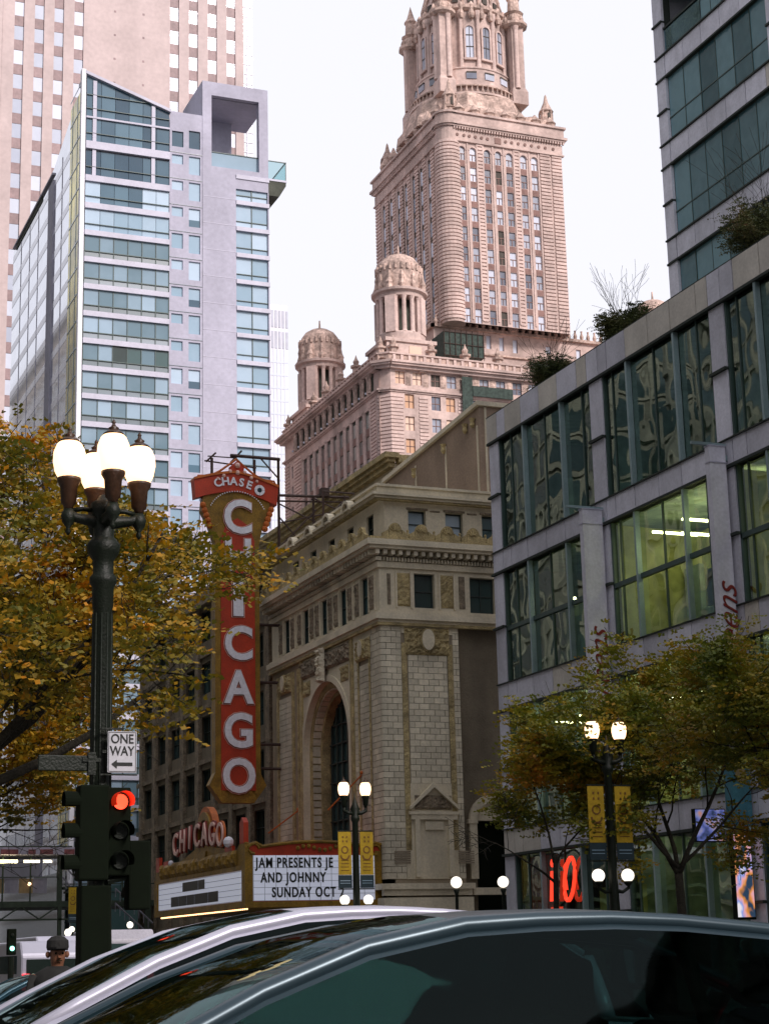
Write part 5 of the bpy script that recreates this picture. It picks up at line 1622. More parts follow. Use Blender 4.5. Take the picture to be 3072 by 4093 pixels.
# terrace block under the tower
b = MB(); facade(b, 'y', 207.5, 92.0, 121.0, 72, 82.3, [(99.6, 100.3, 79.6, 81.5), (101.5, 102.2, 79.5, 81.4), (103.5, 104.2, 79.4, 81.3), (108.4, 109.2, 79.8, 80.9), (113, 113.7, 79.4, 80.9)], 0.3)
b.quad((92, 207.5, 72), (92, 229, 72), (92, 229, 82.3), (92, 207.5, 82.3)); b.quad((92, 207.5, 82.3), (121, 207.5, 82.3), (121, 229, 82.3), (92, 229, 82.3))
b.quad((121, 207.5, 72), (121, 229, 72), (121, 229, 82.3), (121, 207.5, 82.3)); b.quad((92, 229, 72), (121, 229, 72), (121, 229, 82.3), (92, 229, 82.3))
part("terrace_wall", b, 'pink', J)
b = MB(); b.box(99, 115, 207.75, 207.8, 79, 82); part("terrace_window", b, 'jw_glass', J)
b = MB(); b.box(91.6, 121.4, 207.0, 207.5, 80.9 + 0.9, 82.2); b.box(91.6, 92, 207.0, 229, 81.8, 82.2); b.box(91.8, 121.2, 207.2, 207.5, 78.6, 78.8)
part("terrace_cornice", b, 'pink_orn', J)
b = MB()
for k in range(30): b.lathe(92.2 + k * 0.98, 207.15, [(0.22, 82.2), (0.3, 82.6), (0.12, 83.1), (0.18, 83.4)], 6)
for x in (96, 103.5, 111, 118.5): b.lathe(x, 207.2, [(0.5, 82.2), (0.6, 83.0), (0.4, 83.4), (0.15, 84.4)], 8)
part("terrace_balustrade", b, 'pink_orn', J)
b = MB(); b.box(91.6, 97.2, 203.4, 207.2, 76.6, 79.9); part("green_netting", b, 'green_net', J)
b = MB()
for k in range(8): b.tube([(91.6 + k * 0.8, 203.3, 73), (91.6 + k * 0.8, 203.3, 80.2)], 0.05, 4)
for z in (76.6, 78.2, 79.8): b.tube([(91.5, 203.3, z), (97.4, 203.3, z)], 0.05, 4)
part("scaffold", b, 'iron', J)
b = MB(); b.box(90.9, 91.0, 196.35, 196.4, 66, 71.5); b.box(90.6, 92.0, JY - 0.5, JY - 0.42, 66.2, 71.3); b.box(92.0, 97.5, JY - 0.6, JY - 0.42, 68.9, 70.2); part("net_drape", b, 'green_net', J)

# tower shaft ---------------------------------------------------------
TX, TY, TX1, TY1 = 93.2, 205.0, 110.9, 229.5
cols = [(95.4, 96.3), (97.0, 97.92), (99.12, 100.04), (100.78, 101.66), (102.38, 103.36), (104.55, 105.5), (106.2, 107.14)]
rows = [101.2 - 2.865 * k for k in range(8)]
rows = [104.2 - 2.05 + 0.0 - 2.87 * k for k in range(8)]
holes, kinds = [], []
for ci, (a, c) in enumerate(cols):
    holes.append((a, c, 105.05, 107.0)); kinds.append('arch')
    for k, z in enumerate(rows):
        holes.append((a, c, z, z + 2.0)); kinds.append('mid' if ci == 3 else 'w')
b = MB(); facade(b, 'y', TY, 94.6, TX1, 82.0, 109.7, holes, 0.3)
wholes = []
for c in range(7):
    y = 209.4 + c * 2.75; wholes.append((y, y + 0.95, 82, 106.8))
    wholes.append((y + 1.25, y + 1.75, 82, 106.8)) if c % 2 else None
facade(b, 'x', TX, 207.2, TY1, 82.0, 109.7, wholes, 0.16)
b.quad((TX1, TY, 82), (TX1, TY1, 82), (TX1, TY1, 109.7), (TX1, TY, 109.7)); b.quad((TX, TY1, 82), (TX, TY1, 109.7), (TX1, TY1, 109.7), (TX1, TY1, 82))
b.quad((TX, TY, 111.5), (TX1, TY, 111.5), (TX1, TY1, 111.5), (TX, TY1, 111.5))
part("tower_wall", b, 'pink', J)
for (h, kd) in zip(holes, kinds):
    f = MB()
    if kd == 'arch':
        f.box(h[0], h[1], TY + 0.18, TY + 0.26, h[2], h[3])
    else:
        f.box(h[0], h[1], TY + 0.18, TY + 0.26, h[2], h[3])
    matn = 'jw_dark' if (kd == 'mid' and random.random() < 0.75) else 'jw_glass'
    fo = part("window", f, matn, J)
    f = MB(); zc = (h[2] + h[3]) / 2; f.box(h[0], h[1], TY + 0.12, TY + 0.175, zc - 0.05, zc + 0.05); f.box((h[0] + h[1]) / 2 - 0.04, (h[0] + h[1]) / 2 + 0.04, TY + 0.12, TY + 0.17, h[2], zc - 0.05)
    part("frame", f, 'pink_groove', fo)
    if kd == 'arch':
        f = MB(); c_ = (h[0] + h[1]) / 2; r_ = (h[1] - h[0]) / 2
        for i in range(8):   # corner fillers make the head round
            a0, a1 = math.pi * i / 8, math.pi * (i + 1) / 8
            p, q = (c_ + r_ * math.cos(a0), h[3] - r_ + r_ * math.sin(a0)), (c_ + r_ * math.cos(a1), h[3] - r_ + r_ * math.sin(a1))
            f.prism([p, q, (q[0], h[3] + 0.02), (p[0], h[3] + 0.02)], 'y', TY - 0.02, TY + 0.16)
        arch_ring(f, 'y', c_, h[3] - r_, r_ + 0.04, r_ + 0.2, TY - 0.1, TY, 8)
        part("arch_head", f, 'pink_course', fo)
# red brown spandrels and slender piers
for (a, c) in cols:
    for k in range(len(rows)):
        zt = (rows[k - 1] if k else 105.05)
        f = MB(); f.box(a + 0.02, c - 0.02, TY - 0.03, TY + 0.1, rows[k] + 2.05, zt - 0.06); part("spandrel", f, 'red_panel', J)
b = MB()
for x in (96.65, 100.4, 102.02, 105.85, 95.2, 98.05, 98.95, 103.55, 104.35, 107.3):
    b.box(x - 0.1, x + 0.1, TY - 0.12, TY, 82.5, 107.6)
part("slender_pier", b, 'pink_course', J)
for c in range(7):
    y = 209.4 + c * 2.75
    b = MB(); b.box(TX + 0.12, TX + 0.16, y - 0.02, y + 1.8, 82, 106.8); st = part("window_strip", b, 'jw_dark', J)
    for k in range(9):
        b = MB(); b.box(TX + 0.09, TX + 0.12, y + 0.06, y + 0.9, 102.0 - 2.87 * k + 2.2, 104.0 - 2.87 * k + 2.2); part("pane", b, 'jw_glass', st)
# corner courses: each ring of the rounded corner pier is its own piece
ring = MB()
ring.prism([(1.75 * math.cos(t), 1.75 * math.sin(t)) for t in [math.pi * (0.75 + 0.1 * i) + 0.0 for i in range(0, 11)]], 'z', 0, 0.36)
ring_me = mesh_of(ring, 'pink_course', name="corner_course")
bar = mesh_of(MB().box(0, 1.55, -0.16, 0.05, 0, 0.36), 'pink_course', name="pier_course")
bars_ = mesh_of(MB().box(0, 0.72, -0.13, 0.05, 0, 0.3), 'pink_course', name="pier_course")
wbar = mesh_of(MB().box(-0.13, 0.05, 0, 1.1, 0, 0.34), 'pink_course', name="pier_course")
b = MB(); b.lathe(94.4, 206.3, [(1.6, 82), (1.6, 109.7)], 20); part("corner_pier", b, 'pink', J)
for k in range(49):
    z = 82.4 + 0.52 * k
    put("corner_course", ring_me, J, (94.4, 206.3, z))
    put("pier_course", bar, J, (107.5, TY, z)); put("pier_course", bar, J, (109.3, TY, z))
b = MB()
for k in range(49):
    z = 82.4 + 0.52 * k
    for x in (98.12, 103.6): b.box(x, x + 0.72, TY - 0.13, TY + 0.05, z, z + 0.32)
    for c in range(7): b.box(TX - 0.13, TX + 0.05, 208.2 + c * 2.75, 209.3 + c * 2.75, z, z + 0.32)
    b.box(TX - 0.13, TX + 0.05, 227.6, 229.5, z, z + 0.32)
part("pier_courses", b, 'pink_course', J, kind='stuff')


def tcourse(mb, z0, z1, o):
    mb.box(TX - o, TX + 0.2, 206.4, TY1 + o, z0, z1); mb.box(94.4, TX1 + o, TY - o, TY + 0.2, z0, z1)
    mb.lathe(94.4, 206.3, [(1.35 + o, z0), (1.35 + o, z1)], 20)


b = MB(); tcourse(b, 107.65, 107.85, 0.3); tcourse(b, 109.7, 109.95, 0.5); tcourse(b, 109.95, 110.3, 0.7); tcourse(b, 110.3, 111.6, 0.35); tcourse(b, 111.6, 111.9, 0.6)
part("tower_cornice", b, 'pink', J)
b = MB(); tcourse(b, 107.85, 109.3, 0.12)
part("tower_frieze", b, 'pink', J)
b = MB()
for k in range(42): b.box(94.6 + k * 0.4, 94.8 + k * 0.4, TY - 0.45, TY - 0.1, 109.35, 109.7)
for k in range(58): b.box(TX - 0.45, TX - 0.1, 206.4 + k * 0.4, 206.6 + k * 0.4, 109.35, 109.7)
part("dentils", b, 'pink_course', J, kind='stuff')
b = MB()
for i, x in enumerate([95.2, 96.2, 97.0, 97.9, 98.8, 99.7, 102.4, 103.3, 104.3, 105.3, 106.3, 107.4, 108.4, 109.6]):
    b.prism([(x + 0.22 * math.cos(t / 8 * 6.2832), 108.6 + 0.22 * math.sin(t / 8 * 6.2832)) for t in range(8)], 'y', TY - 0.22, TY - 0.1)
b.box(100.75, 101.7, TY - 0.2, TY - 0.1, 108.1, 108.95)
part("frieze_roundel", b, 'pink_groove', J)
# stepped attic, corner finials
b = MB()
tc = (102.1, 216.8)
b.box(TX + 0.6, TX1 - 0.6, TY + 0.6, TY1 - 0.6, 111.5, 113.2)
b.lathe(tc[0], tc[1], [(9.9, 113.2), (9.7, 114.6), (9.0, 115.4), (8.6, 117.3), (8.2, 117.6)], 8, a0=math.pi / 8)
part("attic", b, 'pink_orn', J)
b = MB()
for k in range(7):
    b.lathe(95.8 + k * 2.3, TY + 0.5, [(0.6, 111.6), (0.7, 112.4), (0.9, 112.6), (0.4, 113.2), (0.1, 113.6)], 8)
    b.lathe(TX + 0.5, 208 + k * 3.1, [(0.6, 111.6), (0.7, 112.6), (0.9, 112.9), (0.4, 113.9), (0.1, 114.6)], 8)
for k in range(5):
    b.prism([(97.6 + k * 2.6, 112.2), (98.2 + k * 2.6, 113.0), (99.0 + k * 2.6, 113.2), (99.6 + k * 2.6, 112.2)], 'y', TY + 0.2, TY + 0.5)
part("attic_ornament", b, 'pink_orn', J)
fin = MB(); fin.lathe(0, 0, [(1.0, 0), (1.0, 1.2), (1.2, 1.3), (0.85, 1.5), (0.8, 3.0), (1.05, 3.2), (0.8, 3.6), (0.55, 4.2), (0.35, 4.6), (0.16, 5.6), (0.02, 5.9)], 10)
for k in range(5): fin.lathe(0.95 * math.cos(k * 1.2566), 0.95 * math.sin(k * 1.2566), [(0.14, 1.4), (0.14, 3.1)], 5)
fin_me = mesh_of(fin, 'pink_orn', name="corner_finial")
slot = mesh_of(MB().box(-0.16, 0.16, -0.92, -0.8, 1.7, 2.8), 'jw_dark', name="finial_slot")
for p in ((94.9, 206.4, 111.6), (109.6, 206.4, 111.6), (94.6, 228, 111.6), (109.6, 228, 111.6)):
    o = put("corner_finial", fin_me, J, p)
    s_ = bpy.data.objects.new("finial_slot", slot); COL.objects.link(s_); s_.parent = o
# balustrade ring, drum, arched windows
b = MB(); b.lathe(tc[0], tc[1], [(8.1, 117.4), (8.1, 117.7), (7.4, 117.8), (7.3, 119.4), (7.0, 119.5), (6.9, 121.7), (7.05, 121.8), (7.05, 122.0), (6.6, 122.2)], 32)
part("drum_base", b, 'pink', J)
b = MB()
for k in range(64):
    a = 2 * math.pi * k / 64; b.lathe(tc[0] + 7.75 * math.cos(a), tc[1] + 7.75 * math.sin(a), [(0.12, 117.7), (0.2, 118.0), (0.1, 118.5), (0.15, 118.7)], 5)
b.lathe(tc[0], tc[1], [(7.9, 118.7), (7.9, 118.9), (7.5, 118.9)], 32)
part("drum_balustrade", b, 'pink_orn', J)
sqw = mesh_of(MB().box(-0.72, 0.72, -0.1, 0.1, -0.55, 0.55), 'jw_glass', name="drum_window")
sqd = mesh_of(MB().box(-0.72, 0.72, -0.12, 0.1, 0.3, 0.55), 'jw_dark', name="drum_window_head")
R0 = 6.25
b = MB(); b.lathe(tc[0], tc[1], [(R0, 122.1), (R0, 131.0), (R0 + 0.3, 131.2)], 32)
part("drum", b, 'pink', J)
aw = MB(); aw.prism(arch_poly(0, 0.56, 4.4, 0), 'y', -0.06, 0.0)
aw_me = mesh_of(aw, 'jw_glass', name="arched_window")
af = MB(); arch_ring(af, 'y', 0, 4.4, 0.56, 0.8, -0.25, 0.0, 12); af.box(-0.8, -0.56, -0.25, 0, 0, 4.4); af.box(0.56, 0.8, -0.25, 0, 0, 4.4); af.box(-0.9, 0.9, -0.3, 0, -0.3, 0)
af_me = mesh_of(af, 'pink_course', name="window_surround")
ab = MB(); ab.box(-0.56, 0.56, -0.1, -0.06, 1.7, 1.85); ab.box(-0.56, 0.56, -0.1, -0.06, 3.5, 3.65); ab.box(-0.04, 0.04, -0.09, -0.06, 0, 4.8)
ab_me = mesh_of(ab, 'jw_dark', name="window_bars")
for q in range(4):
    base_a = -math.pi / 2 + q * math.pi / 2 + rad(6)
    for d_ in (-1, 0, 1):
        a = base_a + d_ * rad(22)
        rot = (0, 0, a + math.pi / 2)
        p = (tc[0] + (R0 + 0.08) * math.cos(a), tc[1] + (R0 + 0.08) * math.sin(a), 123.6)
        o = put("arched_window", aw_me, J, p, rot=rot)
        for nm, me in (("window_surround", af_me), ("window_bars", ab_me)):
            c_ = bpy.data.objects.new(nm, me); COL.objects.link(c_); c_.parent = o
        put("drum_window", sqw, J, (tc[0] + 6.98 * math.cos(a), tc[1] + 6.98 * math.sin(a), 120.7), rot=rot)
        put("drum_window_head", sqd, J, (tc[0] + 6.98 * math.cos(a), tc[1] + 6.98 * math.sin(a), 120.7), rot=rot)
b = MB()
for q in range(4):
    for d_ in (-1.5, -0.5, 0.5, 1.5):
        a = -math.pi / 2 + rad(6) + q * math.pi / 2 + d_ * rad(22)
        b.lathe(tc[0] + (R0 + 0.15) * math.cos(a), tc[1] + (R0 + 0.15) * math.sin(a), [(0.42, 122.1), (0.34, 122.6), (0.3, 129.6), (0.5, 130.2), (0.5, 130.9)], 8)
part("drum_column", b, 'pink_course', J)
b = MB()
for k in range(28):
    a = 2 * math.pi * k / 28
    b.lathe(tc[0] + (R0 + 0.35) * math.cos(a), tc[1] + (R0 + 0.35) * math.sin(a), [(0.3, 129.7), (0.5, 130.4), (0.3, 131.0), (0.45, 131.7), (0.1, 132.3)], 6)
b.lathe(tc[0], tc[1], [(R0 + 0.2, 131.0), (R0 + 0.6, 131.3), (R0 + 0.6, 131.7), (R0, 131.9)], 32)
part("drum_crown", b, 'pink_orn', J)
# four corner buttress turrets
for q in range(4):
    a = math.pi / 4 + q * math.pi / 2
    bx, by = tc[0] + 7.9 * math.cos(a), tc[1] + 7.9 * math.sin(a)
    b = MB(); b.lathe(bx, by, [(1.7, 117.5), (1.7, 119.5), (1.3, 120.2), (1.3, 129.3), (1.5, 129.6)], 4, a0=a + 0)
    b.lathe(bx, by, [(1.0, 120), (1.0, 129.5)], 10)
    t = part("buttress", b, 'pink', J)
    b = MB()
    for s_ in (-1, 1):
        ox, oy = -math.sin(a) * s_ * 0.95, math.cos(a) * s_ * 0.95
        b.lathe(bx + ox + 0.5 * math.cos(a), by + oy + 0.5 * math.sin(a), [(0.42, 119.9), (0.34, 120.4), (0.32, 128.9), (0.5, 129.5)], 8)
    part("buttress_column", b, 'pink_course', t)
    b = MB(); b.lathe(bx, by, [(1.5, 129.5), (1.9, 129.8), (1.9, 130.2), (1.2, 130.4), (1.1, 131.6), (1.45, 131.9), (0.9, 132.2), (0.8, 134.0), (1.0, 134.3), (0.6, 134.9), (0.4, 135.6), (0.12, 136.6), (0.02, 137)], 10)
    for k in range(6): b.lathe(bx + 1.3 * math.cos(k * 1.047), by + 1.3 * math.sin(k * 1.047), [(0.3, 130.2), (0.35, 130.8), (0.1, 131.4)], 5)
    part("buttress_finial", b, 'pink_orn', t)
b = MB(); b.lathe(tc[0], tc[1], [(5.6, 131.6), (5.5, 134.2), (5.2, 134.5), (5.0, 136), (4.5, 138.5), (3.6, 141), (2.2, 143), (1.8, 143.4), (1.7, 147), (1.2, 148.5), (0.1, 151)], 32)
part("dome", b, 'pink', J)
b = MB()
for k in range(16):
    a = 2 * math.pi * k / 16
    b.tube([(tc[0] + r * math.cos(a), tc[1] + r * math.sin(a), z) for r, z in ((5.75, 131.6), (5.65, 134.2), (5.15, 136), (4.6, 138.5), (3.7, 141), (2.3, 143))], 0.25, 5)
part("dome_rib", b, 'pink_orn', J)
dw = mesh_of(MB().box(-0.42, 0.42, -0.1, 0.1, -0.45, 0.45), 'jw_dark', name="dome_window")
for k in range(16):
    a = 2 * math.pi * (k + 0.5) / 16
    put("dome_window", dw, J, (tc[0] + 5.6 * math.cos(a), tc[1] + 5.6 * math.sin(a), 133.2), rot=(0, 0, a + math.pi / 2))

# ================================================================== the other side of the street and the blocks behind the camera
def block(name, label, x0, x1, y0, y1, h, bay=3.2, fl=3.6, wall='west_stone', sides="ENSW", arch=True):
    K = thing(name, label, "building", ((x0 + x1) / 2, (y0 + y1) / 2, 0))
    b = MB(); b.box(x0, x1, y0, y1, 0, h); part("wall", b, wall, K)
    w_ = MB(); c_ = MB()
    def wins(axis, pl, u0, u1, out):
        n = int((u1 - u0 - 1.0) / bay)
        st = u0 + ((u1 - u0) - n * bay) / 2
        for r in range(int((h - 3) / fl)):
            z = 1.2 + r * fl
            for i in range(n):
                a, c = st + i * bay + 0.5, st + (i + 1) * bay - 0.5
                poly = arch_poly((a + c) / 2, (c - a) / 2, z + fl - 1.6, z, 8, 0.8) if (arch and r % 4 == 3) else [(a, z), (a, z + fl - 1.1), (c, z + fl - 1.1), (c, z)]
                w_.prism(poly, axis, *sorted((pl, pl + out * 0.04)))
            for (dz, dd) in ((fl - 0.5, 0.25),):
                if axis == 'x': c_.box(*sorted((pl, pl + out * dd)), u0, u1, z + dz, z + dz + 0.25)
                else: c_.box(u0, u1, *sorted((pl, pl + out * dd)), z + dz, z + dz + 0.25)
        for i in range(n + 1):
            u = st + i * bay
            if axis == 'x': c_.box(*sorted((pl, pl + out * 0.35)), u - 0.28, u + 0.28, 0, h)
            else: c_.box(u - 0.28, u + 0.28, *sorted((pl, pl + out * 0.35)), 0, h)
    if 'E' in sides: wins('x', x1, y0, y1, 1)
    if 'W' in sides: wins('x', x0, y0, y1, -1)
    if 'N' in sides: wins('y', y1, x0, x1, 1)
    if 'S' in sides: wins('y', y0, x0, x1, -1)
    part("window_panes", w_, 'west_glass', K, kind='stuff')
    c_.box(x0 - 0.8, x1 + 0.8, y0 - 0.8, y1 + 0.8, h, h + 0.9)
    part("piers_and_bands", c_, wall, K, kind='stuff')


block("limestone_department_store", "limestone department store across the street, seen mirrored in the glass", -60, -7, 18, 124, 58, sides="ES")
block("limestone_office_block", "tall limestone block across the street north of the tracks", -60, -7, 141, 225, 128, sides="ES", bay=4.0)
block("added_gap_block", "unseen block added to close the sky gap in the mirrored street", -130, -70, 100, 190, 110, sides="E", bay=4.0)  # unseen, added so no sky strip shows in the reflections
block("north_west_tower", "dark tower far up the street on its west side", -60, -7, 240, 420, 132, bay=6, fl=5, wall='concrete', sides="ES")
block("added_south_west_block", "unseen stone block added to darken the street, south west corner", -60, -7, -90, -2, 48, sides="EN", bay=4)  # unseen, added behind the camera to darken the street
block("added_south_east_block", "unseen stone block added to keep sun off the street, south east corner", 34, 90, -90, -2, 40, sides="WN", bay=4)  # unseen, added to block the sun from the street and cars

# ================================================================== elevated station over the cross street
S = thing("elevated_station", "elevated railway station with pale canopy, windbreak panels and steel girders over the street", "railway station", (20, 128, 0))
b = MB(); b.box(-20, 28.2, 127.6, 133, 8.95, 9.45); part("canopy_fascia", b, 'station_white', S)
b = MB(); b.box(-20, 27.9, 127.8, 139, 9.45, 9.55); b.box(-20, 34, 128, 139, 5.5, 5.8); part("deck", b, 'station', S)
b = MB()
for x, w_ in ((22.9, 1.2), (24.8, 0.5), (25.6, 0.9), (27.3, 0.7)): b.box(x, x + w_, 127.55, 127.6, 8.98, 9.3)
part("fascia_stain", b, 'graffiti', S)
for k in range(12):
    b = MB(); b.box(26.2 - k * 0.98 - 0.94, 26.2 - k * 0.98, 128.0, 128.06, 6.35, 7.35)
    part("windbreak_panel", b, 'panel_tan' if k % 2 else 'panel_grey', S)
b = MB()
for k in range(9): b.box(26.9 - k * 1.9, 27.0 - k * 1.9, 127.95, 128.05, 5.5, 8.9)
b.box(-20, 27, 127.9, 128.1, 7.4, 7.46); b.box(27.0, 27.25, 127.9, 128.2, 0, 9)
b.box(-20, 28, 127.9, 128.1, 4.5, 4.62); b.box(-20, 34, 127.95, 128.15, 5.4, 5.52)
for k in range(9):
    x = 27 - k * 2.6
    b.tube([(x, 128, 5.45), (x - 1.3, 128, 4.6)], 0.05, 4); b.tube([(x - 1.3, 128, 4.6), (x - 2.6, 128, 5.45)], 0.05, 4)
for x in (29.5, 31.5, 33.5): b.box(x, x + 0.08, 127.95, 128.05, 5.5, 8.8)
b.box(27, 34, 127.95, 128.1, 6.9, 6.98)
for x in (5.5, 21.5, 33.2): b.box(x, x + 0.4, 128, 128.4, 0, 5.5)
part("girder", b, 'station', S)
b = MB()
for (xa, za, xb, zb) in ((27.2, 8.3, 28.9, 6.4), (27.2, 7.4, 28.9, 5.4), (30.9, 6.6, 33.6, 4.2), (30.9, 5.6, 33.6, 3.2)):
    b.tube([(xa, 127.5, za), (xb, 127.5, zb)], 0.06, 4)
    for k in range(8):
        t = k / 8; b.box(xa + (xb - xa) * t, xa + (xb - xa) * t + 0.04, 127.48, 127.52, za + (zb - za) * t - 0.6, za + (zb - za) * t)
part("stair_rail", b, 'panel_grey', S)
b = MB()
for k in range(10): b.box(27.3 + k * 0.28, 27.9 + k * 0.28, 127.6, 129, 6.6 - k * 0.28, 6.75 - k * 0.28)
part("stair", b, 'station', S)
for p, w_ in (((23.5, 127.9, 8.5), 0.62), ((25.1, 127.9, 8.5), 0.55), ((26.2, 127.9, 8.5), 0.3), ((27.7, 127.9, 8.45), 0.4), ((31.1, 127.9, 8.52), 0.5)):
    b = MB(); b.box(p[0] - w_, p[0] + w_, p[1] - 0.05, p[1] + 0.05, p[2] - 0.09, p[2] + 0.09)
    part("light_tube", b, 'tube' if p[0] < 24 else 'tube_dim', S)
b = MB(); b.ball((24.9, 127.5, 6.95), 0.13, 8, 5); part("signal_lamp", b, 'lamp_mid', S)


# ================================================================== street lamps
def lantern(parent, c, rot=0, mat='lamp_near', s=1.0, glass_name="globe"):
    """Cup, glowing acorn glass, glow-tinted cap with finial; c is the arm end under the cup."""
    x, y, z = c
    b = MB(); b.lathe(x, y, [(0.05 * s, z), (0.06 * s, z + 0.06 * s), (0.085 * s, z + 0.08 * s), (0.10 * s, z + 0.28 * s), (0.135 * s, z + 0.34 * s), (0.135 * s, z + 0.37 * s), (0.11 * s, z + 0.38 * s)], 16)
    part("lantern_cup", b, 'cap' if s == 1.0 else 'black', parent, smooth=True)
    b = MB(); b.lathe(x, y, [(0.115 * s, z + 0.36 * s), (0.16 * s, z + 0.45 * s), (0.182 * s, z + 0.57 * s), (0.176 * s, z + 0.67 * s), (0.14 * s, z + 0.76 * s), (0.09 * s, z + 0.81 * s)], 20)
    part("lantern_glass", b, mat, parent, smooth=True)
    b = MB(); b.lathe(x, y, [(0.125 * s, z + 0.785 * s), (0.11 * s, z + 0.81 * s), (0.07 * s, z + 0.835 * s), (0.045 * s, z + 0.85 * s), (0.06 * s, z + 0.87 * s), (0.03 * s, z + 0.89 * s), (0.015 * s, z + 0.92 * s), (0.025 * s, z + 0.935 * s), (0.006 * s, z + 0.97 * s)], 16)
    part("lantern_cap", b, 'cap', parent, smooth=True)


LX, LY = 4.55, 19.5
L = thing("street_lamp", "black ornamental street lamp with four glowing lanterns, nearest to the camera", "street lamp", (LX, LY, 0))
b = MB()
b.lathe(LX, LY, [(0.34, 0.14), (0.34, 0.5), (0.26, 0.62), (0.22, 1.1), (0.17, 1.25), (0.145, 1.5), (0.112, 3.0), (0.105, 5.3), (0.115, 5.32), (0.12, 5.55), (0.15, 5.6), (0.15, 5.66), (0.115, 5.7), (0.115, 5.85), (0.17, 5.93), (0.19, 6.02), (0.15, 6.08), (0.115, 6.12), (0.12, 6.3), (0.145, 6.4), (0.15, 6.5), (0.08, 6.55), (0.05, 6.6)], 20)
for k in range(10):
    a = 2 * math.pi * k / 10
    b.tube([(LX + 0.112 * math.cos(a), LY + 0.112 * math.sin(a), 1.6), (LX + 0.104 * math.cos(a), LY + 0.104 * math.sin(a), 5.25)], 0.014, 4)
part("pole", b, 'black', L, smooth=True)
for dx, dy in ((-0.40, 0), (0.40, 0), (0, -0.42), (0, 0.42)):
    b = MB()
    pts = [(LX, LY, 6.28), (LX + dx * 0.35, LY + dy * 0.35, 6.30), (LX + dx * 0.75, LY + dy * 0.75, 6.32), (LX + dx, LY + dy, 6.36), (LX + dx, LY + dy, 6.46)]
    b.tube(pts, [0.09, 0.07, 0.055, 0.07, 0.05], 8)
    b.tube([(LX + dx * 0.3, LY + dy * 0.3, 6.42), (LX + dx * 0.6, LY + dy * 0.6, 6.43), (LX + dx * 0.95, LY + dy * 0.95, 6.40)], 0.028, 6)
    b.lathe(LX + dx, LY + dy, [(0.01, 6.12), (0.035, 6.16), (0.02, 6.2), (0.07, 6.27), (0.085, 6.34), (0.05, 6.42)], 12)
    part("arm", b, 'black', L, smooth=True)
    lantern(L, (LX + dx, LY + dy, 6.40))
# fittings carried by the pole
W1 = thing("one_way_sign", "white ONE WAY sign with left arrow mounted on the near lamp pole", "traffic sign", (4.73, 19.3, 3.5))
b = MB(); b.box(4.57, 4.885, 19.26, 19.275, 3.49, 3.93); part("plate", b, 'sign_white', W1)
b = MB()
for (a, c, d, e) in ((4.578, 4.877, 3.498, 3.503), (4.578, 4.877, 3.917, 3.922), (4.578, 4.583, 3.498, 3.922), (4.872, 4.877, 3.498, 3.922)): b.box(a, c, 19.256, 19.26, d, e)
b.prism([(4.61, 3.578), (4.67, 3.625), (4.67, 3.596), (4.84, 3.596), (4.84, 3.56), (4.67, 3.56), (4.67, 3.53)], 'y', 19.254, 19.26)
part("arrow_and_border", b, 'black_letter', W1)
put("lettering", text_mesh("ONE", 0.14, 'black_letter', 'y', 0.003, 0.002, sx=0.86, name="lettering"), W1, (4.727, 19.257, 3.845))
put("lettering", text_mesh("WAY", 0.14, 'black_letter', 'y', 0.003, 0.002, sx=0.82, name="lettering"), W1, (4.727, 19.257, 3.715))
b = MB(); b.box(4.5, 4.9, 19.28, 19.30, 3.46, 3.475); b.box(4.5, 4.75, 19.28, 19.32, 3.95, 3.97); b.box(4.52, 4.75, 19.28, 19.31, 3.7, 3.73); part("bracket", b, 'black', W1)
W2 = thing("street_name_sign", "dark street name blade seen from behind, on the left of the near lamp pole", "street sign", (4.1, 19.4, 3.5))
b = MB(); b.box(3.83, 4.46, 19.28, 19.30, 3.50, 3.665); part("plate", b, 'black', W2, autos=0.01)
b = MB(); b.box(4.3, 4.5, 19.26, 19.34, 3.6, 3.64); b.box(4.36, 4.44, 19.25, 19.33, 3.46, 3.7); part("clamp", b, 'black', W2)


def signal(name, label, cx, cy, z0, facing, lit=None, w=0.32, n=3, h=0.33):
    t = thing(name, label, "traffic light", (cx, cy, z0), "traffic signals on the near lamp pole")
    b = MB(); b.box(cx - w / 2, cx + w / 2, cy - 0.1, cy + 0.12, z0, z0 + n * h); part("housing", b, 'black_matt', t, autos=0.02)
    for k in range(n):
        zc = z0 + (k + 0.5) * h
        # visor: half tube pointing along facing
        fx, fy = facing
        sx, sy = -fy, fx
        o = Vector((cx + fx * 0.12, cy + fy * 0.12, zc))
        b = MB(); seg = 12; k0 = len(b.v)
        for j in range(2):
            for i in range(seg + 1):
                a = math.pi * (-0.15 + 1.3 * i / seg)
                r = 0.103
                b.v.append((o.x + fx * 0.19 * j + sx * r * math.cos(a), o.y + fy * 0.19 * j + sy * r * math.cos(a), o.z + r * math.sin(a)))
        for i in range(seg): b.f.append((k0 + i, k0 + i + 1, k0 + seg + 2 + i, k0 + seg + 1 + i))
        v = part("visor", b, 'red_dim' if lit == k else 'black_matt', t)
        b = MB(); c0 = len(b.v)
        for i in range(16):
            a = 2 * math.pi * i / 16; b.v.append((o.x + fx * 0.005 + sx * 0.082 * math.cos(a), o.y + fy * 0.005 + sy * 0.082 * math.cos(a), o.z + 0.082 * math.sin(a)))
        b.f.append(tuple(c0 + i for i in range(16)))
        part("lens", b, 'red_lens' if lit == k else 'black', t)
    return t


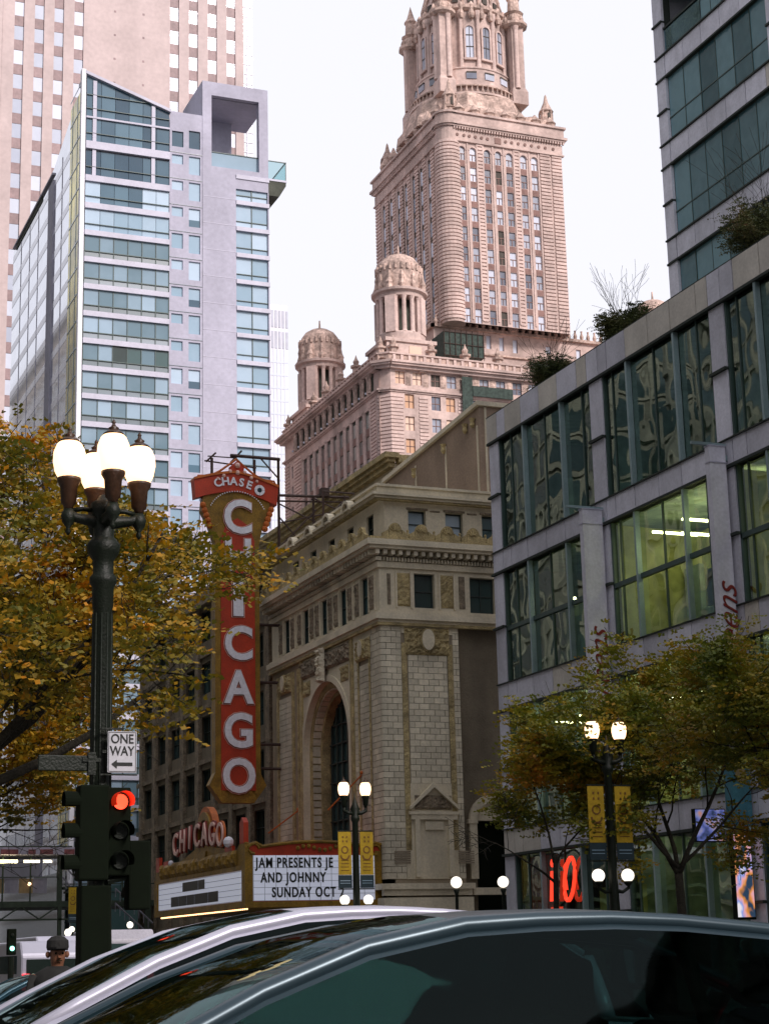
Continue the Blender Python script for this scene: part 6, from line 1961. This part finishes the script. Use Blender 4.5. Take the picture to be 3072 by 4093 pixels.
signal("traffic_signal", "black signal head left of the near lamp pole, unlit from here", 4.40, 19.2, 2.35, (-1, 0))
signal("traffic_signal", "traffic signal with glowing red top lens right of the near pole", 4.70, 19.35, 2.40, (0.06, -0.998), lit=2, w=0.26, h=0.31)
signal("pedestrian_signal", "dark square pedestrian signal lowest on the right of the near pole", 4.93, 19.35, 2.05, (0, 1), n=2, w=0.24, h=0.36)
t = thing("signal_control_box", "black control box strapped to the near lamp pole below the signals", "control box", (4.45, 19.3, 1.3))
b = MB(); b.box(4.28, 4.6, 19.15, 19.4, 1.25, 2.3); part("box", b, 'black_matt', t, autos=0.02)
b = MB(); b.tube([(4.5, 19.3, 2.3), (4.55, 19.32, 2.7)], 0.05, 6); b.tube([(4.6, 19.35, 2.35), (4.85, 19.35, 2.4)], 0.04, 6); part("conduit", b, 'black', t)


def twin_lamp(x, y, label, ban='yellow_banner', toph=7.2, name="street_lamp", banner=True):
    t = thing(name, label, "street lamp", (x, y, 0), "twin lantern street lamps along the kerb")
    b = MB()
    b.lathe(x, y, [(0.34, 0.14), (0.34, 0.6), (0.24, 0.8), (0.16, 1.4), (0.12, 3.0), (0.10, 5.9), (0.15, 6.0), (0.15, 6.1), (0.1, 6.15), (0.17, 6.35), (0.1, 6.5), (0.04, 6.7), (0.01, 6.9)], 14)
    part("pole", b, 'black', t, smooth=True)
    b = MB()
    for sg in (-1, 1):
        b.tube([(x, y, 6.2), (x + sg * 0.25, y, 6.22), (x + sg * 0.39, y, 6.3), (x + sg * 0.39, y, 6.45)], [0.09, 0.06, 0.07, 0.05], 8)
        b.tube([(x, y, 3.0), (x + sg * 0.25, y, 2.95), (x + sg * 0.42, y, 3.05), (x + sg * 0.42, y, 3.18)], [0.06, 0.045, 0.045, 0.06], 8)
        b.lathe(x + sg * 0.42, y, [(0.05, 3.1), (0.12, 3.18), (0.1, 3.22)], 10)
    part("arm", b, 'black', t, smooth=True)
    for sg in (-1, 1):
        lantern(t, (x + sg * 0.39, y, 6.40), mat='lamp_mid', s=1.06)
        b = MB(); b.ball((x + sg * 0.42, y, 3.36), 0.165, 16, 10); part("globe", b, 'globe', t, smooth=True)
    if banner:
        for sg in (-1, 1):
            u0, u1 = sorted((x + sg * 0.16, x + sg * 0.62))
            b = MB(); b.box(u0, u1, y - 0.01, y + 0.01, 4.18, 5.6); f = part("banner", b, 'yellow_banner', t)
            b = MB(); b.box(u0 - 0.01, u1 + 0.01, y - 0.012, y + 0.012, 3.75, 4.17); part("banner_foot", b, 'navy', f)
            b = MB()
            uc = (u0 + u1) / 2
            for dz in (5.42, 5.28): b.box(uc - 0.09, uc - 0.04, y - 0.02, y - 0.013, dz - 0.03, dz + 0.03); b.box(uc + 0.05, uc + 0.10, y - 0.02, y - 0.013, dz - 0.03, dz + 0.03)
            arch_ring(b, 'y', uc, 5.0, 0.09, 0.13, y - 0.02, y - 0.013, 10, 0, 2 * math.pi)
            arch_ring(b, 'y', uc, 4.82, 0.12, 0.17, y - 0.02, y - 0.013, 10, math.pi, 2 * math.pi)
            for k in range(4): b.box(uc - 0.14, uc + 0.14, y - 0.02, y - 0.013, 4.32 + k * 0.11, 4.34 + k * 0.11)
            part("banner_print", b, 'banner_ink', f)
            b = MB(); b.box(*sorted((x, x + sg * 0.64)), y - 0.02, y + 0.02, 5.6, 5.64); b.box(*sorted((x, x + sg * 0.64)), y - 0.02, y + 0.02, 3.7, 3.74); part("banner_arm", b, 'black', t)
            b = MB(); b.box(u0 + 0.05, u1 - 0.05, y - 0.016, y - 0.012, 3.98, 4.0); b.box(u0 + 0.05, u1 - 0.05, y - 0.016, y - 0.012, 3.9, 3.915); part("banner_lines", b, 'wit_pale', f)
    return t


twin_lamp(22.14, 57.7, "street lamp with two lanterns and yellow banners in front of the theatre arch")
twin_lamp(22.78, 41.3, "street lamp with two lanterns and yellow banners before the glass office building")
twin_lamp(22.4, 100.5, "distant street lamp with yellow banners under the station stairs")
for i, (x, y) in enumerate(((20.55, 46.0), (21.95, 46.0))):
    t = thing("subway_globe_post", ["white globe on a thin post, below the theatre's blind door pediment", "white globe on a thin post, beside the theatre's side arch"][i], "globe lamp", (x, y, 0), "subway entrance globes")
    b = MB(); b.lathe(x, y, [(0.12, 0.14), (0.08, 0.4), (0.045, 0.6), (0.045, 3.1), (0.09, 3.22), (0.05, 3.25)], 10); part("post", b, 'black', t, smooth=True)
    b = MB(); b.ball((x, y, 3.42), 0.155, 16, 10); part("globe", b, 'globe', t, smooth=True)
for i, (x, y, z, lb) in enumerate(((13.0, 60, 2.51, "small white globe lamp above the far vans, left of the near pole"), (16.3, 65, 2.82, "small white globe lamp above the white van roof, right of the near pole"))):
    t = thing("globe_lamp", lb, "globe lamp", (x, y, 0), "small distant globe lamps")
    b = MB(); b.cyl(x, y, 0, z - 0.1, 0.05, 8); part("post", b, 'black', t)
    b = MB(); b.ball((x, y, z), 0.12, 12, 8); part("globe", b, 'globe', t, smooth=True)


# ================================================================== trees
def leafy(rng, b, c, n, sx, sz, size):
    """n folded leaflets, gathered in short sprays, around c."""
    v, f = b.v, b.f
    k = 0
    while k < n:
        # a spray: a short drooping twig with paired leaflets
        px, py, pz = c[0] + rng.gauss(0, sx), c[1] + rng.gauss(0, sx), c[2] + rng.gauss(0, sz)
        a = rng.uniform(0, 6.283); dz = rng.uniform(-0.35, 0.15)
        L_ = size * rng.uniform(3.0, 5.0); m = 7
        dx, dy = math.cos(a), math.sin(a)
        for i in range(m):
            t = i / m * L_; s = size * rng.uniform(0.7, 1.15)
            ex, ey, ez = px + dx * t, py + dy * t, pz + dz * t
            sd_ = 1 if i % 2 else -1
            lx, ly, lz = -dy * sd_ * 0.8 + dx * 0.5, dx * sd_ * 0.8 + dy * 0.5, rng.uniform(-0.5, 0.3)
            wx_, wy_, wz_ = dx * 0.28, dy * 0.28, rng.uniform(0.1, 0.4)
            q = len(v)
            v.append((ex, ey, ez)); v.append((ex + (lx * 0.5 + wx_) * s, ey + (ly * 0.5 + wy_) * s, ez + (lz * 0.5 + wz_) * s))
            v.append((ex + lx * s, ey + ly * s, ez + lz * s)); v.append((ex + (lx * 0.5 - wx_) * s, ey + (ly * 0.5 - wy_) * s, ez + (lz * 0.5 - wz_) * s))
            f.append((q, q + 1, q + 2, q + 3)); k += 1


PRUNE = None


def grow(rng, b, p, d, r, length, depth, tips, spread=0.55, up_=0.05, keep=None):
    pts, rs = [p], [r]
    seg = 5
    cur = Vector(p); dr = Vector(d).normalized()
    for i in range(seg):
        dr = (dr + Vector((rng.gauss(0, 0.13), rng.gauss(0, 0.13), rng.gauss(0, 0.10) + up_))).normalized()
        nx = cur + dr * (length / seg)
        if PRUNE and depth <= 2 and not PRUNE(nx):
            if i == 0: return
            b.tube(pts, rs, 5); return
        cur = nx
        pts.append(tuple(cur)); rs.append(max(r * (1 - 0.55 * (i + 1) / seg), 0.006))
        if depth > 0 and i >= 1:
            for _ in range(1 if depth > 1 else 2):
                if rng.random() < 0.85:
                    ax = dr.cross(Vector((rng.gauss(0, 1), rng.gauss(0, 1), rng.gauss(0, 0.4)))).normalized()
                    nd = (dr * (1 - spread) + ax * spread + Vector((0, 0, 0.02))).normalized()
                    grow(rng, b, tuple(cur), nd, rs[-1] * 0.55, length * rng.uniform(0.45, 0.7), depth - 1, tips, spread, up_ * 0.5)
        if depth <= 1:
            tips.append(tuple(cur))
    b.tube(pts, rs, 5 if r < 0.05 else 8)
    if depth > 0:
        grow(rng, b, pts[-1], dr, rs[-1] * 0.9, length * 0.6, depth - 1, tips, spread, up_ * 0.5)


def tree(name, label, loc, trunk, limbs, n_leaf, size, leafm, seed, spread=0.5, flt=None, dens=None, group=None):
    rng = random.Random(seed)
    t = thing(name, label, "tree", loc, group)
    b = MB(); tips = []
    b.tube([p for p, r in trunk], [r for p, r in trunk], 10)
    for (p, d, r, ln, dep) in limbs:
        grow(rng, b, p, d, r, ln, dep, tips, spread)
    part("trunk", b, 'bark', t, smooth=True)
    if flt:
        tips = [q for q in tips if flt(q)]
    lb = MB()
    per = max(7, n_leaf // max(1, len(tips)))
    for q in tips:
        g_ = noise.noise(Vector(q) * 0.9) + 0.25
        m_ = int(per * (0.85 + 2.3 * g_)) if dens is None else int(per * dens(q) * (0.85 + 2.3 * g_))
        if m_ > 0:
            leafy(rng, lb, q, m_, 0.20, 0.09, size)
    o = part("crown", lb, leafm, t, kind='stuff')
    return t




def near(q):
    x, z = q[0] + (29 - q[1]) * 0.26, q[2] + (29 - q[1]) * 0.2
    if z > 10.2: return False
    if z > 8.7: return x < 7.4 - (z - 8.7) * 0.9
    if z > 7.55: return x < 9.9 and not (x > 8.4 and z > 8.35)
    if z > 5.3: return x < 8.3
    return x < 6.4 and z > 4.6

def near_d(q):
    x = q[0] + (29 - q[1]) * 0.26
    return (0.6 if x > 8.3 else 1.0) * (0.75 if q[2] > 8.6 else 1.0)

PRUNE = near
tree("honey_locust", "large honey locust with yellowing leaves behind the near lamp, left", (3.6, 29, 0),
     [((3.6, 29, 0), 0.26), ((3.55, 29, 2.0), 0.21), ((3.65, 29.1, 3.6), 0.19)],
     [((3.65, 29.1, 3.4), (0.75, 0.25, 0.75), 0.12, 4.6, 3), ((3.65, 29.1, 3.6), (0.95, 0.3, 0.42), 0.11, 5.0, 3), ((3.65, 29.1, 3.2), (0.2, -0.4, 1.0), 0.12, 4.4, 3),
      ((3.65, 29.1, 3.6), (-0.6, 0.3, 0.8), 0.11, 4.0, 3), ((3.65, 29.1, 3.6), (0.45, 0.7, 0.8), 0.12, 4.8, 3), ((3.65, 29.1, 3.6), (0.55, -0.5, 0.75), 0.10, 4.2, 3), ((3.65, 29.1, 3.5), (-0.2, -0.6, 0.7), 0.1, 3.6, 3), ((3.65, 29.1, 3.6), (1.0, 0.0, 0.62), 0.1, 4.6, 3)],
     33000, 0.11, 'leaf_left', 5, flt=near, dens=near_d)
PRUNE = None
tree("honey_locust", "second honey locust further up the left kerb, leaves thinning", (4.0, 40, 0),
     [((4.0, 40, 0), 0.2), ((4.0, 40, 3.2), 0.15)],
     [((4.0, 40, 3.2), (0.8, 0.1, 0.8), 0.09, 4.2, 3), ((4.0, 40, 3.2), (0.2, 0.3, 1.0), 0.09, 4.4, 3), ((4.0, 40, 3.2), (1.0, -0.2, 0.5), 0.08, 4.0, 3), ((4.0, 40, 3.2), (-0.5, 0.2, 0.8), 0.08, 3.6, 2)],
     16000, 0.12, 'leaf_left', 11, flt=lambda q: q[2] > 4.3 and q[0] / q[1] < 0.24)
tree("street_tree", "forked street tree with dark olive and orange leaves before the glass office building", (25.4, 42.5, 0),
     [((25.4, 42.5, 0), 0.15), ((25.45, 42.5, 1.8), 0.12), ((25.4, 42.5, 3.45), 0.11)],
     [((25.4, 42.5, 3.4), (-0.5, 0.1, 1.0), 0.075, 3.1, 3), ((25.4, 42.5, 3.4), (0.5, 0.0, 1.0), 0.075, 3.2, 3), ((25.4, 42.5, 3.5), (0.1, 0.3, 1.0), 0.07, 3.2, 3), ((25.4, 42.5, 3.6), (-0.9, 0, 0.7), 0.055, 2.9, 3), ((25.4, 42.5, 3.6), (0.9, 0, 0.7), 0.055, 2.9, 3)],
     15500, 0.12, 'leaf_right', 21, flt=lambda q: not (q[0] < 24.3 and q[2] > 8.5) and q[0] > 21.0, dens=lambda q: 1.5 if q[2] > 7.2 else 0.45, group="street trees along the far kerb")
tree("street_tree", "tree at the right edge with branches reaching into view from its trunk outside", (22.3, 31.0, 0),
     [((22.3, 31, 0), 0.16), ((22.3, 31, 3.2), 0.12)],
     [((22.3, 31, 3.2), (-0.5, 0.1, 1.0), 0.07, 2.6, 3), ((22.3, 31, 3.2), (-0.9, 0.2, 0.8), 0.07, 2.6, 3), ((22.3, 31, 3.2), (0.1, 0.3, 1.0), 0.06, 2.7, 3), ((22.3, 31, 3.2), (0.5, 0, 0.7), 0.05, 2.4, 2)],
     15000, 0.09, 'leaf_right', 27, dens=lambda q: 1.3 if q[2] > 5.0 else 0.5, group="street trees along the far kerb")
tree("street_tree", "thin street tree in front of the red shop window", (22.2, 43.4, 0),
     [((22.2, 43.4, 0), 0.10), ((22.2, 43.4, 2.2), 0.08), ((22.25, 43.4, 4.0), 0.06)],
     [((22.2, 43.4, 3.3), (-0.8, 0.1, 0.7), 0.04, 1.6, 3), ((22.2, 43.4, 3.6), (0.5, 0.1, 1.0), 0.04, 1.9, 3), ((22.2, 43.4, 3.8), (-0.2, 0.2, 1.0), 0.04, 2.1, 3)],
     9000, 0.11, 'leaf_right', 33, flt=lambda q: q[0] > 21.15 and q[1] > 42.2, group="street trees along the far kerb")
# shrubs in planters on the podium roof
for i, (x, y, z, s, lb) in enumerate(((40.5, 75.2, 27.5, 1.0, "ragged roof shrub with bare twigs, left one above the parapet"), (37.2, 62.7, 24.9, 1.0, "roof shrub with tall bare twigs in the middle of the parapet"), (39.0, 51.0, 25.0, 1.25, "roof shrub in front of the teal tower at the right edge"))):
    pass
shr = [((35.3, 67.6), "ragged roof shrub with bare twigs, left one above the parapet", 5, 0.95), ((35.3, 60.6), "roof shrub with tall bare twigs in the middle of the parapet", 8, 0.9), ((35.6, 50.9), "roof shrub in front of the teal tower at the right edge", 15, 1.25)]
for (xy, lb, sd_, s) in shr:
    rng = random.Random(sd_)
    t = thing("roof_shrub", lb, "shrub", (xy[0], xy[1], 24.7), "shrubs on the podium roof")
    b = MB(); tips = []
    b.box(xy[0] - 0.5, xy[0] + 0.5, xy[1] - 0.5, xy[1] + 0.5, 24.65, 25.0)
    part("planter", b, 'concrete', t)
    b = MB()
    for k in range(16):
        a = rng.uniform(0, 6.28); e = rng.uniform(0.4, 1.3)
        grow(rng, b, (xy[0], xy[1], 25.0), (math.cos(a) * e, math.sin(a) * e, 1.0), 0.025, 1.25 * s, 1, tips, 0.5)
    for k in range(7):
        a = rng.uniform(0, 6.28)
        tips2 = []
        grow(rng, b, (xy[0], xy[1], 25.3), (math.cos(a) * 0.45, math.sin(a) * 0.45, 1.0), 0.014, 2.3 * s, 1, tips2, 0.35)
    part("stems", b, 'bark', t)
    lb_ = MB()
    for q in tips: leafy(rng, lb_, q, 42, 0.15, 0.11, 0.08)
    part("foliage", lb_, 'leaf_roof', t, kind='stuff')


# ================================================================== vehicles
def car(name, label, group, x_front, yc, z_off, L_, W, H, belt, cowl_x, roof_x0, roof_x1, rear_x, paint, hood=0.98, flip=False, glass='car_glass', simple=False):
    t = thing(name, label, "car", (x_front + L_ / 2, yc, 0), group)
    hw = W / 2
    #    x     top z  top half  belt z  belt half  low half  low z
    st = [(0.00, 0.62, hw * 0.55, 0.58, hw * 0.62, hw * 0.60, 0.35), (0.10, 0.78, hw * 0.72, 0.72, hw * 0.80, hw * 0.80, 0.26),
          (0.45, hood - 0.07, hw * 0.82, 0.84, hw * 0.94, hw * 0.96, 0.24), (cowl_x * 0.75, hood, hw * 0.84, belt - 0.08, hw * 0.985, hw, 0.24),
          (cowl_x, hood + 0.04, hw * 0.82, belt - 0.02, hw * 0.99, hw, 0.24)]
    n_ws = 4
    for i in range(1, n_ws + 1):
        u = i / n_ws
        zt = (hood + 0.04) + (H - 0.03 - hood - 0.04) * (1 - (1 - u) ** 1.55)
        st.append((cowl_x + (roof_x0 - cowl_x) * u, zt, hw * (0.82 - 0.14 * u), belt, hw * 0.99, hw, 0.24))
    for i in range(1, 6):
        u = i / 5
        zt = H - 0.03 + 0.03 * math.sin(math.pi * min(1, u * 1.3) / 1.3 * 0.9) - 0.075 * u ** 2
        st.append((roof_x0 + (roof_x1 - roof_x0) * u, zt, hw * (0.68 - 0.01 * u), belt + 0.03 * u, hw * 0.985, hw, 0.24))
    st += [(roof_x1 + (rear_x - roof_x1) * 0.5, H - 0.26, hw * 0.66, belt + 0.05, hw * 0.96, hw * 0.98, 0.26), (rear_x, belt + 0.08, hw * 0.70, belt + 0.03, hw * 0.9, hw * 0.95, 0.30),
           (L_ - 0.02, belt - 0.08, hw * 0.70, belt - 0.12, hw * 0.84, hw * 0.88, 0.36)]
    prof = []
    for (x, zt, wt, zb, wb, wl, zl) in st:
        cab = cowl_x < x < rear_x
        pts = [(0, zl), (wl * 0.8, zl), (wl, zl + 0.12), (wl * 1.0, (zl + zb) / 2), (wb, zb - 0.04), (wb * 0.985, zb)]
        if cab:
            zg = zt - 0.07
            pts += [(wb * 0.985 + (wt + 0.05 - wb * 0.985) * u - 0.015 * math.sin(math.pi * u) * -1, zb + (zg - zb) * u) for u in (0.33, 0.66, 1.0)]
            pts += [(wt, zt - 0.035), (wt * 0.85, zt - 0.008), (wt * 0.45, zt + 0.01), (0, zt + 0.015)]
        else:
            pts += [(wb * 0.97, zb + (zt - zb) * u * 0.6) for u in (0.33, 0.66, 1.0)]
            pts += [(wt + 0.02, zt - 0.01), (wt * 0.85, zt), (wt * 0.45, zt + 0.012), (0, zt + 0.016)]
        prof.append(pts)
    NP = len(prof[0])
    body, ws, sg_, rw = MB(), MB(), MB(), MB()
    for side in (-1, 1):
        for i in range(len(st) - 1):
            for j in range(NP - 1):
                def P(ii, jj):
                    y_, z_ = prof[ii][jj]; return (x_front + st[ii][0], yc + side * y_, z_ + z_off)
                q = [P(i, j), P(i + 1, j), P(i + 1, j + 1), P(i, j + 1)]
                xm = (st[i][0] + st[i + 1][0]) / 2
                tgt = body
                if cowl_x < xm < roof_x0 and j >= 9: tgt = ws
                elif cowl_x < xm < rear_x and 5 <= j <= 7: tgt = sg_
                elif roof_x1 < xm < rear_x and j >= 9: tgt = rw
                tgt.quad(*q)
    for ii in (0, len(st) - 1):
        pl = [(x_front + st[ii][0], yc + y_, z_ + z_off) for y_, z_ in prof[ii]] + [(x_front + st[ii][0], yc - y_, z_ + z_off) for y_, z_ in reversed(prof[ii])]
        body.quad(*pl)
    def weld(o, smooth=True):
        bm = bmesh.new(); bm.from_mesh(o.data); bmesh.ops.remove_doubles(bm, verts=bm.verts, dist=0.0005); bmesh.ops.recalc_face_normals(bm, faces=bm.faces)
        bm.to_mesh(o.data); bm.free()
        o.data.polygons.foreach_set("use_smooth", [True] * len(o.data.polygons))
    bo = part("body", body, paint, t); weld(bo)
    o = part("windscreen", ws, glass, t); weld(o)
    o = part("side_windows", sg_, glass, t); weld(o)
    o = part("rear_window", rw, glass, t); weld(o)
    def at(i, j, side): return (x_front + st[i][0], yc + side * (prof[i][j][0] + 0.005), prof[i][j][1] + z_off)
    for side in (-1, 1):
        b = MB(); b.tube([at(i, 9, side) for i in range(4, 15)], [0.034] * 5 + [0.030, 0.027, 0.025, 0.025, 0.025, 0.025], 8); part("roof_pillar", b, paint, bo, smooth=True)
        i = 11; b = MB(); b.tube([(at(i, j, side)[0], at(i, j, side)[1] - side * 0.06, at(i, j, side)[2]) for j in (5, 6, 7, 8)], 0.03, 6); part("b_pillar", b, 'black_matt', bo, smooth=True)
        b = MB(); b.tube([at(14, j, side) for j in (5, 6, 7, 8)], 0.05, 6); part("c_pillar", b, paint, bo, smooth=True)
        b = MB(); b.tube([at(i, 5, side) for i in range(4, 16)], 0.014, 5); part("belt_trim", b, 'rim', bo, smooth=True)
        b = MB(); m0 = at(5, 5, side)
        b.ball((m0[0] + 0.1, m0[1] + side * 0.12, m0[2] + 0.06), 0.1, 10, 6, 0.7); part("mirror", b, paint, bo, smooth=True)
        hx = x_front + 0.12
        b = MB(); b.ball((hx + 0.08, yc + side * hw * 0.68, 0.66 + z_off), 0.12, 10, 6, 0.6); part("headlight", b, 'globe', t, smooth=True)
        b = MB(); b.box(x_front + L_ - 0.06, x_front + L_ + 0.01, *sorted((yc + side * hw * 0.5, yc + side * hw * 0.82)), 0.72 + z_off, 0.86 + z_off); part("tail_light", b, 'tail_red', t)
        for wx_ in (0.82, L_ - 0.85):
            b = MB(); yy = yc + side * (hw - 0.12)
            for (r0, mt_, wd) in ((0.335, 'rubber', 0.11), (0.21, 'rim', 0.125)):
                bb = MB(); bb.prism([(x_front + wx_ + r0 * math.cos(k / 20 * 6.2832), 0.34 + r0 * math.sin(k / 20 * 6.2832)) for k in range(20)], 'y', yy - wd, yy + wd)
                if mt_ == 'rubber': wo = part("wheel", bb, mt_, t)
                else: part("rim", bb, mt_, wo)
    b = MB()
    for sx_ in (roof_x0 + 0.25, roof_x0 + 1.15):
        for side in (-1, 1):
            yy = yc + side * hw * 0.42
            b.box(x_front + sx_, x_front + sx_ + 0.5, yy - 0.24, yy + 0.24, 0.4, 0.75)
            b.prism([(x_front + sx_ + 0.45, 0.6), (x_front + sx_ + 0.62, 0.6), (x_front + sx_ + 0.72, belt + 0.2), (x_front + sx_ + 0.6, belt + 0.2)], 'y', yy - 0.24, yy + 0.24)
            b.box(x_front + sx_ + 0.6, x_front + sx_ + 0.72, yy - 0.12, yy + 0.12, belt + 0.22, belt + 0.42)
    b.box(x_front + cowl_x, x_front + cowl_x + 0.35, yc - hw * 0.8, yc + hw * 0.8, hood - 0.2, hood)
    part("seats", b, 'interior', t, autos=0.04)
    return t


car("dark_car", "dark wagon crossing close in front of the camera, only its roof and windows in view", None, 0.12, 6.15, 0.0, 4.75, 1.86, 1.656, 1.06, 0.95, 2.36, 3.7, 4.55, 'dark_car', hood=1.03)
car("silver_car", "silver car crossing just behind the dark one, curved roof edge and pillar", None, 0.70, 9.9, 0.0, 4.7, 1.84, 1.785, 1.10, 0.95, 2.55, 3.9, 4.5, 'silver', hood=1.08)
car("blue_grey_car", "slate blue car with red tail lights waiting at the lower left edge", None, 2.8, 24.5, 0.0, 4.4, 1.8, 1.42, 0.95, 1.2, 2.1, 3.1, 3.9, 'blue_car', hood=0.9)


def van(name, label, x, y, L_, W, H, paint, group):
    t = thing(name, label, "van", (x, y, 0), group)
    b = MB(); b.prism([(0, 0.4), (0, H - 0.35), (0.25, H), (L_ - 1.4, H), (L_ - 0.75, 1.35), (L_, 1.1), (L_, 0.4)], 'x', x - W / 2, x + W / 2)
    b.v = [(vx, y + vy, vz) for vx, vy, vz in b.v]
    part("body", b, paint, t, autos=0.06)
    b = MB(); b.box(x - W / 2 + 0.15, x + W / 2 - 0.15, y - 0.02, y, H - 1.05, H - 0.45); part("rear_window", b, 'dark_glass', t)
    b = MB(); b.box(x - W / 2 - 0.015, x - W / 2, y + 0.5, y + L_ - 1.5, 1.3, H - 0.35); b.box(x + W / 2, x + W / 2 + 0.015, y + 0.5, y + L_ - 1.5, 1.3, H - 0.35); part("side_window", b, 'dark_glass', t)
    for s_ in (-1, 1):
        b = MB(); b.box(x + s_ * W * 0.42 - 0.1, x + s_ * W * 0.42 + 0.1, y - 0.03, y, 0.9, 1.3); part("tail_light", b, 'tail_red', t)
        for wy in (1.0, L_ - 1.0):
            b = MB(); xx = x + s_ * (W / 2 - 0.1); b.prism([(y + wy + 0.36 * math.cos(k / 16 * 6.2832), 0.37 + 0.36 * math.sin(k / 16 * 6.2832)) for k in range(16)], 'x', xx - 0.11, xx + 0.11); part("wheel", b, 'rubber', t)
    return t


van("white_van", "white van with flat roof, right of the near lamp pole in far traffic", 14.95, 60, 5.2, 1.9, 2.58, 'van_white', "vans in the far traffic")
van("white_van", "grey white van just left of the near lamp pole in far traffic", 12.2, 56, 5.2, 2.0, 2.35, 'silver', "vans in the far traffic")
van("white_van", "boxy van further left in far traffic, partly hidden", 9.9, 47, 5.2, 1.8, 2.1, 'silver', "vans in the far traffic")

# distant traffic light with a green lamp
t = thing("far_traffic_light", "small distant traffic light showing green at the left edge", "traffic light", (8.2, 44, 0))
b = MB(); b.cyl(8.2, 44, 0, 1.7, 0.07, 8); part("post", b, 'black', t)
b = MB(); b.box(8.1, 8.3, 43.9, 44.1, 1.75, 2.35); part("housing", b, 'black_matt', t, autos=0.02)
b = MB(); b.ball((8.2, 43.88, 1.9), 0.055, 10, 6); part("green_lens", b, 'globe_green', t)
b = MB(); b.ball((8.2, 43.9, 2.2), 0.05, 8, 5); part("red_lens", b, 'black', t)

# ================================================================== pedestrian
P_ = thing("person", "person in dark coat and cap walking behind the cars at lower left", "person", (3.63, 17.2, 0))
px, py = 3.63, 17.2
me = bpy.data.meshes.new("body")
J_ = [(0, 0, 0.95, .15, .12), (0, 0, 1.15, .145, .11), (0, 0, 1.35, .17, .11), (0, 0, 1.44, .07, .07), (0, -0.01, 1.50, .055, .055), (0, -0.02, 1.56, .078, .09), (0, -0.02, 1.64, .078, .09), (0, -0.01, 1.69, .05, .06),
      (0.19, 0, 1.38, .06, .06), (0.25, 0.02, 1.12, .047, .047), (0.24, -0.10, 0.9, .036, .036), (0.24, -0.13, 0.80, .03, .025),
      (-0.19, 0, 1.38, .06, .06), (-0.25, -0.02, 1.12, .047, .047), (-0.23, -0.14, 0.92, .036, .036), (-0.23, -0.18, 0.82, .03, .025),
      (0.09, 0, 0.88, .095, .1), (0.11, -0.12, 0.50, .065, .065), (0.11, -0.05, 0.10, .045, .045), (0.11, -0.2, 0.05, .04, .03),
      (-0.09, 0, 0.88, .095, .1), (-0.11, 0.08, 0.50, .065, .065), (-0.11, 0.22, 0.12, .045, .045), (-0.11, 0.1, 0.05, .04, .03)]
E_l = [(0, 1), (1, 2), (2, 3), (3, 4), (4, 5), (5, 6), (6, 7), (2, 8), (8, 9), (9, 10), (10, 11), (2, 12), (12, 13), (13, 14), (14, 15), (0, 16), (16, 17), (17, 18), (18, 19), (0, 20), (20, 21), (21, 22), (22, 23)]
me.from_pydata([(a, b_, c) for a, b_, c, *_ in J_], E_l, [])
po = bpy.data.objects.new("body", me); COL.objects.link(po); po.parent = P_; me.materials.append(M['skin'])
md = po.modifiers.new("skin", 'SKIN'); md.use_smooth_shade = True
for i, v in enumerate(me.skin_vertices[0].data): v.radius = (J_[i][3], J_[i][4])
me.skin_vertices[0].data[0].use_root = True
po.modifiers.new("sub", 'SUBSURF').levels = 2
po.modifiers["sub"].render_levels = 2
b = MB(); b.lathe(px, py, [(0.25, 0.55), (0.23, 0.95), (0.20, 1.15), (0.235, 1.35), (0.2, 1.43), (0.09, 1.49)], 18); part("coat", b, 'coat', P_, smooth=True)
b = MB()
for s_, y2 in ((1, -0.1), (-1, -0.16)):
    b.tube([(px + s_ * 0.17, py, 1.40), (px + s_ * 0.26, py, 1.12), (px + s_ * 0.24, py + y2, 0.9)], [0.085, 0.07, 0.055], 10)
part("sleeves", b, 'coat', P_, smooth=True)
b = MB()
b.tube([(px + 0.09, py, 0.9), (px + 0.11, py - 0.12, 0.5), (px + 0.11, py - 0.05, 0.12)], [0.11, 0.085, 0.065], 10)
b.tube([(px - 0.09, py, 0.9), (px - 0.11, py + 0.08, 0.5), (px - 0.11, py + 0.22, 0.14)], [0.11, 0.085, 0.065], 10)
part("trousers", b, 'coat', P_, smooth=True)
b = MB(); b.lathe(px, py - 0.01, [(0.095, 1.63), (0.105, 1.66), (0.10, 1.72), (0.06, 1.755), (0.01, 1.765)], 16)
b.prism([(px - 0.07, py - 0.08), (px + 0.07, py - 0.08), (px + 0.05, py - 0.19), (px - 0.05, py - 0.19)], 'z', 1.645, 1.66)
part("cap", b, 'coat', P_, smooth=False)
b = MB()
for s_ in (-1, 1):
    b.ball((px + s_ * 0.032, py - 0.098, 1.605), 0.011, 8, 5)
b.box(px - 0.025, px + 0.025, py - 0.108, py - 0.10, 1.535, 1.543)
part("eyes_and_mouth", b, 'black_matt', P_)
b = MB(); b.prism([(py - 0.09, 1.60), (py - 0.135, 1.563), (py - 0.09, 1.555)], 'x', px - 0.013, px + 0.013)
for s_ in (-1, 1): b.ball((px + s_ * 0.088, py - 0.01, 1.595), 0.024, 8, 5, 1.3)
part("nose_and_ears", b, 'skin', P_, smooth=False)
